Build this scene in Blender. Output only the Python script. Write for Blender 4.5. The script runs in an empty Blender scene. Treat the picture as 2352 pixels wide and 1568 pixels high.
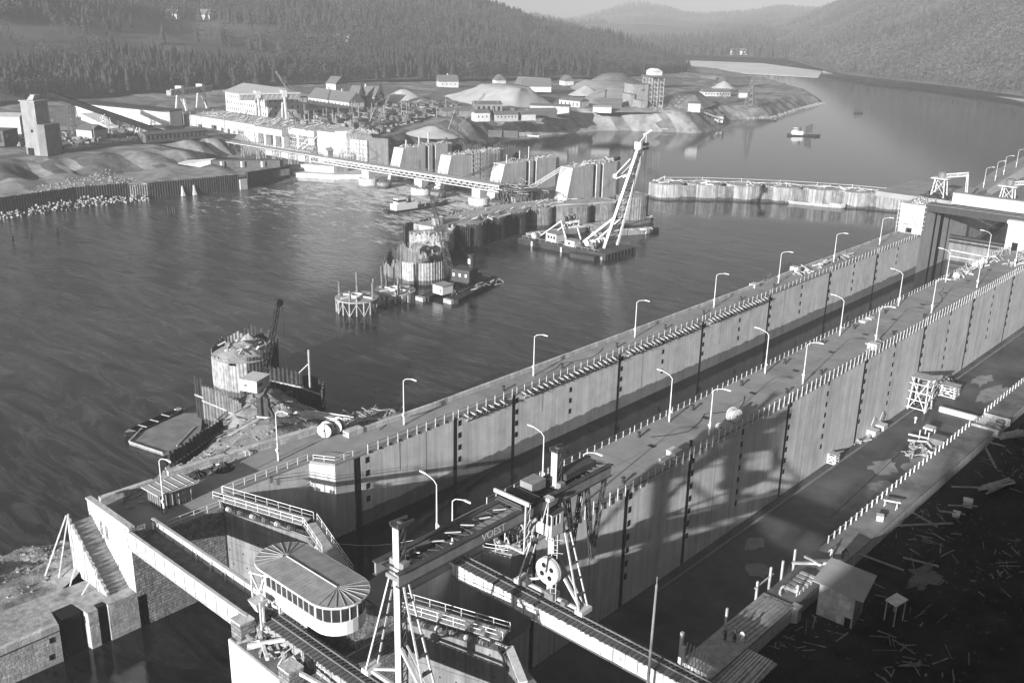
import bpy, bmesh, math, random
import numpy as np
from mathutils import Vector, Matrix, noise as mnoise

S = bpy.context.scene
COL = S.collection
PI = math.pi
rad = math.radians

# ------------------------------------------------------------------ camera
CAM_H = 63.0
cam_d = bpy.data.cameras.new('camera')
cam = bpy.data.objects.new('camera', cam_d)
COL.objects.link(cam)
Rw = np.array([[0.73974704, 0.22912844, -0.63267249],
               [0.67259096, -0.2239893, 0.70530149],
               [0.01989276, -0.94727449, -0.31980514]])   # columns: image right, image down, forward
m = Matrix.Identity(4)
for i in range(3):
    m[i][0] = Rw[i, 0]; m[i][1] = -Rw[i, 1]; m[i][2] = -Rw[i, 2]
m.translation = (0, 0, CAM_H)
cam.matrix_world = m
cam_d.sensor_width = 36.0
cam_d.lens = 2264.0 / 2352.0 * 36.0
cam_d.clip_start = 0.5
cam_d.clip_end = 30000
S.camera = cam

# ------------------------------------------------------------------ light
SUN_EL, SUN_AZ = rad(13.8), rad(180 - 9.7)          # azimuth clockwise from +Y
sun_dir = Vector((math.sin(SUN_AZ) * math.cos(SUN_EL), math.cos(SUN_AZ) * math.cos(SUN_EL), math.sin(SUN_EL)))
sd = bpy.data.lights.new('sun', 'SUN')
sd.energy = 5.0
sd.angle = rad(0.55)
sd.color = (1, 1, 1)                                   # the photograph is black and white
sun = bpy.data.objects.new('sun', sd)
COL.objects.link(sun)
sun.rotation_euler = sun_dir.to_track_quat('Z', 'Y').to_euler()
w = bpy.data.worlds.new('World')
S.world = w
w.use_nodes = True
nt = w.node_tree
nt.nodes.clear()
sky = nt.nodes.new('ShaderNodeTexSky')
sky.sky_type = 'NISHITA'
sky.sun_disc = False
sky.sun_elevation = SUN_EL
sky.sun_rotation = SUN_AZ
sky.air_density = 0.5
sky.dust_density = 3.0
bw = nt.nodes.new('ShaderNodeRGBToBW')
bg = nt.nodes.new('ShaderNodeBackground')
bg.inputs['Strength'].default_value = 0.052
wo = nt.nodes.new('ShaderNodeOutputWorld')
nt.links.new(sky.outputs[0], bw.inputs[0])
nt.links.new(bw.outputs[0], bg.inputs['Color'])
nt.links.new(bg.outputs[0], wo.inputs['Surface'])
S.view_settings.view_transform = 'Standard'
S.view_settings.look = 'None'
S.view_settings.gamma = 1
S.view_settings.use_curve_mapping = False
S.view_settings.exposure = 1.14
S.cycles.max_bounces = 5
S.cycles.diffuse_bounces = 1
S.cycles.glossy_bounces = 3
S.cycles.volume_bounces = 0
S.cycles.caustics_reflective = False
S.cycles.caustics_refractive = False

# ------------------------------------------------------------------ materials (all grey)
MATS = {}
def mat(name, base, var=0.25, scale=0.5, rough=0.85, detail=6, streak=0.0, lifts=0.0, bump=0.0, bscale=None, metal=0.0,
        spec=0.3, zband=None, brick=None, planks=None, stain=0.0):
    """grey procedural surface: blotches, rain streaks, casting lifts, bricks or boards, all in object space"""
    if name in MATS: return MATS[name]
    M = bpy.data.materials.new(name); M.use_nodes = True
    t = M.node_tree; N = t.nodes; Lk = t.links
    b = N['Principled BSDF']
    b.inputs['Roughness'].default_value = rough
    b.inputs['Metallic'].default_value = metal
    b.inputs['Specular IOR Level'].default_value = spec
    tc = N.new('ShaderNodeTexCoord'); geo = N.new('ShaderNodeNewGeometry')
    P = geo.outputs['Position']
    def mp(sx, sy, sz):
        n = N.new('ShaderNodeMapping'); n.inputs['Scale'].default_value = (sx, sy, sz); Lk.new(P, n.inputs[0]); return n.outputs[0]
    def noi(vec, sc, dt=6, ro=0.6):
        n = N.new('ShaderNodeTexNoise'); n.inputs['Scale'].default_value = sc; n.inputs['Detail'].default_value = dt
        n.inputs['Roughness'].default_value = ro; Lk.new(vec, n.inputs['Vector']); return n.outputs['Fac']
    def rng(v, a, c, lo, hi):
        n = N.new('ShaderNodeMapRange'); n.clamp = True
        for k, x in zip(('From Min', 'From Max', 'To Min', 'To Max'), (a, c, lo, hi)): n.inputs[k].default_value = x
        Lk.new(v, n.inputs['Value']); return n.outputs[0]
    def mul(a, c):
        n = N.new('ShaderNodeMath'); n.operation = 'MULTIPLY'
        if isinstance(a, float): n.inputs[0].default_value = a
        else: Lk.new(a, n.inputs[0])
        if isinstance(c, float): n.inputs[1].default_value = c
        else: Lk.new(c, n.inputs[1])
        return n.outputs[0]
    v = mul(float(base), rng(noi(P, scale, detail), 0.28, 0.72, 1 - var, 1 + var))
    if streak:
        a = noi(mp(1.3, 1.3, 0.045), 1.0, 8, 0.75)
        v = mul(v, rng(a, 0.40, 0.66, 1 + streak * 0.22, 1 - streak))
        a2 = noi(mp(0.22, 0.22, 0.02), 1.0, 4, 0.6)
        v = mul(v, rng(a2, 0.5, 0.72, 1.0, 1 - streak * 0.7))
    if stain:
        v = mul(v, rng(noi(P, scale * 0.23, 5, 0.7), 0.52, 0.66, 1.0, 1 - stain))
    if lifts:
        sx = N.new('ShaderNodeSeparateXYZ'); Lk.new(P, sx.inputs[0])
        a = N.new('ShaderNodeMath'); a.operation = 'FRACT'
        d = N.new('ShaderNodeMath'); d.operation = 'DIVIDE'; d.inputs[1].default_value = 1.5; Lk.new(sx.outputs['Z'], d.inputs[0]); Lk.new(d.outputs[0], a.inputs[0])
        v = mul(v, rng(a.outputs[0], 0.0, 0.06, 1 - lifts, 1.0))
    if zband:
        sx = N.new('ShaderNodeSeparateXYZ'); Lk.new(P, sx.inputs[0])
        ad = N.new('ShaderNodeMath'); ad.operation = 'ADD'; Lk.new(sx.outputs['Z'], ad.inputs[0])
        Lk.new(mul(rng(noi(P, 0.4, 4), 0.3, 0.7, -0.3, 0.3), 1.0), ad.inputs[1])
        v = mul(v, rng(ad.outputs[0], zband[0], zband[0] + 0.25, zband[1], 1.0))
    bsrc = None
    if brick:
        bt = N.new('ShaderNodeTexBrick')
        n = N.new('ShaderNodeCombineXYZ'); sx = N.new('ShaderNodeSeparateXYZ'); Lk.new(P, sx.inputs[0])
        ad = N.new('ShaderNodeMath'); ad.operation = 'ADD'; Lk.new(sx.outputs['X'], ad.inputs[0]); Lk.new(sx.outputs['Y'], ad.inputs[1])
        Lk.new(ad.outputs[0], n.inputs['X']); Lk.new(sx.outputs['Z'], n.inputs['Y'])
        Lk.new(n.outputs[0], bt.inputs['Vector'])
        bt.inputs['Scale'].default_value = 1.0
        bt.inputs['Brick Width'].default_value = brick[0]; bt.inputs['Row Height'].default_value = brick[1]
        bt.inputs['Mortar Size'].default_value = brick[2]; bt.inputs['Mortar Smooth'].default_value = 0.3
        bt.inputs['Color1'].default_value = (1.12,) * 3 + (1,); bt.inputs['Color2'].default_value = (0.78,) * 3 + (1,)
        bt.inputs['Mortar'].default_value = (brick[3],) * 3 + (1,)
        bwn = N.new('ShaderNodeRGBToBW'); Lk.new(bt.outputs['Color'], bwn.inputs[0])
        v = mul(v, bwn.outputs[0])
        bsrc = bt.outputs['Fac']
    if planks:
        wv = N.new('ShaderNodeTexWave'); wv.wave_type = 'BANDS'; wv.bands_direction = planks[0]; wv.wave_profile = 'SAW'
        wv.inputs['Scale'].default_value = planks[1]; wv.inputs['Distortion'].default_value = 0.0
        Lk.new(tc.outputs['Object'], wv.inputs['Vector'])
        v = mul(v, rng(wv.outputs['Fac'], 0.0, 0.14, 0.45, 1.0))
    cb = N.new('ShaderNodeCombineXYZ')
    for k in 'XYZ': Lk.new(v, cb.inputs[k])
    Lk.new(cb.outputs[0], b.inputs['Base Color'])
    if bump:
        bp = N.new('ShaderNodeBump'); bp.inputs['Strength'].default_value = min(1, bump); bp.inputs['Distance'].default_value = 0.25 * max(1, bump)
        hs = noi(P, bscale or scale * 3, 5, 0.65)
        if bsrc is not None:
            s_ = N.new('ShaderNodeMath'); s_.operation = 'SUBTRACT'; Lk.new(hs, s_.inputs[0]); Lk.new(bsrc, s_.inputs[1]); hs = s_.outputs[0]
        Lk.new(hs, bp.inputs['Height']); Lk.new(bp.outputs[0], b.inputs['Normal'])
    MATS[name] = M
    return M

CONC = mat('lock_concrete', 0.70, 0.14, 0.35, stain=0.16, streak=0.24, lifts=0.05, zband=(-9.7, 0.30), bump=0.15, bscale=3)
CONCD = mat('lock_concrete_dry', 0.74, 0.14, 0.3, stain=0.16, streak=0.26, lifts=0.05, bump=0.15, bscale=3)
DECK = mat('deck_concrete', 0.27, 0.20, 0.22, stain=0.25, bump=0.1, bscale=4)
CONCW = mat('fresh_concrete', 0.46, 0.14, 0.5, streak=0.22, lifts=0.06)
CONCP = mat('weir_concrete', 0.56, 0.14, 0.3, streak=0.36, lifts=0.12, zband=(-10.6, 0.5))
ASHLAR = mat('ashlar_stone', 0.44, 0.25, 0.7, brick=(1.15, 0.46, 0.02, 0.6), bump=0.5, bscale=2.5, streak=0.3)
RUBBLE = mat('rusticated_stone', 0.32, 0.5, 1.3, brick=(0.85, 0.42, 0.04, 0.45), bump=2.6, bscale=2.6)
COPING = mat('stone_coping', 0.50, 0.22, 0.8, brick=(1.3, 9.0, 0.03, 0.5), bump=0.4)
DARK = mat('dark_recess', 0.006, 0.3, 1.0)
STEELD = mat('dark_steel', 0.022, 0.4, 1.2, rough=0.55, metal=0.0, spec=0.5, streak=0.2)
STEELM = mat('mid_grey_steel', 0.16, 0.25, 1.0, rough=0.55, spec=0.5, streak=0.15)
STEELL = mat('light_painted_steel', 0.55, 0.14, 0.8, rough=0.5, spec=0.4, streak=0.12)
WHITE = mat('white_paint', 0.66, 0.08, 1.2, rough=0.55)
GLASS = mat('dark_glazing', 0.03, 0.3, 0.6, rough=0.12, spec=0.8)
RUST = mat('sheet_pile_steel', 0.045, 0.5, 0.7, rough=0.7, streak=0.55)
RUSTL = mat('weathered_sheet_pile', 0.21, 0.4, 0.6, rough=0.75, streak=0.6, zband=(-10.9, .3))
CELLM = mat('sheet_pile_cell_pale', 0.36, 0.3, 0.25, rough=0.8, streak=0.7, zband=(-11.2, 0.3))
WOOD = mat('raw_timber', 0.34, 0.35, 1.5, bump=0.2, bscale=6)
WOODL = mat('pale_timber', 0.56, 0.25, 1.5)
WOODD = mat('old_dark_timber', 0.10, 0.4, 1.2)
GRAVEL = mat('gravel_ground', 0.22, 0.6, 0.35, bump=0.8, bscale=1.6, detail=10)
SAND = mat('sand_and_gravel', 0.25, 0.4, 0.2, bump=0.8, bscale=0.8, detail=12, stain=0.5)
ROCK = mat('broken_rock', 0.26, 0.5, 0.9, bump=0.6)
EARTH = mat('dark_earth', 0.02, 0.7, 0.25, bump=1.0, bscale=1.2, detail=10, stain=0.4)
ROOFT = mat('tile_roof', 0.13, 0.25, 0.8)
ROOFL = mat('pale_sheet_roof', 0.28, 0.14, 0.5, streak=0.0)
PLASTER = mat('white_plaster', 0.55, 0.12, 0.4, streak=0.15)
PLASTERG = mat('grey_plaster', 0.40, 0.15, 0.4, streak=0.2)
CLOTHD = mat('dark_cloth', 0.05, 0.3, 3.0)
CLOTHL = mat('pale_cloth', 0.65, 0.2, 3.0)
SKIN = mat('skin', 0.36, 0.1, 3.0)

# ------------------------------------------------------------------ mesh helpers
class MB:
    def __init__(self): self.v = []; self.f = []
    def add(self, vs, fs):
        o = len(self.v); self.v.extend([tuple(p) for p in vs]); self.f.extend([tuple(i + o for i in q) for q in fs]); return self
    def box(self, x0, x1, y0, y1, z0, z1):
        if x0 > x1: x0, x1 = x1, x0
        if y0 > y1: y0, y1 = y1, y0
        if z0 > z1: z0, z1 = z1, z0
        return self.add([(x0, y0, z0), (x1, y0, z0), (x1, y1, z0), (x0, y1, z0), (x0, y0, z1), (x1, y0, z1), (x1, y1, z1), (x0, y1, z1)],
                        [(0, 3, 2, 1), (4, 5, 6, 7), (0, 1, 5, 4), (1, 2, 6, 5), (2, 3, 7, 6), (3, 0, 4, 7)])
    def bar(self, p, q, w=0.1, h=None, up=(0, 0, 1)):
        h = h or w; p = Vector(p); q = Vector(q); d = q - p
        if d.length < 1e-6: return self
        d.normalize(); u = Vector(up)
        if abs(d.dot(u)) > 0.98: u = Vector((0, 1, 0)) if abs(d.y) < 0.9 else Vector((1, 0, 0))
        s = d.cross(u).normalized() * (w / 2); t = s.cross(d).normalized() * (h / 2)
        return self.add([p - s - t, p + s - t, p + s + t, p - s + t, q - s - t, q + s - t, q + s + t, q - s + t],
                        [(0, 1, 2, 3), (7, 6, 5, 4), (0, 4, 5, 1), (1, 5, 6, 2), (2, 6, 7, 3), (3, 7, 4, 0)])
    def tube(self, pts, r, n=6, r2=None, cap=True):
        pts = [Vector(p) for p in pts]; k = len(pts); o = len(self.v)
        for i, p in enumerate(pts):
            d = (pts[min(i + 1, k - 1)] - pts[max(i - 1, 0)]).normalized()
            u = Vector((0, 0, 1)) if abs(d.z) < 0.9 else Vector((1, 0, 0))
            a = d.cross(u).normalized(); c = a.cross(d)
            rr = r if r2 is None else r + (r2 - r) * i / (k - 1)
            for j in range(n):
                an = 2 * PI * j / n; self.v.append(tuple(p + a * (rr * math.cos(an)) + c * (rr * math.sin(an))))
        for i in range(k - 1):
            for j in range(n):
                j2 = (j + 1) % n; self.f.append((o + i * n + j, o + i * n + j2, o + (i + 1) * n + j2, o + (i + 1) * n + j))
        if cap:
            self.f.append(tuple(o + j for j in range(n))[::-1]); self.f.append(tuple(o + (k - 1) * n + j for j in range(n)))
        return self
    def prism(self, poly, z0, z1, top=None, closed=True):
        """poly: xy outline counter-clockwise; top: optional list of z per vertex"""
        n = len(poly)
        a = sum(poly[i][0] * poly[(i + 1) % n][1] - poly[(i + 1) % n][0] * poly[i][1] for i in range(n))
        if a < 0:
            poly = poly[::-1]; top = top[::-1] if top else None
        vs = [(p[0], p[1], z0) for p in poly] + [(p[0], p[1], top[i] if top else z1) for i, p in enumerate(poly)]
        return self.add(vs, [tuple(range(n))[::-1], tuple(range(n, 2 * n))] + [(i, (i + 1) % n, n + (i + 1) % n, n + i) for i in range(n)])
    def hull(self, secs, cap=True):
        """loft of closed sections, each a list of the same number of points"""
        n = len(secs[0]); o = len(self.v)
        for s in secs: self.v.extend([tuple(p) for p in s])
        for i in range(len(secs) - 1):
            for j in range(n):
                j2 = (j + 1) % n; self.f.append((o + i * n + j, o + i * n + j2, o + (i + 1) * n + j2, o + (i + 1) * n + j))
        if cap:
            self.f.append(tuple(o + j for j in range(n))[::-1]); self.f.append(tuple(o + (len(secs) - 1) * n + j for j in range(n)))
        return self
    def lathe(self, c, prof, n=16, axis='z'):
        secs = []
        for r, z in prof:
            s = []
            for j in range(n):
                an = 2 * PI * j / n; a, b_ = r * math.cos(an), r * math.sin(an)
                s.append({'z': (c[0] + a, c[1] + b_, c[2] + z), 'y': (c[0] + b_, c[1] + z, c[2] + a), 'x': (c[0] + z, c[1] + a, c[2] + b_)}[axis])
            secs.append(s)
        return self.hull(secs)
    def quad(self, a, b, c, d): return self.add([a, b, c, d], [(0, 1, 2, 3)])
    def build(self, name, material, parent=None, local=False, smooth=False):
        me = bpy.data.meshes.new(name)
        vs = self.v
        if parent is not None and not local:
            l = parent['_o'] if '_o' in parent else (0, 0, 0)
            vs = [(p[0] - l[0], p[1] - l[1], p[2] - l[2]) for p in vs]
        me.from_pydata(vs, [], self.f); me.update()
        me.materials.append(material)
        if smooth: me.polygons.foreach_set('use_smooth', [True] * len(me.polygons))
        o = bpy.data.objects.new(name, me); COL.objects.link(o)
        if parent is not None: o.parent = parent; o['_o'] = parent['_o']
        return o

def tag(o, label=None, cat=None, group=None, kind=None):
    if label: o['label'] = label
    if cat: o['category'] = cat
    if group: o['group'] = group
    if kind: o['kind'] = kind
    return o
def thing(name, label, cat, loc=(0, 0, 0), rz=0.0, group=None):
    """an Empty at the thing's base; its parts are built in world coordinates (or local ones when the thing is turned)"""
    o = bpy.data.objects.new(name, None); COL.objects.link(o)
    o.empty_display_size = 0.5
    o.location = loc; o.rotation_euler = (0, 0, rz); o['_o'] = tuple(float(c) for c in loc)
    return tag(o, label, cat, group, 'thing')
def copy_thing(src, loc, rz=None, label=None, group=None, scale=None):
    r = src.copy(); COL.objects.link(r); r.location = loc
    if rz is not None: r.rotation_euler = (0, 0, rz)
    if scale: r.scale = scale
    if label: r['label'] = label
    if group: r['group'] = group
    def rec(a, b):
        for ch in list(a.children):
            c = ch.copy(); COL.objects.link(c); c.parent = b; rec(ch, c)
    rec(src, r)
    return r
def struct(mb, name, material, smooth=False):
    return tag(mb.build(name, material, smooth=smooth), kind='structure')
def holed(mb, back, o, U, V, lu, lv, holes, depth):
    """a wall face with real recesses: o origin, U and V unit axes, outward normal U x V; back gets the recess backs"""
    o = Vector(o); U = Vector(U); V = Vector(V); n = U.cross(V)
    us = sorted({0, lu} | {x for h in holes for x in h[:2]}); vs = sorted({0, lv} | {x for h in holes for x in h[2:]})
    pt = lambda a, b_, d=0: o + U * a + V * b_ - n * d
    for i in range(len(us) - 1):
        for j in range(len(vs) - 1):
            cu, cv = (us[i] + us[i + 1]) / 2, (vs[j] + vs[j + 1]) / 2
            if any(h[0] < cu < h[1] and h[2] < cv < h[3] for h in holes): continue
            mb.quad(pt(us[i], vs[j]), pt(us[i + 1], vs[j]), pt(us[i + 1], vs[j + 1]), pt(us[i], vs[j + 1]))
    for a, b_, c, d in holes:
        q = [(a, c), (b_, c), (b_, d), (a, d)]
        for k in range(4):
            p1, p2 = q[k], q[(k + 1) % 4]
            mb.quad(pt(*p1), pt(*p2), pt(*p2, depth), pt(*p1, depth))
        back.quad(*[pt(*p, depth) for p in q])
def each(bk, name, material, parent, local=False):
    """every recess back (window pane, opening) as a part of its own"""
    for f in bk.f[:100]: m_ = MB(); m_.add([bk.v[k] for k in f], [(0, 1, 2, 3)]); m_.build(name, material, parent, local)
def lattice(mb, p, q, w, n, r=0.06, up=(0, 0, 1), w2=None):
    """square lattice mast or boom between two points"""
    p = Vector(p); q = Vector(q); d = (q - p).normalized(); u = Vector(up)
    if abs(d.dot(u)) > 0.95: u = Vector((1, 0, 0))
    a = d.cross(u).normalized(); b_ = a.cross(d); w2 = w if w2 is None else w2
    def c(t, i):
        ww = (w + (w2 - w) * t) / 2; sx, sy = [(-1, -1), (1, -1), (1, 1), (-1, 1)][i % 4]
        return p + (q - p) * t + a * (ww * sx) + b_ * (ww * sy)
    for i in range(4): mb.bar(c(0, i), c(1, i), r * 1.5)
    for k in range(n):
        for i in range(4):
            mb.bar(c(k / n, i + (k % 2)), c((k + 1) / n, i + 1 - (k % 2)), r)
            if k % 2 == 0: mb.bar(c(k / n, i), c(k / n, i + 1), r)
RND = random.Random(7)

from mathutils.bvhtree import BVHTree
GROUNDS = []
def ground_of(o):
    me = o.data; GROUNDS.append(BVHTree.FromPolygons([v.co.copy() for v in me.vertices], [tuple(p.vertices) for p in me.polygons]))
    return o
def ground_z(x, y, default=0.0):
    best = None
    for b in GROUNDS:
        h = b.ray_cast(Vector((x, y, 200)), Vector((0, 0, -1)))
        if h[0] is not None and (best is None or h[0].z > best): best = h[0].z
    return default if best is None else best
# ------------------------------------------------------------------ water, hills, banks
def water_material():
    M = bpy.data.materials.new('river_water'); M.use_nodes = True
    t = M.node_tree; N = t.nodes; Lk = t.links; b = N['Principled BSDF']
    b.inputs['IOR'].default_value = 1.33
    geo = N.new('ShaderNodeNewGeometry'); P = geo.outputs['Position']
    sx = N.new('ShaderNodeSeparateXYZ'); Lk.new(P, sx.inputs[0])
    def rng(v, a, c, lo, hi, smooth=False):
        n = N.new('ShaderNodeMapRange'); n.clamp = True
        if smooth: n.interpolation_type = 'SMOOTHSTEP'
        for k, x in zip(('From Min', 'From Max', 'To Min', 'To Max'), (a, c, lo, hi)): n.inputs[k].default_value = x
        Lk.new(v, n.inputs['Value']); return n.outputs[0]
    def mth(op, a, c):
        n = N.new('ShaderNodeMath'); n.operation = op
        for i, x in enumerate((a, c)):
            if isinstance(x, (int, float)): n.inputs[i].default_value = x
            else: Lk.new(x, n.inputs[i])
        return n.outputs[0]
    def noi(scale, sc=(1, 1, 1), rot=0.0, dt=6, ro=0.6, dist=0.0):
        n = N.new('ShaderNodeMapping'); n.inputs['Scale'].default_value = sc; n.inputs['Rotation'].default_value = (0, 0, rot); Lk.new(P, n.inputs[0])
        q = N.new('ShaderNodeTexNoise'); q.inputs['Scale'].default_value = scale; q.inputs['Detail'].default_value = dt
        q.inputs['Roughness'].default_value = ro; q.inputs['Distortion'].default_value = dist; Lk.new(n.outputs[0], q.inputs['Vector']); return q.outputs['Fac']
    # rough water below the weir: strongest close to the piers, fading downstream
    near = rng(sx.outputs['Y'], 130, 285, 0.0, 1.0)
    side = mth('MULTIPLY', rng(sx.outputs['X'], -375, -350, 0, 1), rng(sx.outputs['X'], -255, -215, 1, 0))
    side2 = mth('MULTIPLY', side, rng(sx.outputs['Y'], 292, 302, 1, 0))
    turb = mth('MULTIPLY', mth('POWER', near, 1.6), side2)
    f1 = noi(0.075, (1.0, 2.3, 1), 0.5, 8, 0.72, 1.2)
    f2 = noi(0.3, (1.0, 1.8, 1), 0.4, 6, 0.7, 0.6)
    foam = mth('ADD', mth('MULTIPLY', f1, 0.6), mth('MULTIPLY', f2, 0.4))
    foam = rng(mth('ADD', foam, mth('MULTIPLY', turb, 0.20)), 0.56, 0.76, 0.0, 1.0, True)
    foam = mth('MULTIPLY', foam, rng(turb, 0.02, 0.35, 0.0, 1.0))
    calm = rng(sx.outputs['X'], -215, -150, 0.0, 1.0)       # the still basin on the lock side
    silt = mth('MULTIPLY', rng(noi(0.06, (0.7, 3.0, 1), 0.5, 9, 0.75, 1.8), 0.42, 0.68, 0.35, 3.2), 0.024)
    lockm = mth('MULTIPLY', rng(sx.outputs['X'], -107.5, -107.0, 0, 1), rng(sx.outputs['Y'], 345, 346, 1, 0))
    silt = mth('MULTIPLY', silt, rng(lockm, 0, 1, 1.0, 0.3))
    silt = mth('ADD', silt, mth('MULTIPLY', turb, 0.08))
    v = mth('ADD', mth('MULTIPLY', foam, 0.6), silt)
    cb = N.new('ShaderNodeCombineXYZ')
    for k in 'XYZ': Lk.new(v, cb.inputs[k])
    Lk.new(cb.outputs[0], b.inputs['Base Color'])
    Lk.new(rng(foam, 0, 1, 0.05, 0.7), b.inputs['Roughness'])
    flow = rng(sx.outputs['X'], -210, -260, 0.0, 1.0)
    still = mth('MULTIPLY', rng(sx.outputs['Y'], 330, 300, 0.0, 1.0), rng(sx.outputs['X'], -205, -262, 0.12, 1.0))
    still = mth('MULTIPLY', still, rng(lockm, 0, 1, 1.0, 0.2))
    hgt = mth('ADD', mth('MULTIPLY', noi(0.55, (0.45, 1.3, 1), 0.35, 7, 0.65, 0.4), 0.9), mth('MULTIPLY', noi(0.11, (1, 2, 1), 0.3, 6, 0.65, 0.8), 1.5))
    amp = mth('ADD', mth('MULTIPLY', still, 0.6), 0.018)
    bp = N.new('ShaderNodeBump'); bp.inputs['Distance'].default_value = 1.0
    Lk.new(mth('ADD', amp, mth('MULTIPLY', turb, 0.9)), bp.inputs['Strength']); Lk.new(hgt, bp.inputs['Height'])
    Lk.new(bp.outputs[0], b.inputs['Normal'])
    return M
WATER = water_material()
wz = -12.0
mb = MB()
def wrect(x0, x1, y0, y1): mb.quad((x0, y0, wz), (x1, y0, wz), (x1, y1, wz), (x0, y1, wz))
wrect(-3500, -107.2, -400, 345.5)         # the river left of the locks
wrect(-107.2, -75, -400, 345.5)           # left chamber and its lower approach
wrect(-75, -42, -400, 60)                 # lower approach of the right lock
wrect(-3500, 2500, 345.5, 7000)           # the river upstream
struct(mb, 'river_water', WATER)
mb = MB(); mb.box(-4000, 3000, -600, 7600, -33, -32)
struct(mb, 'river_bed', EARTH)

HILLG = mat('hill_ground', 0.09, 0.35, 0.012, stain=0.3, detail=9)
def fbm(x, y, s, o=4):
    return mnoise.fractal(Vector((x * s, y * s, 3.1)), 0.9, 2.0, o)
def loft(name, base, ridge, nu, nt, prof, amp, ns, material=HILLG, back=None):
    """hillside between a foot line and a ridge line with a back slope; returns the object and a sampler"""
    def line(pts, n):
        P = np.array(pts, float); d = np.r_[0, np.cumsum(np.linalg.norm(np.diff(P[:, :2], axis=0), axis=1))]
        s = np.linspace(0, d[-1], n)
        # smooth the polyline
        out = np.stack([np.interp(s, d, P[:, k]) for k in range(3)], 1)
        for _ in range(2): out[1:-1] = 0.25 * out[:-2] + 0.5 * out[1:-1] + 0.25 * out[2:]
        return out
    B = line(base, nu); Rg = line(ridge, nu)
    rows = []
    for j in range(nt + 1):
        t = j / nt; k = prof(t)
        r = B * (1 - t) + Rg * t
        r[:, 2] = B[:, 2] * (1 - k) + Rg[:, 2] * k
        if 0 < j:
            e = amp * math.sin(PI * min(1, t * 1.0) * 0.92) + amp * 0.12
            r[:, 2] += [e * fbm(p[0], p[1], ns) for p in r]
        rows.append(r)
    dv = (Rg - B); dv[:, 2] = 0
    for q, dz in ((0.35, -0.25), (0.9, -0.7), (1.5, -1.05)):
        r = Rg + dv * q * 0.6; r[:, 2] = Rg[:, 2] + dz * (Rg[:, 2] + 20); rows.append(r)
    A = np.array(rows); nr = len(rows)
    vs = A.reshape(-1, 3).tolist()
    fs = [(j * nu + i, j * nu + i + 1, (j + 1) * nu + i + 1, (j + 1) * nu + i) for j in range(nr - 1) for i in range(nu - 1)]
    mbx = MB(); mbx.v = vs; mbx.f = fs
    o = struct(mbx, name, material, smooth=True)
    def sample(u, t):
        fu = min(max(u, 0), 0.9999) * (nu - 1); ft = min(max(t, 0), 0.9999) * nt
        i, j = int(fu), int(ft); a, c = fu - i, ft - j
        return (A[j, i] * (1 - a) + A[j, i + 1] * a) * (1 - c) + (A[j + 1, i] * (1 - a) + A[j + 1, i + 1] * a) * c
    return o, sample
def pix(px, py, d):
    """a point seen along a bearing at horizontal distance d from the hilltop viewpoint (survey of the skyline)"""
    r = Rw @ np.array([px - 1176., py - 784., 2264.]); r = r / math.hypot(r[0], r[1])
    return (r[0] * d, r[1] * d, CAM_H + r[2] * d)
sm = lambda t: t * t * (3 - 2 * t)

far_ridge = [pix(1150, 70, 4800), pix(1290, 55, 4800), pix(1370, 33, 4800), pix(1440, 14, 4700), pix(1490, 11, 4700), pix(1530, 22, 4600),
             pix(1570, 38, 4500), pix(1620, 42, 4500), pix(1720, 35, 4500), pix(1790, 22, 4600), pix(1890, 27, 4700), pix(1990, 30, 4700), pix(2150, 50, 4600)]
far_base = [pix(1150, 148, 1500), pix(1400, 140, 1700), pix(1560, 140, 1750), pix(1700, 142, 1750), pix(1880, 150, 1700), pix(2000, 150, 1700), pix(2150, 150, 1800)]
far_base = [(a, b_, -6.0) for a, b_, c in far_base]
o_far, s_far = loft('far_hills', far_base, far_ridge, 120, 44, lambda t: 0.35 * t + 0.65 * t ** 2.2, 34, 0.0016)
mid_ridge = [pix(1000, 60, 3000), pix(1100, 50, 3000), pix(1180, 41, 3000), pix(1230, 39, 3000), pix(1290, 54, 2900), pix(1340, 82, 2700), pix(1400, 120, 2300)]
mid_base = [(a, b_, 0.0) for a, b_, c in (pix(1000, 100, 1500), pix(1150, 100, 1500), pix(1250, 100, 1500), pix(1330, 110, 1500), pix(1400, 120, 1600), pix(1450, 130, 1600))]
o_mid, s_mid = loft('wooded_hill', mid_base, mid_ridge, 50, 20, sm, 10, 0.004)
left_base = [(-560, -60, 3), (-600, 140, 3), (-640, 234, 3), (-655, 297, 3), (-668, 400, 3), (-670, 565, 3), (-640, 640, 3), (-600, 780, 2), (-625, 930, 0), (-640, 1010, -4), (-690, 1075, -6), (-745, 1140, -8)]
left_ridge = [(-1200, -300, 150), pix(-300, -150, 1250), pix(100, -95, 1450), pix(500, -55, 1550), pix(800, -25, 1600), pix(985, 2, 1600), pix(1080, 24, 1560), pix(1180, 52, 1500), pix(1350, 74, 1420), pix(1500, 106, 1400), pix(1590, 150, 1420)]
o_left, s_left = loft('left_hill', left_base, left_ridge, 110, 50, lambda t: 0.75 * t + 0.25 * sm(t), 16, 0.0045)
right_base = [pix(1790, 145, 1800), pix(1880, 152, 1480), pix(1950, 168, 1330), pix(2050, 172, 1260), pix(2150, 180, 1210), pix(2352, 205, 1090), (-100, 900, -8), (150, 700, -8), (300, 450, -6)]
right_base = [(a, b_, -7.0) for a, b_, c in right_base]
right_ridge = [pix(1760, 70, 3300), pix(1850, 42, 3000), pix(1950, 2, 2700), pix(2050, -40, 2400), pix(2150, -85, 2100), pix(2352, -150, 1800), (150, 1500, 230), (500, 1100, 230), (800, 700, 220)]
o_right, s_right = loft('right_hill', right_base, right_ridge, 110, 50, lambda t: 0.8 * t + 0.2 * sm(t), 22, 0.004)
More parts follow.
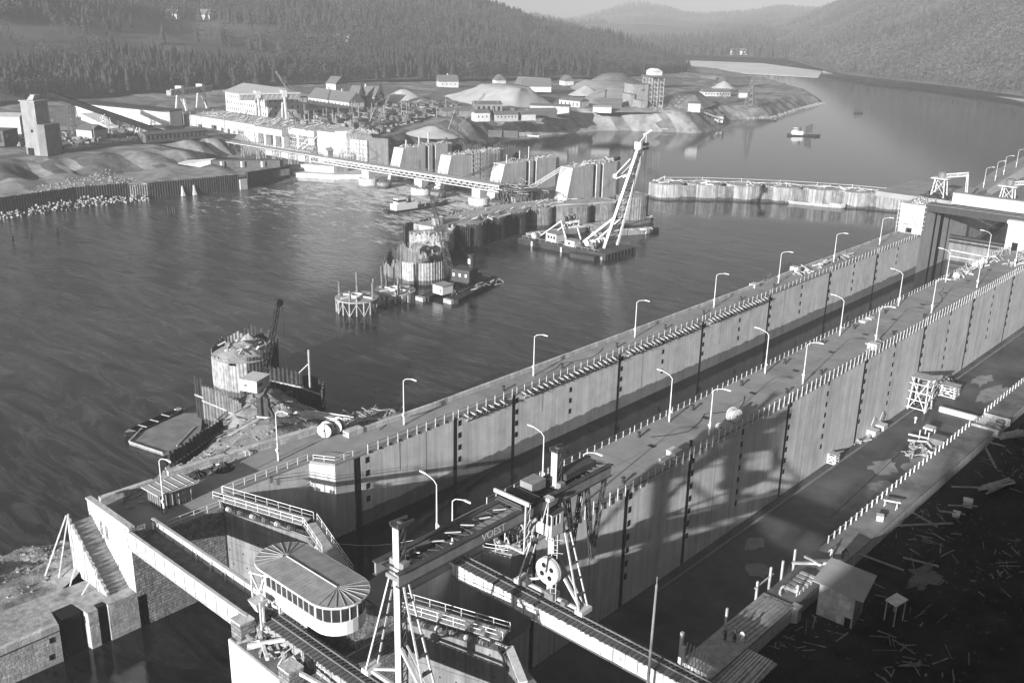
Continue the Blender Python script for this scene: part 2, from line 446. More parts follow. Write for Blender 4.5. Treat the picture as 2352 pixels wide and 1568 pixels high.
spur_base = [(-330, 1132, -7), (-255, 1075, -7), (-180, 1000, -7), (-60, 880, -7), (100, 720, -7)]
spur_ridge = [pix(2040, 118, 1850), pix(2130, 72, 1800), pix(2250, 4, 1650), pix(2352, -60, 1550), (200, 1250, 190)]
o_spur, s_spur = loft('rocky_spur', spur_base, spur_ridge, 60, 36, lambda t: 0.9 * t + 0.1 * sm(t), 16, 0.008)

# the hillside the photograph was taken from: wooded, rising to the right behind the viewer
hb = [(-160, -30, -6), (-120, -25, -6), (-80, 0, -5), (-45, 25, -5), (-25, 45, -4), (-8, 70, -4), (12, 130, -3), (24, 200, 0), (40, 330, 4)]
hr = [(-170, -150, 12), (-120, -150, 13), (-80, -110, 16), (-45, -90, 20), (-24, -90, 27), (-14, -90, 34), (-6, -90, 43), (0, -88, 58), (20, -70, 82), (60, 20, 90), (90, 150, 95), (120, 330, 95)]
def hprof(t): return 0.85 * t + 0.15 * sm(t)
o_home, s_home = loft('viewpoint_hillside', hb, hr, 60, 30, hprof, 1.5, 0.05, material=EARTH)

# the left bank: plateau of the building site, its shores and the spit upstream
SHORE = [(-372, 60), (-374, 137), (-378, 166), (-371, 194), (-367, 214), (-365, 234), (-367, 262), (-365, 300), (-372, 345), (-392, 395), (-402, 425), (-416, 457), (-405, 476), (-397, 532),
         (-369, 556), (-348, 566), (-351, 597), (-364, 634), (-380, 655), (-376, 674), (-366, 702), (-384, 770), (-399, 841), (-402, 862), (-432, 905), (-467, 948), (-540, 1035), (-603, 1104), (-698, 1183), (-790, 1240), (-1400, 1500)]
def bank():
    """height field: distance from the shore line gives the slope, then the plateau with its mounds"""
    P = np.array(SHORE, float)
    # resample shore with slope widths
    WID = [55, 55, 52, 52, 55, 50, 24, 10, 22, 26, 22, 20, 17, 22, 24, 26, 24, 20, 14, 14, 14, 16, 16, 14, 12, 12, 12, 12, 12, 20, 20]
    d = np.r_[0, np.cumsum(np.linalg.norm(np.diff(P, axis=0), axis=1))]
    n = 420; s = np.linspace(0, d[-1], n)
    X = np.interp(s, d, P[:, 0]); Y = np.interp(s, d, P[:, 1]); Wd = np.interp(s, d, WID)
    for _ in range(2):
        X[1:-1] = .25 * X[:-2] + .5 * X[1:-1] + .25 * X[2:]; Y[1:-1] = .25 * Y[:-2] + .5 * Y[1:-1] + .25 * Y[2:]
    # inland direction: mostly -x, on the spit towards its spine
    spine = np.interp(Y, [0, 560, 640, 760, 900, 1100, 1500], [-760, -760, -760, -730, -700, -800, -1500])
    rows = []
    KS = np.r_[-0.25, 0.0, np.linspace(0.06, 1, 26), np.linspace(1.2, 3.5, 14)]
    ztop = np.interp(Y, [0, 150, 240, 300, 380, 470, 560, 640, 690, 760, 900, 1100, 1500], [-1, -1, -0.5, 0, 0, 1, 1, -3, -4.0, -3, -5, -7, -8])
    slope_l = np.interp(Y, [0, 235, 262, 300], [1, 1, .4, 0])          # the long graded slope by the silo
    for k in KS:
        xx = X - Wd * k * np.where(np.abs(Y - 561) < 30, 0.55, 1.0); yy = Y.copy()
        # two tier profile for the graded slope, plain steep bluff elsewhere
        pl = np.interp(k, [-.25, 0, .06, .12, .55, .62, .86, 1.0, 9], [-.25, 0, .50, .53, .66, .70, .97, 1.0, 1.0])
        pb = -.25 if k < 0 else min(1.0, k) ** 0.85
        pr = pl * slope_l + pb * (1 - slope_l)
        zz = -12.3 + (ztop + 12.3) * pr
        if k > 0.05:
            for i, (a, c) in enumerate(zip(xx, yy)):
                on = math.exp(-((k - .75) / .3) ** 2) * slope_l[i] + (math.exp(-((k - .5) / .35) ** 2)) * (1 - slope_l[i])
                gul = fbm(a * .18 + c * .1, c, 0.13, 5) * 3.0 * on
                zz[i] += gul + (1.0 if k <= 1.1 else 0.9) * fbm(a, c, 0.035, 5) * min(1, k * 3) + .5 * fbm(a, c, .12, 3)
        rows.append(np.stack([xx, yy, zz], 1))
        pit = (xx > -434) & (yy > 240) & (yy < 300); rows[-1][pit, 2] = np.minimum(rows[-1][pit, 2], -8.2 + .5 * np.sin(xx[pit] * .7) * np.cos(yy[pit] * .5))
    last = rows[-1]
    for t in np.linspace(0.05, 1, 22):
        r = last.copy(); tx = np.minimum(spine, r[:, 0] - 20)
        r[:, 0] = r[:, 0] * (1 - t) + tx * t
        r[:, 2] = ztop * (1 - t) + 1.5 * t + np.array([1.5 * fbm(a, c, 0.03, 6) for a, c in zip(r[:, 0], r[:, 1])])
        rows.append(r)
    A = np.array(rows); mbx = MB(); mbx.v = A.reshape(-1, 3).tolist()
    mbx.f = [(j * n + i, (j + 1) * n + i, (j + 1) * n + i + 1, j * n + i + 1) for j in range(len(rows) - 1) for i in range(n - 1)]
    o = ground_of(struct(mbx, 'left_bank_ground', SAND, smooth=True))
    o.data.materials.append(mat('dark_bank_earth', .115, .5, .25, bump=.8, bscale=.8, stain=.3)); o.data.materials.append(mat('trodden_ground', .14, .5, .12, stain=.4))
    mi = np.zeros(len(o.data.polygons), dtype=np.int32)
    for p in o.data.polygons:
        c = p.center; row = p.index // (n - 1); col = p.index % (n - 1)
        k = KS[min(row, len(KS) - 1)] if row < len(KS) else 9
        sl = slope_l[col]; f1 = fbm(c.x * .2 + c.y * .1, c.y, .09, 4); f2 = fbm(c.x, c.y, .018, 4)
        if sl > .5 and .5 < k < 1.02 and f1 > -.15 + .25 * abs(k - .72): mi[p.index] = 1
        elif sl <= .5 and .1 < k < 1.0 and f1 > .12: mi[p.index] = 1 if f1 > .45 else 2
        elif k > 1.0: mi[p.index] = 2 if f2 > -.05 else (1 if f2 < -.5 else 0)
        elif f1 > .35: mi[p.index] = 2
    o.data.polygons.foreach_set('material_index', mi)
    return o
bank()
mb = MB()   # gravel flats beyond the bend
g = [pix(1590, 151, 1420), pix(1700, 158, 1380), pix(1880, 167, 1340), pix(1890, 160, 1500), pix(1750, 148, 1680), pix(1600, 143, 1700), pix(1520, 145, 1650)]
mb.prism([(p[0], p[1]) for p in g], -13, -11.85)
struct(mb, 'gravel_flats', mat('pale_gravel', 0.6, 0.2, 0.02))
mb = MB()   # riverside shelf with a road along the right shore
rb = [pix(1890, 160, 1480), pix(1990, 172, 1330), pix(2110, 178, 1275), pix(2260, 190, 1190), pix(2352, 200, 1110), pix(2450, 210, 1030)]
rbk = [(p[0] + 25, p[1] + 70) for p in rb]
mb.prism([(p[0], p[1]) for p in rb] + rbk[::-1], -14, -8.6)
struct(mb, 'right_shore_road', mat('pale_road', 0.34, 0.3, 0.03, stain=0.3))

mb = MB(); Rq = random.Random(4)   # pale revetment and stony shelf at the foot of the right hill
mb.prism([(-372, 1150), (-330, 1098), (-306, 1062), (-280, 1040), (-262, 1062), (-300, 1100), (-345, 1165)], -13, -8.0, top=[-12, -12, -12, -12, -6.5, -6.5, -6.5])
struct(mb, 'shore_revetment', mat('pale_revetment', .42, .3, .03, stain=.3))
R4_ = random.Random(21)
# ------------------------------------------------------------------ lock walls
XL, XC0, XC1, XR = -105.3, -81.3, -70.2, -46.2
JL = [104.0, 118.2, 149.0, 179.2, 209.0, 241.0, 271.0]
JC = [102.9, 119.2, 150.7, 182.5, 213.3, 244.4, 275.0]
def notched(x, y0, y1, joints, side, w=0.85, d=0.06):
    """points of a wall face running from y0 to y1 with a slot at every joint; side=+1 when the lock lies at +x"""
    p = [(x, y0)]
    for j in joints: p += [(x, j - w / 2), (x - side * d, j - w / 2), (x - side * d, j + w / 2), (x, j + w / 2)]
    return p + [(x, y1)]
def niches(root, x, side, ys, z0, z1, name='mooring_niche'):
    """columns of cast-iron mooring niches on a wall face: black plates painted as the shaded pockets"""
    n0 = None
    for y in ys:
        z = z0
        while z > z1:
            if n0 is None: mb = MB(); mb.box(x - side * .02, x + side * 0.03, y - 0.34, y + 0.34, z - 0.95, z); n0 = mb.build(name, DARK, root); oy, oz = y, z
            else: c = n0.copy(); COL.objects.link(c); c.parent = root; c.location = (0, y - oy, z - oz)
            z -= 2.15

# left wall of the left lock
r = thing('lock_wall', 'long concrete wall between river and left lock with dark vertical joints', 'lock wall', (XL, 62, -20))
face = [(XL, 48.3), (XL, 61.2), (XL - 3.4, 62.4), (XL - 3.4, 77.6), (XL - 0.0, 79.6), (XL, 83.0), (XL - 1.3, 83.0), (XL - 1.3, 84.3), (XL, 84.3)] + notched(XL, 84.4, 303, JL, 1)[1:]
outer = [(-111.6, 303), (-110.9, 104), (-111.2, 88), (-116.2, 84.6), (-118.3, 60.2), (-117.5, 57.8), (-117.6, 50.5), (-115.5, 48.3)]
mb = MB(); mb.prism(face[:2] + [(XL - 3.4, 62.4), (-117.5, 62.4)] + outer[5:], -20, 0); mb.build('lower_block', RUBBLE, r)
mb = MB(); mb.prism(face[2:] + outer[:4] + [(-118.3, 62.41)], -20, -0.35); mb.build('wall_body', CONC, r)
mb = MB(); mb.prism([(XL + 0.0, 48.3), (XL, 61.2), (XL - 3.4, 62.4), (-117.5, 62.4)] + outer[5:], 0.0, 0.02)
mb.build('stone_deck', DECK, r)
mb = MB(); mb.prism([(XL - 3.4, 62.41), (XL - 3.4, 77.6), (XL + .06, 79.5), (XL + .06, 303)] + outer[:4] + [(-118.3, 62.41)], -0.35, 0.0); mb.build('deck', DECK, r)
mb = MB(); mb.prism([(XL - 3.42, 77.45), (XL + .07, 79.45), (XL + .07, 82.9), (XL - .1, 82.9), (XL - .1, 79.7), (XL - 3.42, 77.75)], -19, -0.36); mb.build('recess_corner', CONCW, r)
niches(r, XL, 1, [84.9 + 0.6, 105.0, 119.0, 133.9, 149.8, 164.2, 180.0, 195.3, 209.8, 225.4, 241.8, 256, 271.8, 286], -0.9, -9.5)
for y in (92, 97.5, 126, 157, 187, 217, 249):
    mb = MB(); zq = -R4_.uniform(4, 11); mb.box(XL - .02, XL + 0.012, y - R4_.uniform(.02, .09), y + .02, zq, -0.4); mb.build('drip_joint', STEELD, r)
def joint_strips(root, x, side, ys, z0, z1):
    for y in ys: mb = MB(); mb.box(x - side * 0.05, x + side * 0.004, y - 0.41, y + 0.41, z0, z1); mb.build('wall_joint', DARK, root)
joint_strips(r, XL, 1, JL + [83.65], -13, -0.36)

# parapet along the river
def parapet(pts, h, label, th=0.6, mat_=ASHLAR, name='parapet_wall', cap=True, z=0.0):
    rr = thing(name, label, 'wall', (pts[0][0], pts[0][1], z))
    mb, mc = MB(), MB()
    for a, b_ in zip(pts[:-1], pts[1:]):
        d = Vector((b_[0] - a[0], b_[1] - a[1])); d.normalize(); n = Vector((-d.y, d.x)) * th / 2; e = d * (th * 0.45)
        mb.prism([(a[0] - n.x, a[1] - n.y), (b_[0] - n.x + e.x, b_[1] - n.y + e.y), (b_[0] + n.x + e.x, b_[1] + n.y + e.y), (a[0] + n.x, a[1] + n.y)], z, z + h)
        n *= 1.2
        mc.prism([(a[0] - n.x, a[1] - n.y), (b_[0] - n.x + e.x, b_[1] - n.y + e.y), (b_[0] + n.x + e.x, b_[1] + n.y + e.y), (a[0] + n.x, a[1] + n.y)], z + h + .003, z + h + .22)
    mb.build('masonry', mat_, rr); mc.build('coping', COPING, rr)
    return rr
parapet([(-117.6, 50.4), (-117.4, 57.6)], 0.8, 'short low stone parapet behind the glass booth at the river corner')
parapet([(-118.0, 60.4), (-117.2, 69), (-116.0, 84.2)], 1.0, 'curving stone parapet between the gravel bank and the lower lock platform')
parapet([(-111.3, 88.2), (-110.8, 104), (-111.0, 200), (-111.4, 300)], 0.55, 'long low concrete kerb along the river edge of the left lock wall', th=0.45, mat_=COPING)

# stair wall with two windows and the lower quay
r = thing('stair_wall', 'bright stone end wall with two small square openings above a flight of steps', 'wall', (-105.3, 48.3, -7))
mb, bk = MB(), MB()
holed(mb, bk, (-116.3, 48.2, -8), (1, 0, 0), (0, 0, 1), 11.0, 10.0, [(2.9, 3.75, 6.2, 8.2), (4.3, 5.15, 6.0, 8.0)], 0.55)
mb.box(-116.3, -105.3, 48.76, 48.8, -8, 2.0); mb.quad((-116.3, 48.2, 2), (-105.3, 48.2, 2), (-105.3, 48.8, 2), (-116.3, 48.8, 2))
mb.quad((-116.3, 48.8, -8), (-116.3, 48.2, -8), (-116.3, 48.2, 2), (-116.3, 48.8, 2))
mb.build('masonry', mat('pale_ashlar', 0.62, 0.14, 0.8, brick=(1.05, 0.5, 0.02, 0.72), bump=0.35, streak=0.1), r)
each(bk, 'window', DARK, r)
mb = MB(); mb.box(-105.297, -105.26, 48.2, 50.3, -7.6, 2.0); mb.box(-105.3, -105.27, 50.3, 61.0, -12, -0.2); mb.build('side_masonry', RUBBLE, r)
mb = MB(); mb.box(-116.5, -105.2, 48.1, 48.9, 2.003, 2.25); mb.build('coping', COPING, r)
r = thing('stone_stair', 'flight of stone steps climbing along the bright end wall from the lower quay', 'stair', (-111, 45, -7))
mb = MB(); n = 20
for k in range(n):
    x = -107.2 - k * 0.42
    mb.box(x - 0.44, x, 45.6, 48.15, -7.2, -7 + (k + 1) * 0.345)
mb.build('steps', mat('worn_steps', 0.26, 0.35, 1.2, bump=0.3), r)
mb = MB(); 
for k in range(14): 
    x = -107 - k * 0.64; mb.box(x - .645, x, 45.25, 45.58, -7.2, -6.2 + k * 0.52)
mb.build('stringer_board', WOODL, r)
mb = MB()
for k in (3, 8, 13):
    x = -107 - k * 0.62; mb.bar((x, 45.1, -5.4 + k * .52), (x - 0.8, 43.2, -7.1), 0.14)
    mb.bar((x, 45.15, -7.1), (x, 45.15, -5.2 + k * .52), 0.14)
mb.bar((-115.6, 45.1, 1.2), (-117, 42, -6.8), 0.16); mb.bar((-111, 45.1, -3), (-106.8, 45.1, -6.6), 0.1)
mb.build('shoring', WOODL, r)

r = thing('lower_quay', 'old stone quay with dark gate slots standing over the black lower approach', 'quay', (XL, 40, -13))
mb = MB()
q = [(XL - 0.6, -40), (XL - .4, 31), (XL - .3, 38.6), (XL - 3.4, 39.1), (XL - 3.4, 41.6), (XL, 42.0), (XL, 43.2), (XL - 1.2, 43.3), (XL - 1.2, 44.4), (XL, 44.5), (XL, 49.5), (-112.5, 49.6), (-112.5, 44), (-113.2, 35), (-114, -40)]
mb.prism(q, -13.5, -7.1); mb.build('masonry', ASHLAR, r)
mb = MB(); mb.prism(q, -7.097, -6.9)
mb.build('paving', mat('crazy_paving', 0.32, 0.4, 1.4, stain=0.45, bump=0.3), r)
mb = MB(); mb.box(XL - 0.75, XL - 0.12, -40, 38.55, -7.6, -6.75); mb.build('coping', COPING, r)
for y, z in ((37.6, -8.6), (37.3, -10.8)): mb = MB(); mb.box(XL - .45, XL - 0.27, y - .28, y + .28, z - .35, z + .35); mb.build('wall_opening', DARK, r)
for q in ((XL - 3.35, XL - 0.9, 39.3, 41.5), (XL - 1.15, XL - .3, 43.35, 44.35)): mb = MB(); mb.box(*q, -13, -6.88); mb.build('gate_slot', DARK, r)

# centre wall between the locks
r = thing('lock_wall', 'broad concrete wall between the two locks with two rows of street lamps on its deck', 'lock wall', (-76, 62, -20))
cp = notched(XC1, 80.2, 303, JC, 1)
cp = [(XC1, 60.2), (XC1 - 3.2, 61.4), (XC1 - 3.2, 77.2), (XC1, 79.0)] + cp[1:]
cp = [(x, y) for x, y in cp] + [(XC0, 303), (XC0, 79.5), (XC0 + 3.2, 77.5), (XC0 + 3.2, 62), (XC0, 61)]
mb = MB(); mb.prism(cp, -20, -0.3); mb.build('wall_body', CONCD, r)
dk = [(XC1, 60.2), (XC1 - 3.2, 61.4), (XC1 - 3.2, 77.2), (XC1 + .05, 79.0), (XC1 + .05, 303), (XC0 - .05, 303), (XC0 - .05, 79.5), (XC0 + 3.2, 77.5), (XC0 + 3.2, 62), (XC0, 61)]
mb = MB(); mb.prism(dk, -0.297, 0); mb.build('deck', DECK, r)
mb = MB(); mb.prism([(XC1 - 3.22, 77.0), (XC1 + .03, 78.8), (XC1 + .03, 83), (XC1 - .1, 83), (XC1 - .1, 79.1), (XC1 - 3.22, 77.3)], -12.5, -0.31); mb.build('recess_corner', CONCW, r)
joint_strips(r, XC1, 1, JC + [83.2], -19, -0.31)
niches(r, XC1, 1, [103.8, 120.0, 134.9, 151.5, 166.3, 183.3, 197.2, 214.1, 229.2, 245.2, 260, 275.8], -0.9, -15)
for y in (88, 95, 127, 158.7, 190, 221, 252): mb = MB(); mb.box(XC1 - .02, XC1 + .012, y - R4_.uniform(.02, .06), y + .02, -19, -0.4); mb.build('drip_joint', STEELD, r)
for y in (112, 127.5, 143, 159, 174, 190, 205, 221.5, 236, 252, 268): mb = MB(); mb.box(-76.6, -75.4, y - 1.2 + 6, y - .2 + 6, 0.003, 0.02); mb.build('manhole_cover', STEELD, r)
mb = MB()
for i, y in enumerate(range(90, 300, 10)): mb.box(-81.2, -70.3, y - .04, y + .04, 0.002, 0.006)
mb.box(-75.8, -75.72, 80, 300, 0.002, 0.006)
mb.build('deck_joint', mat('joint_tar', 0.12, 0.3, 1.0), r)

# pier head below the gates
r = thing('pier_head', 'pale concrete pier head covered with timber scraps under the control cabin', 'pier', (-76, 53, -13))
mb = MB(); mb.prism([(XC0, 46.5), (-70.0, 46.2), (-70.0, 60.2), (XC0, 60.99)], -13.5, -1.0); mb.build('body', mat('pier_concrete', 0.6, 0.12, 0.3, streak=0.12, stain=0.25), r)
mb = MB(); mb.prism([(XC0 + .1, 46.7), (-70.1, 46.4), (-70.1, 60.2), (XC0 + .1, 60.9)], -0.997, -0.9); mb.build('top', mat('dirty_deck', 0.15, 0.5, 0.7, stain=0.5, bump=0.4), r)
mb = MB(); mb.box(XC0 - 2.2, XC0 - .01, 43.6, 46.9, -13.5, -9.4); mb.build('footing', CONC, r)
mb = MB(); mb.box(-69.98, -69.93, 46.3, 60.1, -13, -1.2); mb.box(-79, -69.95, 54.5, 60.15, -0.95, 0.2); mb.build('rough_facing', RUBBLE, r)
for x, y, h, lab in ((-80.4, 47.8, 2.2, 'left stone block on the pier head carrying the end of the footbridge'), (-70.6, 46.9, 1.8, 'stone block at the right front corner of the pier head')):
    b_ = thing('stone_block', lab, 'stone block', (x, y, -1))
    mb = MB(); mb.box(x - .9, x + .9, y - .85, y + .85, -1.0, -1 + h); mb.build('masonry', RUBBLE, b_)
    mb = MB(); mb.box(x - .95, x + .95, y - .9, y + .9, -.997 + h, -.8 + h); mb.build('cap', COPING, b_)

# right wall of the right lock, still being raised
r = thing('lock_wall', 'unfinished low wall on the far side of the drained lock with workers on top', 'lock wall', (-44.5, 75, -20))
mb = MB(); mb.prism([(-46.2, 72), (-42.3, 72), (-42.3, 330), (-46.2, 330)], -20, -4.05); mb.build('wall_body', CONCD, r)
mb = MB(); mb.prism([(-46.25, 80), (-42.2, 80), (-42.2, 98.5), (-46.25, 98.5)], -4.047, -3.7); mb.build('new_lift', WOOD, r)
mb = MB(); mb.prism([(-46.25, 99), (-42.2, 99), (-42.2, 171), (-46.25, 171)], -4.047, -3.9); mb.prism([(-46.25, 178), (-42.2, 178), (-42.2, 330), (-46.25, 330)], -4.047, -3.9)
mb.build('deck', mat('wet_deck', 0.22, 0.3, 0.35, stain=0.5), r)
mb = MB(); mb.box(-46.8, -42.0, 40, 72, -13, -5.5); mb.build('lower_stub', CONCD, r)

# ground of the lock floor and the building site on the right
mb = MB(); mb.box(-73.5, -46.15, 58, 345.4, -21, -19)
tag(mb.build('lock_floor', mat('wet_lock_floor', 0.085, 0.6, 0.12, rough=0.6, stain=0.6, detail=9)), kind='structure')
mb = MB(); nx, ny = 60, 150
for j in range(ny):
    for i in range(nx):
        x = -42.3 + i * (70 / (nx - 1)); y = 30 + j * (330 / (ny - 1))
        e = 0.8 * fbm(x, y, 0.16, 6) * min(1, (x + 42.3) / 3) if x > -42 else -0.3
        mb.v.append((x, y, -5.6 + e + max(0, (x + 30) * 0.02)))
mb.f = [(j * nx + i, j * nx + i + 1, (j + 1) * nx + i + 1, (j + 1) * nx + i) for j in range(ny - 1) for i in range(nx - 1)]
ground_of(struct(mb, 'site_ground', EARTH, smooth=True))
mb = MB(); mb.box(-76, 300, 345.3, 348, -25, -12.5); struct(mb, 'upstream_sill', CONCD)

# near river bank: gravel slope below the parapet down to the water
bk_o = [(-114, -40), (-113.4, 30), (-113.6, 44), (-115.5, 48.6), (-117.4, 50), (-117.6, 57.6), (-118.2, 60.5), (-117.4, 69), (-116.4, 84), (-111.5, 89), (-111.3, 96), (-111.2, 103)]
bk_w = [(-150, -40), (-139, 30), (-137, 44), (-134, 52), (-132, 58), (-131.8, 63), (-136, 68), (-142, 73), (-152, 86), (-158, 97), (-146, 106), (-113.5, 107)]
zt = [-7.2, -7.2, -7.2, -6.5, -2, -0.6, -0.4, -0.3, -0.5, -0.9, -1.2, -1.4]
n = 130
def rs(p, n):
    p = np.array(p, float); s = np.linspace(0, len(p) - 1, n); return np.stack([np.interp(s, range(len(p)), p[:, k]) for k in range(p.shape[1])], 1)
A, B_, Z = rs(bk_o, n), rs(bk_w, n), rs([(z,) for z in zt], n)[:, 0]
mb = MB(); K = 60
for k in range(K):
    t = k / (K - 1)
    for i in range(n):
        p = A[i] * (1 - t) + B_[i] * t
        flat = 0.45
        s_ = 0 if t < flat * 0.3 else (t - flat * .3) / (1 - flat * .3)
        z = Z[i] * (1 - s_) + (-12.6) * s_
        nz = 1.1 * fbm(p[0], p[1], 0.09, 5) + .55 * fbm(p[0], p[1], 0.35, 4) * (1 if t > 0.05 else 0.2) * min(1, 4 * t)
        mound = 3.2 * math.exp(-((p[0] + 123.5) ** 2 / 16 + (p[1] - 80) ** 2 / 40)) + 2.2 * math.exp(-((p[0] + 127) ** 2 / 8 + (p[1] - 73) ** 2 / 20)) + 5.6 * math.exp(-((p[0] + 146) ** 2 / 70 + (p[1] - 94) ** 2 / 60))
        mb.v.append((p[0], p[1], z + nz + mound))
mb.f = [(k * n + i, k * n + i + 1, (k + 1) * n + i + 1, (k + 1) * n + i) for k in range(K - 1) for i in range(n - 1)]
o = ground_of(struct(mb, 'river_bank', GRAVEL, smooth=True))
# ------------------------------------------------------------------ woods on the hills
def proj(p):
    c = Rw.T @ (np.asarray(p, float) - np.array([0, 0, CAM_H])); return 1176 + 2264 * c[0] / c[2], 784 + 2264 * c[1] / c[2], c[2]
def proto_conifer(rng_, tiers=5, n=6):
    V_, F_ = [], []
    for k in range(tiers):
        z0 = 0.12 + 0.80 * k / tiers; z1 = min(1.0, z0 + 0.36); r0 = 0.19 * (1 - k / (tiers + 0.6)) * rng_.uniform(.85, 1.15)
        o = len(V_); V_.append((rng_.uniform(-.01, .01), rng_.uniform(-.01, .01), z1))
        for j in range(n):
            a = 2 * PI * (j + rng_.random() * .5) / n; rr = r0 * rng_.uniform(.6, 1.2)
            V_.append((rr * math.cos(a), rr * math.sin(a), z0 + rng_.uniform(-.05, .03)))
        F_ += [(o, o + 1 + j, o + 1 + (j + 1) % n) for j in range(n)]
    o = len(V_); V_ += [(-.012, 0, 0), (.012, 0, 0), (0, .014, .4), (0, -.014, 0)]; F_ += [(o, o + 1, o + 2), (o + 1, o + 3, o + 2)]
    return np.array(V_), np.array(F_)
def proto_bare(rng_, tufts=44, trunk=0.22, wide=0.27, size=.07):
    V_, F_ = [], []
    V_ += [(-.014, 0, 0), (.014, 0, 0), (0, .012, .7), (0, -.014, 0), (0.012, .012, 0)]; F_ += [(0, 1, 2), (3, 4, 2)]
    for k in range(tufts):
        a, u, q = rng_.uniform(0, 2 * PI), rng_.uniform(-1, 1), rng_.random() ** 0.45
        z = trunk + (1 - trunk) * (0.5 + 0.5 * u * q); h = math.sqrt(max(0, 1 - u * u)) * wide * q
        c = np.array((h * math.cos(a), h * math.sin(a), z)); o = len(V_); s = size * rng_.uniform(.6, 1.3)
        for _ in range(3): V_.append(tuple(c + np.array([rng_.uniform(-1, 1) * s, rng_.uniform(-1, 1) * s, rng_.uniform(-1, 1.2) * s])))
        F_.append((o, o + 1, o + 2))
    return np.array(V_), np.array(F_)
def bake(name, protos, pts, material, kind='stuff'):
    """every tree of a far-off wood in one mesh"""
    VS, FS, off = [], [], 0
    R_ = random.Random(len(pts))
    for x, y, z, h in pts:
        pv, pf = protos[R_.randrange(len(protos))]
        a = R_.uniform(0, 2 * PI); c, s = math.cos(a), math.sin(a); wd = R_.uniform(.8, 1.25)
        q = np.empty_like(pv); q[:, 0] = (pv[:, 0] * c - pv[:, 1] * s) * h * wd + x; q[:, 1] = (pv[:, 0] * s + pv[:, 1] * c) * h * wd + y; q[:, 2] = pv[:, 2] * h + z - .3
        VS.append(q); FS.append(pf + off); off += len(pv)
    VS = np.concatenate(VS); FS = np.concatenate(FS)
    me = bpy.data.meshes.new(name)
    me.vertices.add(len(VS)); me.vertices.foreach_set('co', VS.astype(np.float32).ravel())
    me.loops.add(FS.size); me.loops.foreach_set('vertex_index', FS.astype(np.int32).ravel())
    me.polygons.add(len(FS)); me.polygons.foreach_set('loop_start', np.arange(0, FS.size, 3, dtype=np.int32)); me.polygons.foreach_set('loop_total', np.full(len(FS), 3, dtype=np.int32))
    me.update(calc_edges=True); me.materials.append(material)
    o = bpy.data.objects.new(name, me); COL.objects.link(o)
    return tag(o, kind=kind)
R4 = random.Random(11)
CON = [proto_conifer(R4) for _ in range(8)]
CONS = [proto_conifer(R4, 3, 5) for _ in range(6)]
BARE = [proto_bare(R4) for _ in range(8)]
BARES = [proto_bare(R4, 14, .2, .36, .15) for _ in range(6)]
LEAFD = mat('conifer_foliage', 0.03, 0.4, 0.02)
LEAFB = mat('bare_wood', 0.046, 0.4, 0.03)
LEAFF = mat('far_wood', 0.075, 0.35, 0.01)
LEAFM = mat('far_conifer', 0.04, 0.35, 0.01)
con, bar_ = [], []
for k in range(52000):
    u, t = R4.random(), R4.random() ** 1.3 * 0.98
    p = s_left(u, t); px, py, d = proj(p)
    if d < 10 or not (-60 < px < 1680 and -60 < py < 420): continue
    dens = 1.0
    if px < 640:
        yt = np.interp(px, [0, 150, 280, 640], [52, 42, 38, 58]); yb = np.interp(px, [0, 60, 130, 200, 330, 480, 640], [128, 104, 72, 68, 84, 112, 125])
        if yt + 6 < py and py - 17 / d * 2264 < yb: dens = 0.012 if fbm(p[0], p[1], 0.01) < 0.45 else 0.4
    if 0.0 < t < 0.03: dens = 0.5
    nn = fbm(p[0], p[1], 0.006, 3)
    if px > 1250: dens *= 0.75
    if nn > 0.55: dens *= 0.5
    if R4.random() > dens * 0.62: continue
    h = R4.uniform(9, 20) * (1.0 if px < 1200 else 0.85)
    if fbm(p[0] + 300, p[1], 0.011, 3) + R4.uniform(-.25, .25) > 0.10: con.append((p[0], p[1], p[2], h))
    else: bar_.append((p[0], p[1], p[2], h * 0.9))
bake('conifer_forest', CON, con, LEAFD); bake('bare_forest', BARE, bar_, LEAFB)
def far_wood(name, smp, n, keep, hs, protos, material, seed):
    Rr = random.Random(seed); pts = []
    for k in range(n):
        u, t = Rr.random(), Rr.random()
        p = smp(u, t); px, py, d = proj(p)
        if d < 10 or not (-80 < px < 2440 and -60 < py < 330): continue
        if not keep(p, px, py, Rr): continue
        pts.append((p[0], p[1], p[2], Rr.uniform(*hs)))
    if pts: bake(name, protos, pts, material)
far_wood('far_hill_wood', s_far, 26000, lambda p, px, py, q: fbm(p[0], p[1], 0.0022, 4) + (0.25 if py < 45 else 0) > 0.05 + q.uniform(-.15, .15), (13, 26), CONS, LEAFM, 3)
far_wood('mid_hill_wood', s_mid, 6000, lambda p, px, py, q: q.random() < .8, (12, 20), CONS, LEAFM, 4)
far_wood('right_hill_wood', s_right, 42000, lambda p, px, py, q: fbm(p[0], p[1], 0.004, 4) > -0.12 + q.uniform(-.2, .2), (7, 14), BARES, LEAFF, 5)
far_wood('right_hill_conifers', s_right, 16000, lambda p, px, py, q: fbm(p[0] + 900, p[1], 0.003, 4) > 0.22 + q.uniform(-.1, .1), (9, 17), CONS, LEAFM, 15)
far_wood('spur_wood', s_spur, 15000, lambda p, px, py, q: fbm(p[0], p[1], 0.008, 4) > 0.0 + q.uniform(-.2, .2), (6, 12), BARES, LEAFF, 6)
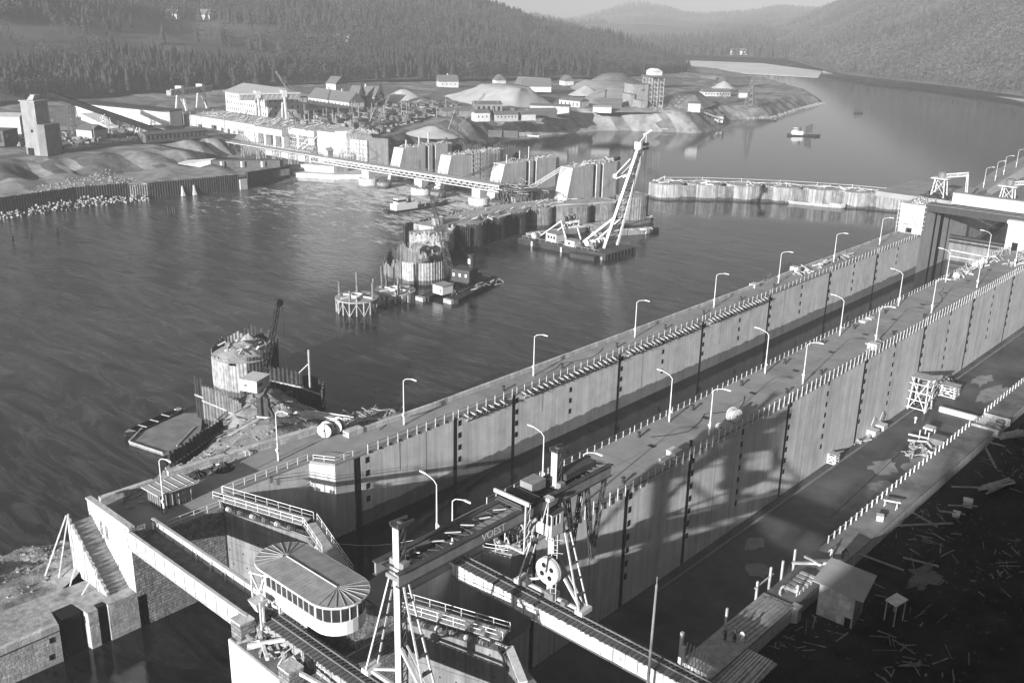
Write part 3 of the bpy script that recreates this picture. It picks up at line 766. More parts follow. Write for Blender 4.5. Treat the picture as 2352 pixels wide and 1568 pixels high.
# rock outcrops on the spur and boulders along the right shore
mb = MB(); Rr = random.Random(9)
for k in range(160):
    u, t = Rr.uniform(0.15, .62), Rr.uniform(0.02, .5)
    if fbm(u * 900, t * 500, .01) < 0.05: continue
    p = s_spur(u, t); s_ = Rr.uniform(4, 11)
    mb.hull([[(p[0] + s_ * .9 * math.cos(a) * Rr.uniform(.7, 1.2), p[1] + s_ * .7 * math.sin(a), p[2] - 2 + 0) for a in np.linspace(0, 2 * PI, 6, endpoint=False)],
             [(p[0] + s_ * .6 * math.cos(a) * Rr.uniform(.7, 1.2), p[1] + s_ * .5 * math.sin(a), p[2] + s_ * .6 * Rr.uniform(.5, 1)) for a in np.linspace(0, 2 * PI, 6, endpoint=False)]])
tag(mb.build('rock_outcrops', mat('pale_cliff', 0.3, 0.3, 0.1)), kind='stuff')

# the wood on the hillside below and behind the viewer, whose shade falls across the locks
wd = []
for k in range(1500):
    u, t = R4.random(), R4.uniform(0.15, 1.0)
    p = s_home(u, t)
    if p[1] > -22 or p[0] < -100: continue                      # behind the viewpoint only
    ku = p[0] + .171 * p[1]
    if ku < -42 and R4.random() > 0.06: continue
    if ku < -17 and R4.random() > .22: continue
    if R4.random() > .6: continue
    wd.append((p[0], p[1], p[2], R4.uniform(7, 13)))
HOMEB = [proto_bare(R4, 70, .25, .22, .055) for _ in range(6)] + [proto_conifer(R4, 6, 7) for _ in range(3)]
bake('hillside_wood', HOMEB, wd, LEAFB)

# ------------------------------------------------------------------ air
hz = bpy.data.materials.new('haze_air'); hz.use_nodes = True
t = hz.node_tree; t.nodes.clear()
pv = t.nodes.new('ShaderNodeVolumePrincipled'); ou = t.nodes.new('ShaderNodeOutputMaterial')
pv.inputs['Color'].default_value = (0.93, 0.93, 0.93, 1); pv.inputs['Density'].default_value = 0.00025; pv.inputs['Anisotropy'].default_value = 0.05
t.links.new(pv.outputs[0], ou.inputs['Volume'])
mb = MB(); mb.box(-4600, 3600, -800, 8400, -34, 330)
tag(mb.build('haze', hz), kind='stuff')
# ------------------------------------------------------------------ street lamps
LAMPM = mat('lamp_post_paint', 0.62, 0.10, 1.0, rough=0.6)
def lamp_proto(loc, label, group):
    r = thing('street_lamp', label, 'street lamp', loc, 0, group)
    mb = MB(); mb.tube([(0, 0, 0), (0, 0, 2.2)], .15, 8); mb.tube([(0, 0, 2.2), (0, 0, 7.5)], .10, 8, .065); mb.build('post', LAMPM, r, local=True)
    mb = MB(); mb.tube([(0, 0, 7.44), (.5, 0, 7.9), (1.3, 0, 8.15), (2.0, 0, 8.28)], .06, 6); mb.build('arm', LAMPM, r, local=True)
    mb = MB(); mb.hull([[(x, y * wd, 8.30 + z) for y, z in ((-1, 0), (-.8, .1), (.8, .1), (1, 0), (.6, -.09), (-.6, -.09))] for x, wd in ((1.9, .07), (2.2, .15), (2.9, .15), (3.05, .06))])
    mb.build('lamp_head', WHITE, r, local=True)
    mb = MB(); mb.lathe((0, -.18, 1.75), [(.02, -.03), (.26, -.03), (.26, .03), (.02, .03)], 12, 'y'); mb.build('signal_disc', WHITE, r, local=True)
    mb = MB(); mb.box(-.3, .3, -.3, .3, 0.005, .05); mb.build('base_plate', STEELM, r, local=True)
    return r
GL = 'street lamps along the lock walls'
ordn = ['first', 'second', 'third', 'fourth', 'fifth', 'sixth', 'seventh', 'eighth', 'ninth']
lp = None
rows = [(-108.8, 0.0, [(-108.8, 96), (-108.8, 127.3), (-108.8, 158.7), (-108.8, 189.2), (-108.8, 219.4), (-108.8, 250.3), (-108.8, 280.5)], 'bent white street lamp, %s from near end of river side row'),
        (-79.5, PI, [(-79.4, 75.2), (-79.4, 95.5), (-79.4, 127.1), (-79.4, 158.7), (-79.5, 190.5), (-79.6, 221.5), (-79.6, 251.5), (-79.6, 282.5)], 'bent white street lamp with arm over water, %s from near end of row'),
        (-71.9, 0.0, [(-75.0, 73.6), (-71.9, 94.8), (-71.9, 127.1), (-71.9, 158.8), (-72, 190.7), (-72, 221.3), (-72.1, 251.7), (-72.3, 282.2)], 'bent white street lamp above drained lock, %s from near end of row')]
for x0, rz, pts, lab in rows:
    for i, (x, y) in enumerate(pts):
        if lp is None: lp = lamp_proto((x, y, 0), lab % ordn[i], GL)
        else: copy_thing(lp, (x, y, 0), rz, lab % ordn[i])
copy_thing(lp, (-111.9, 74.4, 0), 0, 'white street lamp on the lower platform beside the curving stone parapet')
copy_thing(lp, (-109.4, 55.0, 0), 0, 'white street lamp right in front of the glass booth')

# ------------------------------------------------------------------ railings
POSTM = mat('post_paint', .5, .25, 1.5)
def railing(label, p0, p1, step, ztop, zlow, rails, r_post=.055, group='railings along the lock walls', side=(0, 0), material=WHITE, zbase=0.0):
    a = Vector((p0[0], p0[1], 0)); b_ = Vector((p1[0], p1[1], 0)); L_ = (b_ - a).length; n = max(1, round(L_ / step))
    r = thing('railing', label, 'railing', (p0[0], p0[1], zbase), 0, group)
    pm = None
    for k in range(n + 1):
        p = (b_ - a) * (k / n)
        if pm is None:
            mb = MB(); mb.box(side[0] - r_post, side[0] + r_post, side[1] - r_post, side[1] + r_post, zlow, ztop)
            pm = mb.build('post', material, r, local=True)
        else:
            c = pm.copy(); COL.objects.link(c); c.location = p; c.parent = r
    for z in rails:
        mb = MB(); mb.bar((0 - side[0] * .3, 0, z), ((b_ - a).x - side[0] * .3, (b_ - a).y, z), .07); mb.build('rail', STEELM if material in (WHITE, POSTM) else material, r, local=True)
    return r
jc = [80] + JC[1:] + [300]
jl = [85] + JL + [300]
for k in range(len(jc) - 1):
    y0, y1 = jc[k] + .6, jc[k + 1] - .6
    if k == 0: y0 = 86
    railing('white posts on wall face above drained lock, %s stretch from near end' % ordn[k], (XC1 + .1, y0), (XC1 + .1, y1), 1.78, 1.15, -0.85, (1.05, .45), .06, side=(.08, 0), material=POSTM)
    railing('white two rail railing above narrow water, %s stretch from near end' % ordn[k], (XC0 + .25, y0), (XC0 + .25, y1), 1.8, 1.1, 0.0, (1.05, .55), .055, material=POSTM)
for k in range(len(jl) - 1):
    y0, y1 = jl[k] + .6, jl[k + 1] - .6
    railing('white posts along river side lock wall edge, %s stretch from near end' % ordn[k], (XL + .1, y0), (XL + .1, y1), 2.0, 1.2, -0.35 if not 106 < y0 < 212 else 0, (1.1, .5), .055 if not 106 < y0 < 212 else .045, side=(.04, 0), material=POSTM)
# hanging work platform of white brackets under the coping of the left wall
gw = 'hanging bracket platforms'
for k in range(1, 5):
    y0, y1 = JL[k - 1] + 2.0, JL[k] - .7
    r = thing('work_platform', 'pale zigzag brackets under river side coping, %s of four from near end' % ordn[k - 1], 'work platform', (XL, y0, -1.6), 0, gw)
    n = int((y1 - y0) / 1.45); b0 = None
    for i in range(n):
        if b0 is None:
            mb = MB(); mb.bar((.05, 0, -.1), (1.0, .1, -.35), .22, .1); mb.bar((1.0, .1, -.35), (.07, .55, -1.55), .2, .1); mb.bar((.07, .55, -1.55), (.75, .75, -.4), .16, .1)
            mb.bar((.5, -.1, -.3), (.9, .9, -.9), .2, .08)
            for q in range(len(mb.v)): mb.v[q] = (mb.v[q][0], mb.v[q][1], mb.v[q][2] + 1.6)
            b0 = mb.build('bracket', mat('bracket_timber', 0.5, 0.2, 1.0), r, local=True)
        else:
            c = b0.copy(); COL.objects.link(c); c.parent = r; c.location = (0, i * 1.45, 0); c.rotation_euler = (0, 0, R4.uniform(-.25, .25))
    mb = MB(); mb.box(.03, .85, -.5, n * 1.45, 1.02, 1.08); mb.build('plank', WOODD, r, local=True)

# pipe railings of the lower head
def pipe_rail(label, pts, h=1.05, name='railing', step=1.7, z=0.0, group=None):
    pts = [Vector(p) for p in pts]
    r = thing(name, label, 'railing', tuple(pts[0]), 0, group)
    for zz in (h, h * .52):
        mb = MB(); mb.tube([p + Vector((0, 0, zz)) for p in pts], .045, 5); mb.build('rail', WHITE, r)
    for a, b_ in zip(pts[:-1], pts[1:]):
        n = max(1, round((b_ - a).length / step))
        for k in range(n + 1):
            p = a + (b_ - a) * (k / n); mb = MB(); mb.tube([p, p + Vector((0, 0, h))], .04, 5); mb.build('post', WHITE, r)
    return r
pipe_rail('thin white pipe railing along the lower platform edge in front of the booth', [(-105.5, 53.2, 0), (-105.5, 60.8, 0)])
pipe_rail('thin white pipe railing round the gate recess of the river side wall', [(-108.9, 63.2, 0), (-108.9, 77.4, 0)])
pipe_rail('short white pipe railing on top of the bright recess corner', [(-108.4, 78.0, 0), (-105.5, 79.7, 0), (-105.5, 83, 0)], .95)

# ------------------------------------------------------------------ footbridge over the left lock
r = thing('footbridge', 'plank footbridge with white plate sides crossing the lower approach to the pier head', 'footbridge', (-93.3, 50, 0))
for y, nm in ((48.25, 'near'), (51.9, 'far')):
    mb = MB(); mb.box(XL - 1.2, XC0 + .9, y - .03, y + .03, -.75, 1.55); mb.build('side_plate', WHITE, r)
    mb = MB(); mb.box(XL - 1.2, XC0 + .9, y - .2, y + .2, 1.553, 1.64); mb.box(XL - 1.2, XC0 + .9, y - .2, y + .2, -.83, -.752); mb.build('flange', mat('flange_paint', .45, .2, 1.0), r)
    for k in range(12):
        x = XL - .6 + k * 2.2; mb = MB(); mb.box(x - .05, x + .05, y - .17, y - .032, -.75, 1.55); mb.build('stiffener', mat('stiffener_paint', .42, .2, 1.), r)
mb = MB()
for k in range(52): mb.box(XL - 1.2 + k * .5, XL - .73 + k * .5, 48.45, 51.7, .12 + R4.uniform(-.01, .01), .2)
mb.build('plank_deck', WOODD, r)
mb = MB(); mb.bar((XL + .5, 52.15, 1.5), (XC0 + .5, 52.15, 1.5), .12); 
for x in (-96.5, -93.4, -90.3): mb.bar((x, 52.1, 1.5), (x + .9, 51.3, .2), .14); mb.bar((x, 52.1, 1.5), (x + .3, 53.4, -.3), .14)
mb.build('timber_strut', WOOD, r)

# ------------------------------------------------------------------ mitre gates
GATEM = mat('gate_plating', 0.20, 0.25, 0.4, streak=0.5, rough=0.6)
def gate_leaf(label, a, b_, zb, zt, walk=True):
    r = thing('mitre_gate', label, 'lock gate', (a[0], a[1], zb))
    A_, B2 = Vector((a[0], a[1], 0)), Vector((b_[0], b_[1], 0)); d = (B2 - A_).normalized(); n = Vector((d.y, -d.x, 0))
    if n.y > 0: n = -n
    L_ = (B2 - A_).length
    def P_(s, o, z): p = A_ + d * s + n * o; return (p.x, p.y, z)
    mb, bk = MB(), MB()
    hs = []
    for row, z in enumerate((-1.6, -4.2, -6.4, -8.4)):
        for c_ in range(6):
            s = .9 + c_ * (L_ - 1.6) / 5.5 + (row % 2) * .5
            if 0 < s < L_ - .6: hs.append((s, s + .22, z - zb + zt - zt, z - zb + .2))
    holed(mb, bk, P_(0, .9, zb), d, (0, 0, 1), L_, zt - zb, [h for h in hs if h[3] < zt - zb - .3], .12)
    mb.quad(P_(0, .9, zt), P_(L_, .9, zt), P_(L_, -.2, zt), P_(0, -.2, zt)); mb.quad(P_(L_, .9, zb), P_(L_, -.2, zb), P_(L_, -.2, zt), P_(L_, .9, zt)); mb.quad(P_(L_, -.2, zb), P_(0, -.2, zb), P_(0, -.2, zt), P_(L_, -.2, zt)); mb.quad(P_(0, -.2, zb), P_(0, .9, zb), P_(0, .9, zt), P_(0, -.2, zt))
    mb.build('skin_plate', GATEM, r); each(bk, 'drain_hole', DARK, r)
    for z in (-2.4, -5.2, -7.6, -10):
        if z > zb: mb = MB(); mb.bar(P_(.1, .93, z), P_(L_ - .1, .93, z), .08, .1); mb.build('seam', GATEM, r)
    if walk:
        mb = MB(); zz = .95
        for k in range(int(L_ / 1.25)): mb.hull([[P_(k * 1.25, o, zz + q) for o, q in ((-.7, 0), (1.3, 0), (1.3, .1), (-.7, .1))], [P_(k * 1.25 + 1.2, o, zz + q) for o, q in ((-.7, 0), (1.3, 0), (1.3, .1), (-.7, .1))]])
        mb.build('walkway', mat('walkway_plates', .36, .2, 1.0), r)
        mb = MB()
        for k in range(10):
            s = .8 + k * (L_ - 1.5) / 9; mb.bar(P_(s, .6, zt), P_(s, .6, zz), .12)
        mb.bar(P_(.2, 1.1, zz - .12), P_(L_, 1.1, zz - .12), .12, .2); mb.build('walkway_support', STEELD, r)
        for k in range(6):
            s = 1.2 + k * (L_ - 2) / 6; p = P_(s, .75, zt + .45)
            mb = MB(); mb.lathe(p, [(.05, -.25), (.34, -.25), (.34, -.05), (.12, 0), (.12, .2), (.3, .2), (.3, .3), (.05, .3)], 10, 'x'); mb.build('gear', STEELM if k % 2 else STEELL, r)
        for o in (1.22, -.62):
            for z in (zz + 1.08, zz + .58):
                mb = MB(); mb.tube([P_(-.9, o, z), P_(L_, o, z)], .045, 5); mb.build('handrail', WHITE, r)
            n_ = int(L_ / 1.6)
            for k in range(n_ + 1):
                s = -.9 + k * (L_ + .9) / n_; mb = MB(); mb.tube([P_(s, o, zz), P_(s, o, zz + 1.08)], .04, 5); mb.build('rail_post', WHITE, r)
    return r
gate_leaf('mitre gate leaf hinged on the river side wall, walkway with white handrails on top', (XL - .9, 62.0), (-92.6, 65.8), -13, -.75)
gate_leaf('mitre gate leaf behind the oval control cabin with a walkway running to it', (XC0 + .9, 61.6), (-92.4, 65.9), -13, -.75)
gate_leaf('gate leaf hinged on the middle pier in the drained lock with unfinished walkway', (-70.6, 61.8), (-58.6, 65.6), -19, -.75)
gate_leaf('shadowed outer gate leaf of the drained lock missing its handrails', (-45.6, 60.5), (-58.4, 65.6), -19, -.75, walk=False)
mb = MB(); mb.bar((-58.2, 65.4, -.2), (-53.5, 62.4, -.5), .9, .15); r = mb.build('gangplank', WOODL); tag(r, 'pale loose gangplank sloping down over the corner of the drained lock gate', 'plank', kind='thing')
mb = MB()
for k in range(4): mb.bar((-69 + k * 2.6, 64.4 - .1 * k, .25 + .02 * k), (-65.5 + k * 2.6, 64.9 - .1 * k, .3 + .02 * k), .3, .06)
tag(mb.build('planks', WOODL), 'loose planks laid end to end along the gate walkway of the drained lock', 'planks', kind='thing')

# ------------------------------------------------------------------ oval control cabin
r = thing('control_cabin', 'oval lock control cabin with ribbed flat roof and a ribbon of windows', 'control cabin', (-75, 53, -1))
def stadium(rad_, n=14, x0=-79.3, x1=-70.4, yc=53.0):
    return [(x1 + rad_ * math.cos(a), yc + rad_ * math.sin(a)) for a in np.linspace(-PI / 2, PI / 2, n)] + [(x0 + rad_ * math.cos(a), yc + rad_ * math.sin(a)) for a in np.linspace(PI / 2, 3 * PI / 2, n)]
o_, i_ = stadium(3.35), stadium(2.75)
top = [(max(-79.3, min(-70.4, x)), 53.0, 7.12) for x, y in o_]
mb = MB(); mb.hull([[(x, y, 6.72) for x, y in o_], [(x, y, 6.9) for x, y in o_], top], cap=False); mb.prism(o_, 6.6, 6.72)
mb.build('roof', mat('cabin_roof_sheet', .27, .3, .9), r)
mb = MB(); 
for i in range(len(o_)):
    a, b_ = o_[i], o_[(i + 1) % len(o_)]; mb.bar((a[0], a[1], 6.8), (b_[0], b_[1], 6.8), .08, .2)
mb.build('roof_edge', WHITE, r)
for cx_, a0 in ((-70.4, -PI / 2), (-79.3, PI / 2)):
    for k in range(1, 11):
        a = a0 + PI * k / 11
        mb = MB(); mb.bar((cx_ + .35 * math.cos(a), 53 + .35 * math.sin(a), 7.14), (cx_ + 3.3 * math.cos(a), 53 + 3.3 * math.sin(a), 6.97), .045, .06); mb.build('roof_rib', mat('roof_rib_metal', .4, .1, 1.), r)
mb = MB(); mb.bar((-79.2, 53, 7.16), (-70.5, 53, 7.16), .07, .1); mb.build('ridge_strip', WHITE, r)
for k in range(17):
    x = -79 + k * .53; mb = MB()
    for s in (1, -1): mb.bar((x, 53 + s * .1, 7.12), (x, 53 + s * 3.3, 6.925), .03, .04)
    mb.build('roof_seam', mat('roof_seam_metal', .28, .1, 1.), r)
mb = MB(); mb.prism(i_, 4.75, 6.6); mb.build('window_band', GLASS, r)
j_ = stadium(2.78, 12)
def along(pts, step):
    out = []; P2 = [Vector((p[0], p[1])) for p in pts]; acc = 0
    for a, b_ in zip(P2, P2[1:] + P2[:1]):
        L_ = (b_ - a).length; t_ = step - acc if acc else 0
        while t_ < L_: out.append(a + (b_ - a) * (t_ / L_)); t_ += step
        acc = (acc + L_) % step
    return out
for p in along(stadium(2.8, 14), .95):
    mb = MB(); mb.box(p.x - .05, p.x + .05, p.y - .05, p.y + .05, 4.75, 6.6); mb.build('mullion', STEELL, r)
mb = MB(); mb.prism(stadium(2.85), 3.2, 4.75); mb.build('parapet_band', WHITE, r)
mb, bk = MB(), MB()
mb.prism([(-79.6, 50.85), (-79.6, 55.4), (-78.6, 55.4), (-78.6, 50.85)], -.9, 3.2)
holed(mb, bk, (-78.6, 50.85, -.9), (1, 0, 0), (0, 0, 1), 5.6, 4.1, [(4.3, 5.3, .02, 2.3)], .4)
mb.box(-78.55, -73.0, 51.4, 55.4, -.9, 3.19); mb.build('lower_wall', WHITE, r); bk.build('doorway', DARK, r)
mb = MB(); mb.box(-77.6, -74.4, 50.78, 50.845, .9, 2.1); mb.build('wall_panel', mat('panel_grey', .2, .15, 1.), r)
mb = MB(); mb.hull([[(-81.6, 51.0, 4.74), (-79.6, 51.0, 4.74), (-79.6, 51.0, .6)], [(-81.6, 51.3, 4.74), (-79.6, 51.3, 4.74), (-79.6, 51.3, .6)]]); mb.build('side_bracket', WHITE, r)
r.location = (r.location[0] - 1.7, r.location[1] + 1.1, r.location[2] - 1.2)
mb = MB()
for p, q in (((-82.6, 50.6, .5), (-82.6, 50.6, 5)), ((-81.0, 51.3, .5), (-81.0, 51.3, 5.2)), ((-82.6, 50.6, .6), (-81, 51.3, 4.6)), ((-82.6, 50.6, 4.6), (-81, 51.3, .6)), ((-82.9, 50.5, 4.7), (-80.6, 51.4, 4.7)), ((-83, 50.3, .6), (-80.4, 51.6, .6))): mb.bar(p, q, .16)
tag(mb.build('trestle', WOODL), 'pale timber trestle beside the left end of the oval control cabin', 'trestle', kind='thing')

# ------------------------------------------------------------------ track girders and the portal crane
def track(label, y, x0, x1, zt, web=None):
    r = thing('track_girder', label, 'rail girder', ((x0 + x1) / 2, y, zt - 1.9))
    mb = MB(); mb.box(x0, x1, y - 1.13, y - 1.07, zt - 1.9, zt - .1); mb.build('web', web or WHITE, r)
    mb = MB(); mb.box(x0, x1, y + .9, y + .96, zt - 1.9, zt - .1); mb.build('rear_web', STEELL, r)
    for z in (zt - 1.96, zt - .09):
        mb = MB(); mb.box(x0, x1, y - 1.3, y + 1.1, z - .03, z + .03); mb.build('flange', STEELM, r)
    for k in range(int((x1 - x0) / 1.55) + 1):
        x = x0 + .3 + k * 1.55
        mb = MB(); mb.box(x - .04, x + .04, y - 1.26, y - 1.133, zt - 1.9, zt - .13); mb.build('stiffener', mat('stiffener_paint', .42, .2, 1.), r)
    t0 = None
    for k in range(int((x1 - x0) / .62)):
        x = x0 + .3 + k * .62
        if t0 is None: mb = MB(); mb.box(x - .14, x + .14, y - 1.45, y + 1.0, zt - .055, zt + .13); t0 = mb.build('sleeper', WOODD, r)
        elif k < 100: c = t0.copy(); COL.objects.link(c); c.parent = r; c.location = (k * .62, R4.uniform(-.1, .1), 0)
    for dy in (-.35, .55):
        mb = MB(); mb.box(x0, x1, y + dy - .05, y + dy + .05, zt + .133, zt + .27); mb.build('rail', STEELM, r)
    return r
track('long white plate girder with crane rails spanning the drained lock', 73.1, -76.2, -38, .75)
tg = track('rail girder with timber sleepers running past the oval cabin towards the right', 50.7, -78.8, -48, .72, mat('girder_grey', .3, .2, 1., streak=.2))
# painted letters on the near girder
def text(body, size, loc, ex, ey, material, name='lettering', parent=None, depth=.01):
    cu = bpy.data.curves.new(name, 'FONT'); cu.body = body; cu.size = size; cu.extrude = depth
    to = bpy.data.objects.new(name, cu); COL.objects.link(to)
    dg = bpy.context.evaluated_depsgraph_get(); me = bpy.data.meshes.new_from_object(to.evaluated_get(dg)); bpy.data.objects.remove(to)
    me.materials.clear(); me.materials.append(material)
    ex, ey = Vector(ex).normalized(), Vector(ey).normalized(); ez = ex.cross(ey)
    M_ = Matrix((( ex.x, ey.x, ez.x, loc[0]), (ex.y, ey.y, ez.y, loc[1]), (ex.z, ey.z, ez.z, loc[2]), (0, 0, 0, 1)))
    me.transform(M_)
    o = bpy.data.objects.new(name, me); COL.objects.link(o)
    if parent is not None:
        me.transform(Matrix.Translation(-Vector(parent['_o']))); o.parent = parent; o['_o'] = parent['_o']
    return o

text('VÖEST', 1.5, (-72.6, 49.5, -.95), (1, 0, 0), (0, 0, 1), WHITE, 'lettering', tg, .01)
r = thing('portal_crane', 'lattice portal crane with two box masts, a long bridge girder and a glazed cab', 'crane', (-60, 63, .9))
CR_M = mat('crane_paint', 0.24, 0.18, 0.6, rough=.55, streak=.2)
CR_D = mat('crane_dark_steel', 0.06, 0.4, 0.8, rough=.6)
for y in (52.0, 74.3):
    mb = MB(); mb.box(-60.42, -59.62, y - .3, y - .22, .9, 18.6); mb.build('mast_plate', STEELL, r)
    mb = MB()
    for x in (-60.4, -59.64): mb.bar((x, y - .2, .9), (x, y - .2, 18.6), .1); mb.bar((x, y + .55, .9), (x, y + .55, 18.6), .12)
    for k in range(16):
        z0, z1 = 1 + k * 1.1, 2.1 + k * 1.1
        for x in (-60.42, -59.62): mb.bar((x, y - .2, z0), (x, y + .55, z1), .09); mb.bar((x, y - .2, z1), (x, y + .55, z1), .07)
    mb.build('mast_lattice', CR_D, r)
    mb = MB(); mb.box(-60.55, -59.4, y - .45, y + .9, 18.6, 18.75); mb.bar((-60.5, y - .5, 18.95), (-60.3, y + 1.4, 18.95), .14, .3); mb.bar((-59.5, y - .5, 18.95), (-59.4, y + 1.4, 18.95), .14, .3); mb.box(-60.6, -59.4, y + .2, y + .5, 18.76, 19.0)
    mb.build('mast_head', CR_D, r)
    mb = MB(); mb.box(-61.2, -58.9, y - .55, y + .75, 13.2, 13.6); mb.box(-60.9, -60.43, y - .3, y + .5, 13.6, 15.2); mb.box(-59.6, -59.0, y - .3, y + .5, 13.6, 15.2); mb.build('collar', CR_M, r)
    for sx, xf in ((-1, -64.3), (1, -55.4)):
        for dy in (-.75, .75):
            mb = MB(); mb.bar((-60 + sx * .9, y + dy * .4, 13.3), (xf, y + dy, 1.3), .16); mb.build('leg', STEELL, r)
        for k in range(1, 7):
            mb = MB(); t_ = k / 7; x = -60 + sx * .9 + (xf + 60 - sx * .9) * t_; z = 13.3 - 12 * t_; w_ = .3 + .45 * t_; mb.bar((x, y - w_, z), (x, y + w_, z), .12, .4, (1, 0, 0)); mb.build('leg_batten', CR_D, r)
        mb = MB(); mb.box(xf - .5, xf + .5, y - .9, y + .9, .95, 1.5); mb.build('bogie', STEELL, r)
    mb = MB(); mb.box(-64.6, -55.2, y - .45, y - .15, 1.1, 1.45); mb.build('sill_beam', STEELL, r)
    mb = MB(); mb.bar((-60, y - .2, 6.3), (-55.7, y - .2, 1.5), .28, .3); mb.bar((-60, y + .5, 6.3), (-55.7, y + .5, 1.5), .2, .2); mb.bar((-60, y - .2, 3.4), (-63.6, y - .2, 1.6), .24); mb.build('knee_brace', STEELL, r)
# bridge girder with double chords, deck clutter and overhang
mb = MB()
for x in (-61.5, -58.4): mb.box(x - .12, x + .12, 50.5, 82.0, 13.75, 14.95)
mb.build('girder_web', CR_M, r)
mb = MB()
for x in (-61.5, -58.4): mb.box(x - .3, x + .3, 50.4, 82.1, 14.953, 15.05); mb.box(x - .28, x + .28, 50.4, 82.1, 13.66, 13.747)
for k in range(16): mb.bar((-61.3, 51 + k * 2, 14.6), (-58.6, 52.9 + k * 2, 14.6), .12); mb.bar((-61.3, 51 + k * 2, 14.6), (-58.6, 51 + k * 2, 14.6), .12)
mb.box(-61.3, -58.6, 70, 80, 14.2, 14.3)
mb.build('girder_bracing', CR_D, r)
for k in range(6): mb = MB(); mb.bar((-60.4 + R4.uniform(-.3, .3), 54 + k * 2.2, 15.1), (-59.6, 54.5 + k * 2.2 + R4.uniform(-.8, .8), 15.12), .16, .06); mb.build('deck_plank', WOODL, r)
text('VÖEST', 1.15, (-58.27, 61.2, 13.92), (0, 1, 0), (0, 0, 1), WHITE, 'lettering', r, .006)
mb = MB(); mb.box(-61.6, -59.9, 70.4, 72.6, 15.1, 16.1); mb.build('winch_house', CR_M, r)
mb = MB(); mb.box(-61.9, -58.2, 66.9, 70.1, 15.08, 15.3)
for k in range(8): mb.box(-61.8, -58.4, 67 + k * .4, 67.18 + k * .4, 15.31, 15.5)
mb.build('trolley_frame', CR_D, r)
mb = MB(); mb.box(-60.7, -59.2, 75.2, 80.4, 15.08, 15.8); mb.build('cable_housing', CR_D, r)
mb = MB()
for x in (-61.4, -58.5):
    for y0, y1 in ((81.2, 79.5), (78, 79.5)): lattice(mb, (x, y0, 13.7), (x, y1, 4.0), .35, 8, .06)
mb.build('hoist_tower', CR_D, r)
mb = MB(); mb.bar((-62.3, 67.2, 15.9), (-57.5, 67.2, 15.9), .22, .4); mb.bar((-57.9, 67.2, 15.7), (-58, 67.2, 10.2), .14, .18); mb.bar((-57.9, 67.9, 15.7), (-58, 67.6, 10), .08); mb.bar((-58, 67.2, 10.2), (-62, 67.2, 10.2), .2, .2)
for k in range(4): mb.bar((-57.9, 67.2, 10.5 + k * 1.3), (-57.9, 67.9, 11.2 + k * 1.3), .08)
mb.build('trolley_portal', STEELL, r)
mb = MB(); mb.bar((-57.8, 70.6, 15.2), (-57.9, 70.6, 10.4), .1); mb.bar((-57.8, 70.6, 15.2), (-58, 69.8, 12.4), .08); mb.box(-58.4, -57.5, 70.4, 71.2, 14.95, 15.3); mb.build('cab_hanger', STEELL, r)
# sheave wheel at the far mast
mb = MB(); wc = (-59.2, 72.6, 5.2); prof = [(0.3, -.16), (1.55, -.2), (1.6, .1), (1.42, .14), (1.42, .2), (1.6, .24), (1.6, .4), (.3, .4)]
mb.lathe(wc, prof, 28, 'y'); mb.build('sheave_wheel', STEELL, r, smooth=False)
for k in range(4):
    a = PI / 4 + k * PI / 2 + .2; mb = MB(); mb.lathe((wc[0] + .78 * math.sin(a), wc[1] - .21, wc[2] + .78 * math.cos(a)), [(.05, 0), (.3, 0), (.3, -.012), (.05, -.012)], 14, 'y'); mb.build('wheel_opening', DARK, r)
mb = MB(); mb.bar((-59.2, 72.3, 5.2), (-58.9, 72.3, 7.3), .16); mb.build('wheel_stay', CR_D, r)
# driver's cab
mb, bk = MB(), MB(); cx0, cx1, cy0, cy1, cz0, cz1 = -59.7, -57.6, 71.0, 72.9, 10.5, 13.2
holed(mb, bk, (cx0, cy0, cz0), (1, 0, 0), (0, 0, 1), 2.1, 2.7, [(.12, .62, 1.35, 2.5), (.74, 1.38, 1.35, 2.5), (1.5, 2.0, 1.35, 2.5)], .08)
holed(mb, bk, (cx1, cy0, cz0), (0, 1, 0), (0, 0, 1), 1.9, 2.7, [(.3, .8, 1.3, 2.4), (.9, 1.4, 1.3, 2.4)], .08)
mb.quad((cx0, cy1, cz0), (cx0, cy0, cz0), (cx0, cy0, cz1), (cx0, cy1, cz1)); mb.quad((cx1, cy1, cz0), (cx0, cy1, cz0), (cx0, cy1, cz1), (cx1, cy1, cz1))
mb.quad((cx0, cy0, cz0), (cx0, cy1, cz0), (cx1, cy1, cz0), (cx1, cy0, cz0))
mb.build('cab', STEELL, r); each(bk, 'cab_window', GLASS, r)
mb = MB(); mb.box(cx0 - .12, cx1 + .12, cy0 - .12, cy1 + .12, cz1 + .003, cz1 + .12); mb.build('cab_roof', CR_D, r)
mb = MB()
for k in range(12): mb.bar((-59.2, 73.2, 2.2 + k * .6), (-58.7, 73.5, 2.2 + k * .6), .05)
mb.bar((-59.2, 73.2, 1.2), (-59.2, 73.2, 9.5), .07); mb.bar((-58.7, 73.5, 1.2), (-58.7, 73.5, 9.5), .07)
for k in range(4): mb.bar((-59.6, 73.0, 4 + k * 1.6), (-58.2, 73.9, 4 + k * 1.6), .05)
mb.build('ladder', STEELL, r)
for q in ((-59.9, -58.7, 73.0, 74.2, 1.4, 2.2), (-57.6, -57, 73, 73.6, 1.45, 2.0), (-63.4, -62.6, 72.9, 73.7, 1.5, 2.1)): mb = MB(); mb.box(*q); mb.build('travel_motor', STEELM, r)
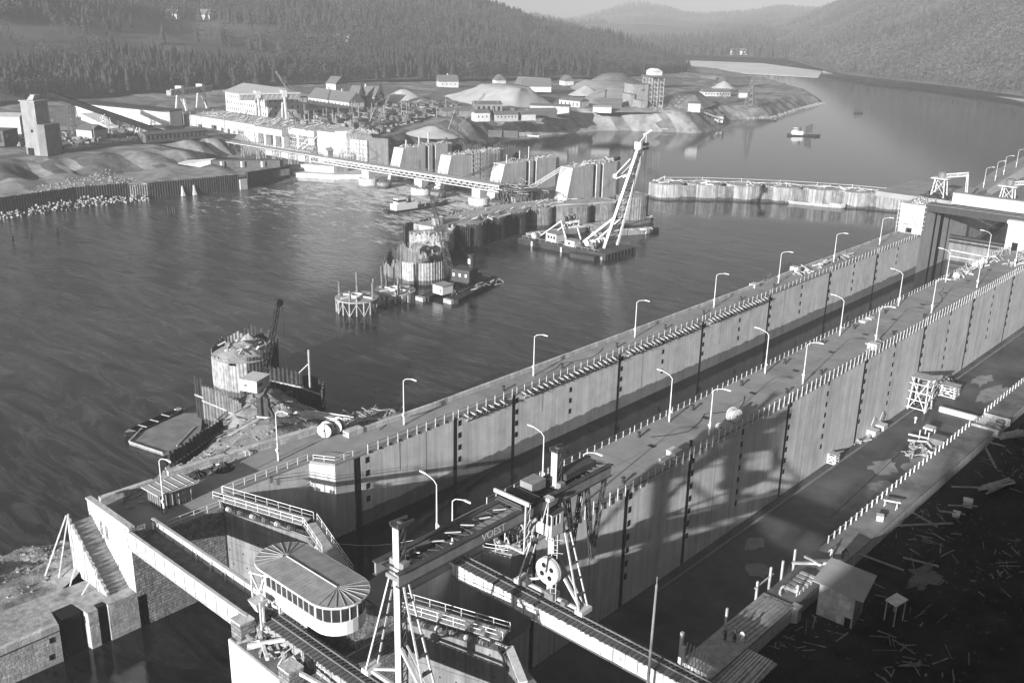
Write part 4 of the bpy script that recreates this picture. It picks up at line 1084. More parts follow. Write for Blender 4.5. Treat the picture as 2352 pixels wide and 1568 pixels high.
# thin cable between the heads and the lamp rows
def cable(label, p, q, sag, r_=.03, n=16, name='cable', m_=STEELL, cat='cable'):
    p, q = Vector(p), Vector(q); mb = MB()
    mb.tube([p + (q - p) * (i / n) - Vector((0, 0, sag * 4 * (i / n) * (1 - i / n))) for i in range(n + 1)], r_, 4)
    return tag(mb.build(name, m_), label, cat, kind='thing')
cable('long slack cable swinging across the dark water from the gate walkway', (-107, 62, 1.6), (-61, 71, 15), 7.5, .025)
# ------------------------------------------------------------------ upper lock head
r = thing('gate_tower', 'white concrete gate tower with scaffold poles at the upper end of the river side wall', 'gate tower', (-109, 303, -14))
mb, bk = MB(), MB()
holed(mb, bk, (-112.6, 303, -.5), (1, 0, 0), (0, 0, 1), 7.3, 9.5, [(2.4, 4.3, .6, 2.4)], 1.2)
mb.quad((-105.3, 303, -14), (-105.3, 345, -14), (-105.3, 345, 9), (-105.3, 303, 9)); mb.quad((-112.6, 303, 9), (-105.3, 303, 9), (-105.3, 345, 9), (-112.6, 345, 9)); mb.quad((-112.6, 345, -14), (-112.6, 303, -14), (-112.6, 303, 9), (-112.6, 345, 9))
mb.build('body', CONCW, r); bk.build('doorway', DARK, r)
mb = MB(); mb.box(-105.32, -105.28, 313, 314.6, -12, 7); mb.box(-105.32, -105.28, 318, 321, -12, 7); mb.box(-105.32, -105.28, 326, 327, -12, 9); mb.build('gate_slot', DARK, r)
for z in (1.8, 3.0, 4.3, 5.7, 7.2, 8.6): mb = MB(); mb.bar((-113.2, 302.7, z), (-104.6, 302.7, z), .12); mb.build('scaffold_pole', WOODL, r)
for x in (-113, -105.2): mb = MB(); mb.bar((x, 302.6, 0), (x, 302.6, 9.6), .13); mb.build('scaffold_post', WOODL, r)
mb = MB(); mb.bar((-109, 302.5, 6), (-106.8, 302.3, 2), .1); mb.build('scaffold_brace', WOOD, r)
Rr = random.Random(5)
def clutter(mb, x0, x1, y0, y1, z, n, s0=.3, s1=1.6, hh=1.0, rr=Rr):
    for _ in range(n):
        x, y = rr.uniform(x0, x1), rr.uniform(y0, y1); a = rr.uniform(0, PI); l = rr.uniform(s0, s1); d = Vector((math.cos(a), math.sin(a), rr.uniform(-.1, .3))) * l
        mb.bar((x - d.x, y - d.y, z + .1), (x + d.x, y + d.y, z + .1 + abs(d.z) + rr.random() * hh), rr.uniform(.08, .35), rr.uniform(.06, .5))
mb = MB(); clutter(mb, -112, -105.6, 304, 312, 9.0, 40)
tag(mb.build('timber_scraps', WOOD), 'loose timber lying on the white gate tower of the upper lock head', 'timber', kind='stuff')
r = thing('gate_tower', 'second white concrete gate block at the right edge, between the two upper gates', 'gate tower', (-76, 303, -14))
mb = MB(); mb.prism([(-81.3, 302.9), (-70.2, 302.9), (-70.2, 345), (-81.3, 345)], -14, 7.4); mb.build('body', CONCW, r)
mb = MB(); mb.box(-81.6, -69.9, 302.6, 310, 7.403, 8.4); mb.build('top_slab', CONC, r)
mb = MB(); mb.box(-79.4, -77.8, 302.86, 302.895, -.0, 2.2); mb.build('doorway', DARK, r)
r = thing('gate_bridge', 'dark plate girder bridge across the upper end of the left lock', 'gate bridge', (-93, 306, 7.2))
for y in (304.9, 308.6):
    mb = MB(); mb.box(-106, -69, y - .05, y + .05, 7.2, 9.3); mb.build('girder', STEELD, r)
mb = MB(); mb.box(-106, -69, 304.5, 309, 9.303, 9.45); mb.build('deck', STEELM, r)
mb = MB()
for k in range(14): mb.bar((-105 + k * 2.6, 304.6, 9.5), (-103.2 + k * 2.6, 308.8, 9.52), .2, .08)
mb.build('cross_beam', STEELD, r)
r = thing('upper_wall', 'white concrete beam wall running behind the dark gate bridge at the upper head', 'wall', (-90, 313, 9))
mb = MB(); mb.box(-100.8, -69, 312, 312.8, 9.2, 12.5); mb.build('body', CONCW, r)
mb = MB(); mb.box(-100.9, -69, 311.9, 314.5, 12.503, 12.7); mb.build('top', DECK, r)
r = thing('upper_platform', 'broad deck of the upper lock head littered with equipment', 'deck', (-108, 330, 9))
mb = MB(); mb.box(-125, -100.9, 312.9, 345, 8.2, 9.8); mb.build('slab', DECK, r)
r = thing('lock_gate', 'dark lifting gate of horizontal plates closing the upper end of the left lock', 'lock gate', (-93, 330, -14))
mb = MB(); mb.box(XL + .1, XC0 - .1, 329.6, 331, -14, -4.2); mb.build('gate_panel', GATEM, r)
mb = MB(); mb.tube([(XL + .1, 329.4, -4.3), (XC0 - .1, 329.4, -4.3)], .75, 10); mb.tube([(XL + .1, 329.3, -5.9), (XC0 - .1, 329.3, -5.9)], .35, 8); mb.build('stiffening_tube', STEELD, r)
mb = MB(); mb.bar((XL + 1, 329.2, -8.6), (-94, 329.2, -8.9), .35); mb.bar((XL + 1, 329.2, -10.6), (XC0, 329.2, -10.6), .15, .3); mb.build('waling', STEELL, r)
def derrick(label, x, y, flip=1):
    r = thing('derrick_crane', label, 'derrick crane', (x, y, 9.8))
    mb = MB()
    for sx in (-1, 1):
        for sy in (-1, 1): mb.bar((x + sx * 2.0, y + sy * 1.6, 9.8), (x + sx * 1.4, y + sy * 1.2, 15.6), .3)
    for sy in (-1, 1): mb.bar((x - 2, y + sy * 1.5, 10.5), (x + 1.5, y + sy * 1.25, 15.2), .14); mb.bar((x + 2, y + sy * 1.5, 10.5), (x - 1.5, y + sy * 1.25, 15.2), .14)
    mb.build('frame', STEELL, r)
    mb = MB(); mb.box(x - 2.6, x + 2.6, y - 1.9, y + 1.9, 15.6, 15.9); mb.build('platform', WOODL, r)
    mb = MB(); mb.lathe((x + .2, y, 15.9), [(1.3, 0), (1.3, 1.6), (1.5, 1.65), (1.0, 2.0)], 12); mb.build('winch_drum', STEELM, r)
    mb = MB(); lattice(mb, (x + 1, y, 16.6), (x + 7.6 * flip, y + 1, 17.8), 1.0, 7, .1); mb.build('boom', STEELL, r)
    mb = MB(); mb.bar((x + 7.4 * flip, y + 1, 17.8), (x + 8.0 * flip, y + 1.5, 10), .35); mb.bar((x + 7.3 * flip, y + .2, 17.6), (x + 8.0 * flip, y - .5, 10), .2); mb.build('end_leg', STEELL, r)
    mb = MB(); clutter(mb, x - 4, x + 7, y - 3, y + 3, 9.8, 26, .4, 2.2, 2.4); mb.build('hanging_tackle', STEELD, r)
derrick('pale derrick on four splayed legs above the white gate tower', -106.6, 317)
derrick('pale derrick on splayed legs at the right edge behind the dark gate bridge', -87.0, 318)
# upstream guide walls
r = thing('guide_wall', 'curved concrete guide wall with lamps leading away upstream of the locks', 'guide wall', (-130, 440, -13))
p = [(-121.6, 396), (-127, 425), (-131.2, 446), (-133.4, 460), (-138, 508), (-141, 560)]; q = [(-114.7, 394), (-118, 418), (-124.3, 454), (-127.5, 483), (-131, 520), (-133, 560)]
mb = MB(); mb.prism(p + q[::-1], -13, 0); mb.build('wall_body', CONC, r)
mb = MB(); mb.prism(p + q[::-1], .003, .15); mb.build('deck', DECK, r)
for i, (x, y) in enumerate(((-121.5, 410), (-124, 432), (-126.8, 452), (-130, 480))): copy_thing(lp, (x, y, .15), 0, 'white street lamp on the far curved guide wall, %s from the locks' % ordn[i])
r = thing('approach_wall', 'straight concrete wall with dark face beyond the upper gates at the right edge', 'wall', (-95, 420, -13))
mb = MB(); mb.prism([(-109, 350), (-106, 346), (-118, 480), (-124, 480)], -13, 3.0); mb.build('wall_body', CONCP, r)

# ------------------------------------------------------------------ sheet piling helpers
def piles(mb, path, z0, ztop, pitch=.6, depth=.42, jag=0.0, rr=Rr, closed=False):
    """trapezoidal sheet-pile wall along a path; ztop a number or a function of arc position"""
    P2 = [Vector((a[0], a[1])) for a in path] + ([Vector((path[0][0], path[0][1]))] if closed else [])
    pts = []; 
    for a, b_ in zip(P2[:-1], P2[1:]):
        d = (b_ - a); L_ = d.length; d.normalize(); n = Vector((d.y, -d.x)); k = max(1, round(L_ / (2 * pitch)))
        for i in range(k):
            s = L_ * i / k; w_ = L_ / k
            pts += [(a + d * (s), n * 0), (a + d * (s + w_ * .3), n * 0), (a + d * (s + w_ * .5), n * depth), (a + d * (s + w_ * .8), n * depth)]
    pts.append((P2[-1], Vector((0, 0))))
    q = [p + o for p, o in pts]; tot = len(q)
    zz = []
    for i in range(tot):
        z = ztop(i / tot) if callable(ztop) else ztop
        zz.append(z)
    j = 0.0
    for i in range(tot - 1):
        if i % 4 == 0: j = rr.uniform(-1, 1) * jag
        o = len(mb.v); a, b_ = q[i], q[i + 1]
        mb.v += [(a.x, a.y, z0), (b_.x, b_.y, z0), (b_.x, b_.y, zz[i] + j), (a.x, a.y, zz[i] + j)]
        mb.f += [(o, o + 1, o + 2, o + 3)]
def arc(cx_, cy_, r_, a0, a1, n): return [(cx_ + r_ * math.cos(rad(a)), cy_ + r_ * math.sin(rad(a))) for a in np.linspace(a0, a1, n)]
FILL = mat('cell_fill', 0.27, 0.3, 0.4, bump=.7, bscale=1.5)
PILEW = mat('pale_sheet_piles', 0.34, 0.4, 0.9, streak=.6, rough=.7, zband=(-10.9, .3))
def mound(mb, cx_, cy_, r_, z, h, n=22, rr=Rr, asp=1.0, cut=0.75):
    rings = 7; o = len(mb.v)
    for k in range(rings + 1):
        t = k / rings
        for j in range(n):
            a = 2 * PI * j / n; x, y = cx_ + r_ * t * math.cos(a), cy_ + r_ * t * math.sin(a) * asp
            mb.v.append((x, y, z + h * max(0, 1 - t / cut) + .35 * h * fbm(x, y, .5 / max(1, r_ * .25)) * min(1, t * 3) * (1 - t)))
    for k in range(rings):
        for j in range(n):
            j2 = (j + 1) % n; mb.f.append((o + k * n + j, o + (k + 1) * n + j, o + (k + 1) * n + j2, o + k * n + j2))

# ------------------------------------------------------------------ far coffer-dam: row of round sheet-pile cells
pale = [(-232.0, 355.0), (-220.5, 366.8), (-207.5, 377.3), (-194.0, 386.5), (-180.5, 393.5), (-167.5, 399.0), (-155, 403.3)]
gC = 'round cells of the far coffer dam'
ang = math.degrees(math.atan2(-(pale[1][0] - pale[0][0]), (pale[1][1] - pale[0][1])))
for i, (x, y) in enumerate(pale):
    r = thing('coffer_cell', 'pale round sheet pile cell, %s from the crane end of the far coffer dam' % ordn[i], 'coffer cell', (x, y, -14), 0, gC)
    mb = MB(); piles(mb, arc(x, y, 7.3, 0, 360, 40), -14, -5.6, .35, .12, .12); mb.build('sheet_piling', CELLM, r)
    mb = MB(); mb.lathe((x, y, 0), [(7.2, -6.2), (6.2, -5.7), (.5, -5.3)], 24); mb.build('fill', FILL, r)
    if i < 6:
        x2, y2 = pale[i + 1]; mx, my = (x + x2) / 2, (y + y2) / 2; d = Vector((x2 - x, y2 - y)).normalized(); n = Vector((d.y, -d.x))
        for s in (1, -1):
            mb = MB(); piles(mb, [(mx + n.x * s * 5.2 - d.x * 4, my + n.y * s * 5.2 - d.y * 4), (mx + n.x * s * 6.1 - d.x, my + n.y * s * 6.1 - d.y), (mx + n.x * s * 6.1 + d.x, my + n.y * s * 6.1 + d.y), (mx + n.x * s * 5.2 + d.x * 4, my + n.y * s * 5.2 + d.y * 4)], -14, -5.9, .35, .1); mb.build('connecting_piling', RUSTL, r)
    mb = MB(); clutter(mb, x - 5, x + 5, y - 5, y + 5, -5.6, 9, .5, 2.5, .9); mb.build('timber_scraps', WOODL, r)
r = thing('railing', 'low timber hand railing running along the far coffer dam', 'railing', (-195, 388, -5.4))
mb = MB()
for (x, y), (x2, y2) in zip(pale[:-1], pale[1:]):
    for o in (2.5, -3.5): mb.bar((x + o, y - o, -4.4), (x2 + o, y2 - o, -4.4 + Rr.uniform(-.2, .2)), .12)
mb.build('rail', WOODL, r)
for (x, y) in pale:
    for o in (2.5, -3.5): mb = MB(); mb.bar((x + o, y - o, -5.6), (x + o, y - o, -4.1), .16); mb.build('post', WOODL, r)

# ------------------------------------------------------------------ near coffer arm below the weir: darker cells
arm = [(-222.0, 294.0, 'L'), (-213.0, 303.5, 'E'), (-224.5, 281.5, 'L'), (-232.5, 270.0, 'L'), (-233.0, 256.5, 'D'), (-231.5, 243.5, 'D'), (-229.5, 231.0, 'D')]
gA = 'round cells of the near coffer arm'
ordA = ['third', 'second and tallest', 'fourth', 'fifth', 'sixth', 'seventh', 'eighth', 'ninth']
for i, (x, y, k) in enumerate(arm):
    r = thing('coffer_cell', 'stained round sheet pile cell behind floating crane, %s from far end' % ordA[i] if k != 'D' else 'dark round sheet pile cell under the dirt road, %s from far end' % ordA[i], 'coffer cell', (x, y, -14), 0, gA)
    zt = -2.2 if k == 'E' else -4.6
    mb = MB(); piles(mb, arc(x, y, 6.0 if k == 'E' else 7.2, 0, 360, 40), -14, zt, .35, .12, .15 if k != 'D' else .5); mb.build('sheet_piling', RUSTL if k != 'D' else RUST, r)
    mb = MB(); mb.lathe((x, y, 0), [(7.1 if k != 'E' else 5.9, zt - .5), (5.5, zt - .1), (.5, zt + .25)], 24); mb.build('fill', FILL, r)
    if k == 'D': mb = MB(); piles(mb, [(x + 6.6, y - 8.5), (x + 7.0, y - 4.5)], -14, -5, .4, .15, .4); mb.build('connecting_piling', RUST, r)
mb = MB(); path = [(-220, 296), (-226, 281), (-234, 268), (-236, 255), (-235, 242), (-233, 228), (-232, 214)]
L_ = [(x - 4.2, y) for x, y in path]; R_ = [(x + 4.2, y + 1) for x, y in path]
mb.prism(L_ + R_[::-1], -8, -4.15)
struct(mb, 'haul_road', mat('haul_road_dirt', .33, .25, .3, bump=.4))
mb = MB()
for y in np.linspace(214, 285, 40):
    x = np.interp(y, [212, 228, 242, 255, 268, 285], [-233, -238, -240, -241, -240, -234]) - Rr.uniform(0, 2)
    mb.hull([[(x + s * math.cos(a) * Rr.uniform(.6, 1.2), y + s * math.sin(a) * Rr.uniform(.6, 1.2), z) for a in np.linspace(0, 2 * PI, 6, endpoint=False)] for s, z in ((1.5, -9), (1.3, -6), (.6, -4.6))])
tag(mb.build('rubble_edge', ROCK), kind='stuff')
r = thing('sheet_pile_wall', 'ragged line of sheet piles on the river edge of the near coffer arm', 'sheet piling', (-239, 240, -14))
mb = MB(); piles(mb, [(-239, 212), (-240.5, 228), (-242, 245), (-242, 262), (-240, 274)], -14, -4.6, .5, .3, .8); mb.build('sheet_piling', RUST, r)
mb = MB(); clutter(mb, -236, -224, 216, 290, -4.5, 70, .4, 1.6, 1.0)
tag(mb.build('construction_debris', WOOD), kind='stuff')
# ragged open cells at the tip of the arm
def ragged(label, cx_, cy_, r_, z0, zt, jag, m_, fill=None, gap=None, fh=2.0):
    r = thing('coffer_cell', label, 'coffer cell', (cx_, cy_, -14))
    mb = MB(); piles(mb, arc(cx_, cy_, r_, gap[0] if gap else 0, gap[1] if gap else 360, 46), z0, zt, .3, .09, jag); mb.build('sheet_piling', m_, r)
    if fill is not None: mb = MB(); mound(mb, cx_, cy_, r_ * .97, fill, fh); mb.build('fill', SAND, r)
    return r
ragged('ragged bright sheet pile cell topped with gravel at the end of the near arm', -228.3, 214.6, 7.2, -14, lambda t: -5.4 + .8 * math.sin(t * 9), .9, PILEW, -5.9, fh=1.2)
ragged('half open cell heaped with sand in front of the ragged bright one', -219.0, 202.0, 7.0, -14, lambda t: -7.4 + .7 * math.sin(t * 7), .8, PILEW, -8.6, fh=2.6)
ragged('open cell of tall uneven sheet piles next to the round timber stages', -209.0, 187.5, 7.4, -14, lambda t: -6.0 + 2.0 * math.sin(t * 12.5 + 1), 1.2, RUSTL, None, (-30, 300))
r = thing('sheet_pile_wall', 'smooth pale curve of even sheet piles beside the dredger', 'sheet piling', (-200, 186, -14))
mb = MB(); piles(mb, arc(-206, 189.5, 8.2, -85, 40, 22), -14, -5.6, .3, .14); mb.build('sheet_piling', PILEW, r)
mb = MB(); mb.lathe((-230.5, 219.5, -5.4), [(2.2, 0), (2.2, 3.4), (1.9, 3.5), (1.8, 3.3)], 18)
tag(mb.build('water_tank', mat('tank_steel', .3, .3, .6, rough=.45, streak=.4)), 'round grey steel tank standing on the ragged bright cell', 'tank', kind='thing')

# round timber stages on raking piles
def stage(label, cx_, cy_, r_, zt, poles, braces=True):
    r = thing('round_stage', label, 'timber stage', (cx_, cy_, -13))
    mb = MB(); mb.lathe((cx_, cy_, zt), [(.3, -.3), (r_, -.3), (r_, 0), (.3, 0)], 36); mb.build('deck', mat('stage_boards', .33, .25, .5, planks=('X', .9)), r)
    for k in range(18):
        a = 2 * PI * k / 18; a2 = 2 * PI * (k + 1) / 18
        mb = MB(); mb.tube([(cx_ + r_ * .95 * math.cos(a), cy_ + r_ * .95 * math.sin(a), -13.5), (cx_ + r_ * .95 * math.cos(a), cy_ + r_ * .95 * math.sin(a), zt - .3)], .2, 6); mb.build('pile', WOOD, r)
        if braces: mb = MB(); mb.bar((cx_ + r_ * .97 * math.cos(a), cy_ + r_ * .97 * math.sin(a), -12.2 if k % 2 else zt - .5), (cx_ + r_ * .97 * math.cos(a2), cy_ + r_ * .97 * math.sin(a2), zt - .5 if k % 2 else -12.2), .14); mb.build('brace', WOOD, r)
    mb = MB(); mb.lathe((cx_, cy_, zt), [(.4, .01), (1.7, .01), (1.7, .7), (1.3, .7), (1.3, .02)], 8)
    for k in range(6):
        a = rad(k * 60 + 20); mb.bar((cx_ + 1.8 * math.cos(a), cy_ + 1.8 * math.sin(a), zt + .3), (cx_ + (r_ - 1) * math.cos(a), cy_ + (r_ - 1) * math.sin(a), zt + .2), .3, .35)
    mb.build('guide_frame', WOODL, r)
    for a, rr_, h in poles: mb = MB(); mb.tube([(cx_ + rr_ * math.cos(rad(a)), cy_ + rr_ * math.sin(rad(a)), -13.5), (cx_ + rr_ * math.cos(rad(a)), cy_ + rr_ * math.sin(rad(a)), h)], .3, 8); mb.build('guide_pile', RUSTL, r)
stage('round plank stage on braced piles, farthest out in the river', -193.4, 155.2, 5.6, -8.3, [(215, 4.6, -4.4), (300, 4.9, -5.4), (20, 4.7, -4.0), (60, 4.4, -3.8), (140, 4.6, -3.0)])
stage('lower round plank stage between the braced one and the open cell', -195.3, 169.8, 5.6, -9.6, [(215, 3.6, -3.2), (140, 4.9, -2.5), (-30, 4.7, -5.0), (170, 4.2, -2.8)], False)
# ------------------------------------------------------------------ floating cranes and vessels
def text_on(body, size, loc, ex, ey, material, parent, depth=.01): return text(body, size, loc, ex, ey, material, 'lettering', parent, depth)
HULL = mat('black_hull', 0.035, 0.4, 0.5, rough=.6, streak=.4)
DECKD = mat('dark_iron_deck', 0.075, 0.4, 0.5, stain=.4)
r = thing('floating_crane', 'floating crane with a tall white inclined boom on a black pontoon', 'floating crane', (-198, 252, -12.6))
mb = MB(); mb.prism([(-216.5, 243.2), (-181.3, 245.6), (-181.3, 261.8), (-216.5, 259.6)], -12.6, -10.2); mb.build('hull', HULL, r)
mb = MB(); mb.prism([(-193.5, 242.3), (-192, 241.0), (-183.4, 242.4), (-183.6, 245.3)], -12.5, -10.6); mb.build('fender_pontoon', HULL, r)
mb = MB(); mb.prism([(-216.4, 243.3), (-181.4, 245.7), (-181.4, 261.7), (-216.4, 259.5)], -10.197, -10.05); mb.build('deck', DECKD, r)
for k in range(9): mb = MB(); mb.bar((-181.22, 246.6 + k * 1.8, -12.3), (-181.22, 246.6 + k * 1.8, -10.1), .22); mb.build('fender', STEELD, r)
for x, y in ((-210.5, 243.5), (-198.5, 244.3)): mb = MB(); mb.box(x - .3, x + .3, y - .07, y - .0, -12.2, -10.4); mb.build('draught_mark', WHITE, r)
text_on('II', 1.5, (-183.2, 245.42, -12.0), (1, .06, 0), (0, 0, 1), WHITE, r)
mb = MB()
for y in (252.2, 259.2):
    mb.bar((-187, y, -9.9), (-177.4, 255.7 + (y - 255.7) * .38, 23.2), .75, .85); 
mb.build('boom', WHITE, r)
mb = MB()
for k in range(1, 14):
    t = k / 14; sp = 3.4 * (1 - t) + 1.25 * t; x, z = -187 + 9.6 * t, -9.9 + 33.1 * t; t2 = (k + 1) / 14 if k < 13 else 1
    mb.bar((x, 255.7 - sp, z), (x, 255.7 + sp, z), .22); sp2 = 3.4 * (1 - t2) + 1.25 * t2
    mb.bar((x, 255.7 - sp, z), (-187 + 9.6 * t2, 255.7 + sp2, -9.9 + 33.1 * t2), .14)
mb.build('boom_lattice', STEELD, r)
mb = MB(); mb.box(-178.4, -176.2, 253.6, 254.6, 22.6, 24.8); mb.build('head_box', WHITE, r)
mb = MB(); mb.box(-178.2, -176.0, 254.61, 257.9, 22.4, 24.4); mb.build('head_frame', STEELD, r)
text_on('DoKW 1', .85, (-175.98, 254.7, 23.1), (0, 1, 0), (0, 0, 1), WHITE, r)
mb = MB(); mb.bar((-177.5, 255, 24.6), (-175.8, 256, 27.4), .2); mb.bar((-176.6, 257, 24.4), (-175.8, 256, 27.4), .2); mb.bar((-176.6, 255.5, 26.9), (-174.3, 256.5, 28.6), .4, .5); mb.build('jib', STEELL, r)
mb = MB()
for y in (253.4, 257.2):
    mb.bar((-179.4, y, 19.5), (-185.2, y + .3, 13.6), .4); mb.bar((-181.2, y + .8, 14.4), (-184.9, y + .3, 12.6), .3)
mb.lathe((-185.3, 253.8, 13.4), [(.1, -.3), (.75, -.3), (.75, .3), (.1, .3)], 12, 'y'); mb.build('luffing_strut', STEELL, r)
mb = MB()
for y, y0 in ((252.6, 250.6), (258.8, 259.6)): mb.bar((-183.4 - .7, y, 0.3), (-195.6, y0, -9.9), .62)
mb.build('boom_stay', WHITE, r)
mb = MB()
for dy in (-.8, 0, .8): mb.bar((-185.2, 255.5 + dy, 13.3), (-201.5, 250.6 + dy * 2, -1.9), .07)
mb.build('luffing_rope', STEELD, r)
mb = MB(); mb.bar((-175.6, 256, 27.3), (-176.0, 256.3, -6), .05); mb.bar((-176.2, 257.3, 24), (-176.3, 257, -3), .05); mb.bar((-177, 254, 23), (-183.2, 258.8, -9.9), .16); mb.build('hoist_rope', STEELD, r)
mb = MB()
for y in (247.2, 254.4): mb.bar((-201.2, y, -2.6), (-198.4, y + .4, -10), .45); mb.bar((-201.2, y, -2.6), (-211.4, y + 1.2, -9.6), .42)
mb.bar((-201.2, 247, -2.6), (-201.2, 254.6, -2.6), .5); mb.build('a_frame', STEELL, r)
mb = MB()
for y in (248.4, 250.8, 253.4): mb.lathe((-201.2, y, -2.0), [(.2, -.8), (.5, -.8), (.5, -.55), (.95, -.5), (.95, .5), (.5, .55), (.5, .8), (.2, .8)], 10, 'y')
mb.build('sheaves', STEELM, r)
mb = MB(); mb.bar((-201.2, 249.1, -4.3), (-199.5, 254.6, -4.1), .1, 2.2); sb = mb.build('sign_board', WHITE, r)
tx = text('DoKW 1', 1.6, (-200.98, 249.3, -4.85), (1.7, 5.5, .2), (0, 0, 1), DARK, 'lettering', sb, .06)
def cabin(root, x0, x1, y0, y1, z0, z1, wins, m_, name='deck_house', roof=None):
    mb, bk = MB(), MB(); holed(mb, bk, (x0, y0, z0), (1, 0, 0), (0, 0, 1), x1 - x0, z1 - z0, wins, .08)
    mb.quad((x1, y0, z0), (x1, y1, z0), (x1, y1, z1), (x1, y0, z1)); mb.quad((x0, y1, z0), (x0, y0, z0), (x0, y0, z1), (x0, y1, z1)); mb.quad((x1, y1, z0), (x0, y1, z0), (x0, y1, z1), (x1, y1, z1))
    o = mb.build(name, m_, root)
    if wins: each(bk, 'window', GLASS, root)
    mb = MB(); mb.box(x0 - .2, x1 + .2, y0 - .2, y1 + .2, z1, z1 + .16); mb.build('house_roof', roof or ROOFL, root)
    return o
cabin(r, -207.2, -202.8, 246.8, 251.6, -10.05, -7.4, [(.6, 1.6, 1, 2), (1.9, 2.7, 1, 2), (3.1, 4, 1, 2)], WHITE)
cabin(r, -198.6, -194.6, 246.2, 249, -10.05, -8.2, [(1.4, 2.2, .5, 1.3)], STEELL)
for x, y, s in ((-212, 247.5, 1.2), (-195, 249.8, .8), (-193, 251.6, 1.0), (-191.8, 253.8, 1.1), (-190.4, 250.6, .8), (-192, 257.4, 1.0), (-188.6, 248.8, .6)):
    mb = MB(); mb.lathe((x, y, -9.3 + s * .2), [(.2, -s), (s, -s), (s, -s * .8), (s * .6, -s * .75), (s * .6, s * .75), (s, s * .8), (s, s), (.2, s)], 12, 'y'); mb.box(x - s * .9, x + s * .9, y - s * .6, y + s * .6, -10.04, -9.2); mb.build('winch', STEELL if s > .9 else STEELM, r)
mb = MB()
for x in np.arange(-215, -184, 2.4): y = 243.9 + (x + 216) * .066; mb.bar((x, y, -10.05), (x, y, -9.2), .06)
mb.bar((-215, 243.9, -9.25), (-184, 246, -9.25), .05); mb.build('handrail', STEELL, r)

# grab dredger crane on twin pontoons
r = thing('dredger', 'black crane dredger with a dark boxy house between two pontoons', 'dredger', (-188, 190, -12.6))
mb = MB(); mb.prism([(-180.6, 177.0), (-179.6, 178.4), (-187.4, 203.6), (-190.5, 203.2), (-183.2, 177.6)], -12.6, -10.9); mb.build('pontoon', HULL, r)
mb = MB(); mb.prism([(-189.6, 173.6), (-187.0, 174.6), (-195, 203.4), (-197.6, 202.6)], -12.6, -10.9); mb.build('pontoon', HULL, r)
for p, q in (((-183.3, 177.3), (-180.3, 176.9)), ((-190.2, 173.5), (-187.2, 174.2))): mb = MB(); mb.box(p[0], q[0], p[1] - .9, p[1] + .2, -12.5, -10.88); mb.build('bow_plate', WOOD, r)
mb = MB(); mb.prism([(-188, 183.5), (-184, 184.5), (-189, 201), (-194.5, 199.5)], -11.4, -10.7); mb.build('deck', DECKD, r)
h = cabin(r, -188.6, -184.9, 177.6, 181.6, -10.6, -8.3, [(2.6, 3.1, .6, 1.6)], WHITE)
mb = MB(); mb.prism([(-190.6, 186.6), (-185.3, 188.3), (-186.9, 193.3), (-192.2, 191.6)], -9.2, -5.9); hs = mb.build('machine_house', mat('dark_painted_iron', .05, .3, .8, rough=.5), r)
for k in range(3): mb = MB(); mb.bar((-190.2 + k * 1.8, 186.68 + k * .58, -7.4), (-189.6 + k * 1.8, 186.87 + k * .58, -7.4), .06, .9); mb.build('window', STEELL, hs)
mb = MB(); mb.prism([(-190, 187), (-186, 188.5), (-187, 192.5), (-191.5, 191)], -10.7, -9.2); mb.build('turntable', STEELD, r)
mb = MB(); mb.tube([(-188, 192, -5.9), (-188, 192, -2.6)], .95, 10); mb.tube([(-188, 192, -2.6), (-188, 192, -2.2)], 1.3, 10); mb.build('chimney', STEELD, r)
mb = MB(); mb.box(-188.5, -187.6, 190.98, 191.04, -4.8, -3.4); mb.build('panel', WHITE, r)
mb = MB(); lattice(mb, (-191.4, 187.0, -7), (-207.5, 195, 11.3), 1.5, 16, .1, w2=.8); mb.build('boom', CR_D, r)
mb = MB(); mb.bar((-207.5, 195, 11.2), (-187.6, 191, -4), .06); mb.bar((-207.5, 195, 11.2), (-207.6, 195, -4), .06); mb.build('rope', STEELD, r)
mb = MB(); clutter(mb, -188, -182, 180, 200, -10.8, 26, .3, 1.4, .9); mb.build('deck_gear', STEELM, r)

# moored barges beside the crane
def barge(label, a, b_, wd, m_, zt=-10.6, group=None, name='barge', house=False, cat='barge'):
    A_, B2 = Vector((a[0], a[1], 0)), Vector((b_[0], b_[1], 0)); d = (B2 - A_).normalized(); n = Vector((-d.y, d.x, 0)); L_ = (B2 - A_).length
    r = thing(name, label, cat, (a[0], a[1], -12.4), 0, group)
    def ring(s, w_, zb, z): c = A_ + d * (s * L_); return [tuple(c + n * (w_ * y) + Vector((0, 0, zz))) for y, zz in ((-.35, zb), (.35, zb), (.5, z), (.42, z), (.36, zb + .5), (-.36, zb + .5), (-.42, z), (-.5, z))]
    mb = MB(); mb.hull([ring(0, wd * .15, -11.6, zt + .45), ring(.08, wd * .7, -12.2, zt + .2), ring(.2, wd, -12.5, zt), ring(.8, wd, -12.5, zt), ring(.93, wd * .7, -12.2, zt + .2), ring(1, wd * .2, -11.6, zt + .5)]); mb.build('hull', m_, r)
    for s0, s1 in ((.02, .13), (.87, .98)):
        mb = MB(); c0, c1 = A_ + d * (s0 * L_), A_ + d * (s1 * L_); mb.hull([[tuple(c0 + n * (wd * .1 * y) + Vector((0, 0, zt + z))) for y, z in ((-1, .2), (1, .2), (1, .35), (-1, .35))], [tuple(c1 + n * (wd * .34 * y) + Vector((0, 0, zt + z))) for y, z in ((-1, .0), (1, .0), (1, .14), (-1, .14))]]); mb.build('end_deck', STEELL, r)
    for s in (.3, .5, .7): mb = MB(); c = A_ + d * (s * L_); mb.bar(c - n * wd * .42 + Vector((0, 0, zt)), c + n * wd * .42 + Vector((0, 0, zt)), .25, .12); mb.build('thwart', WOOD, r)
    return r
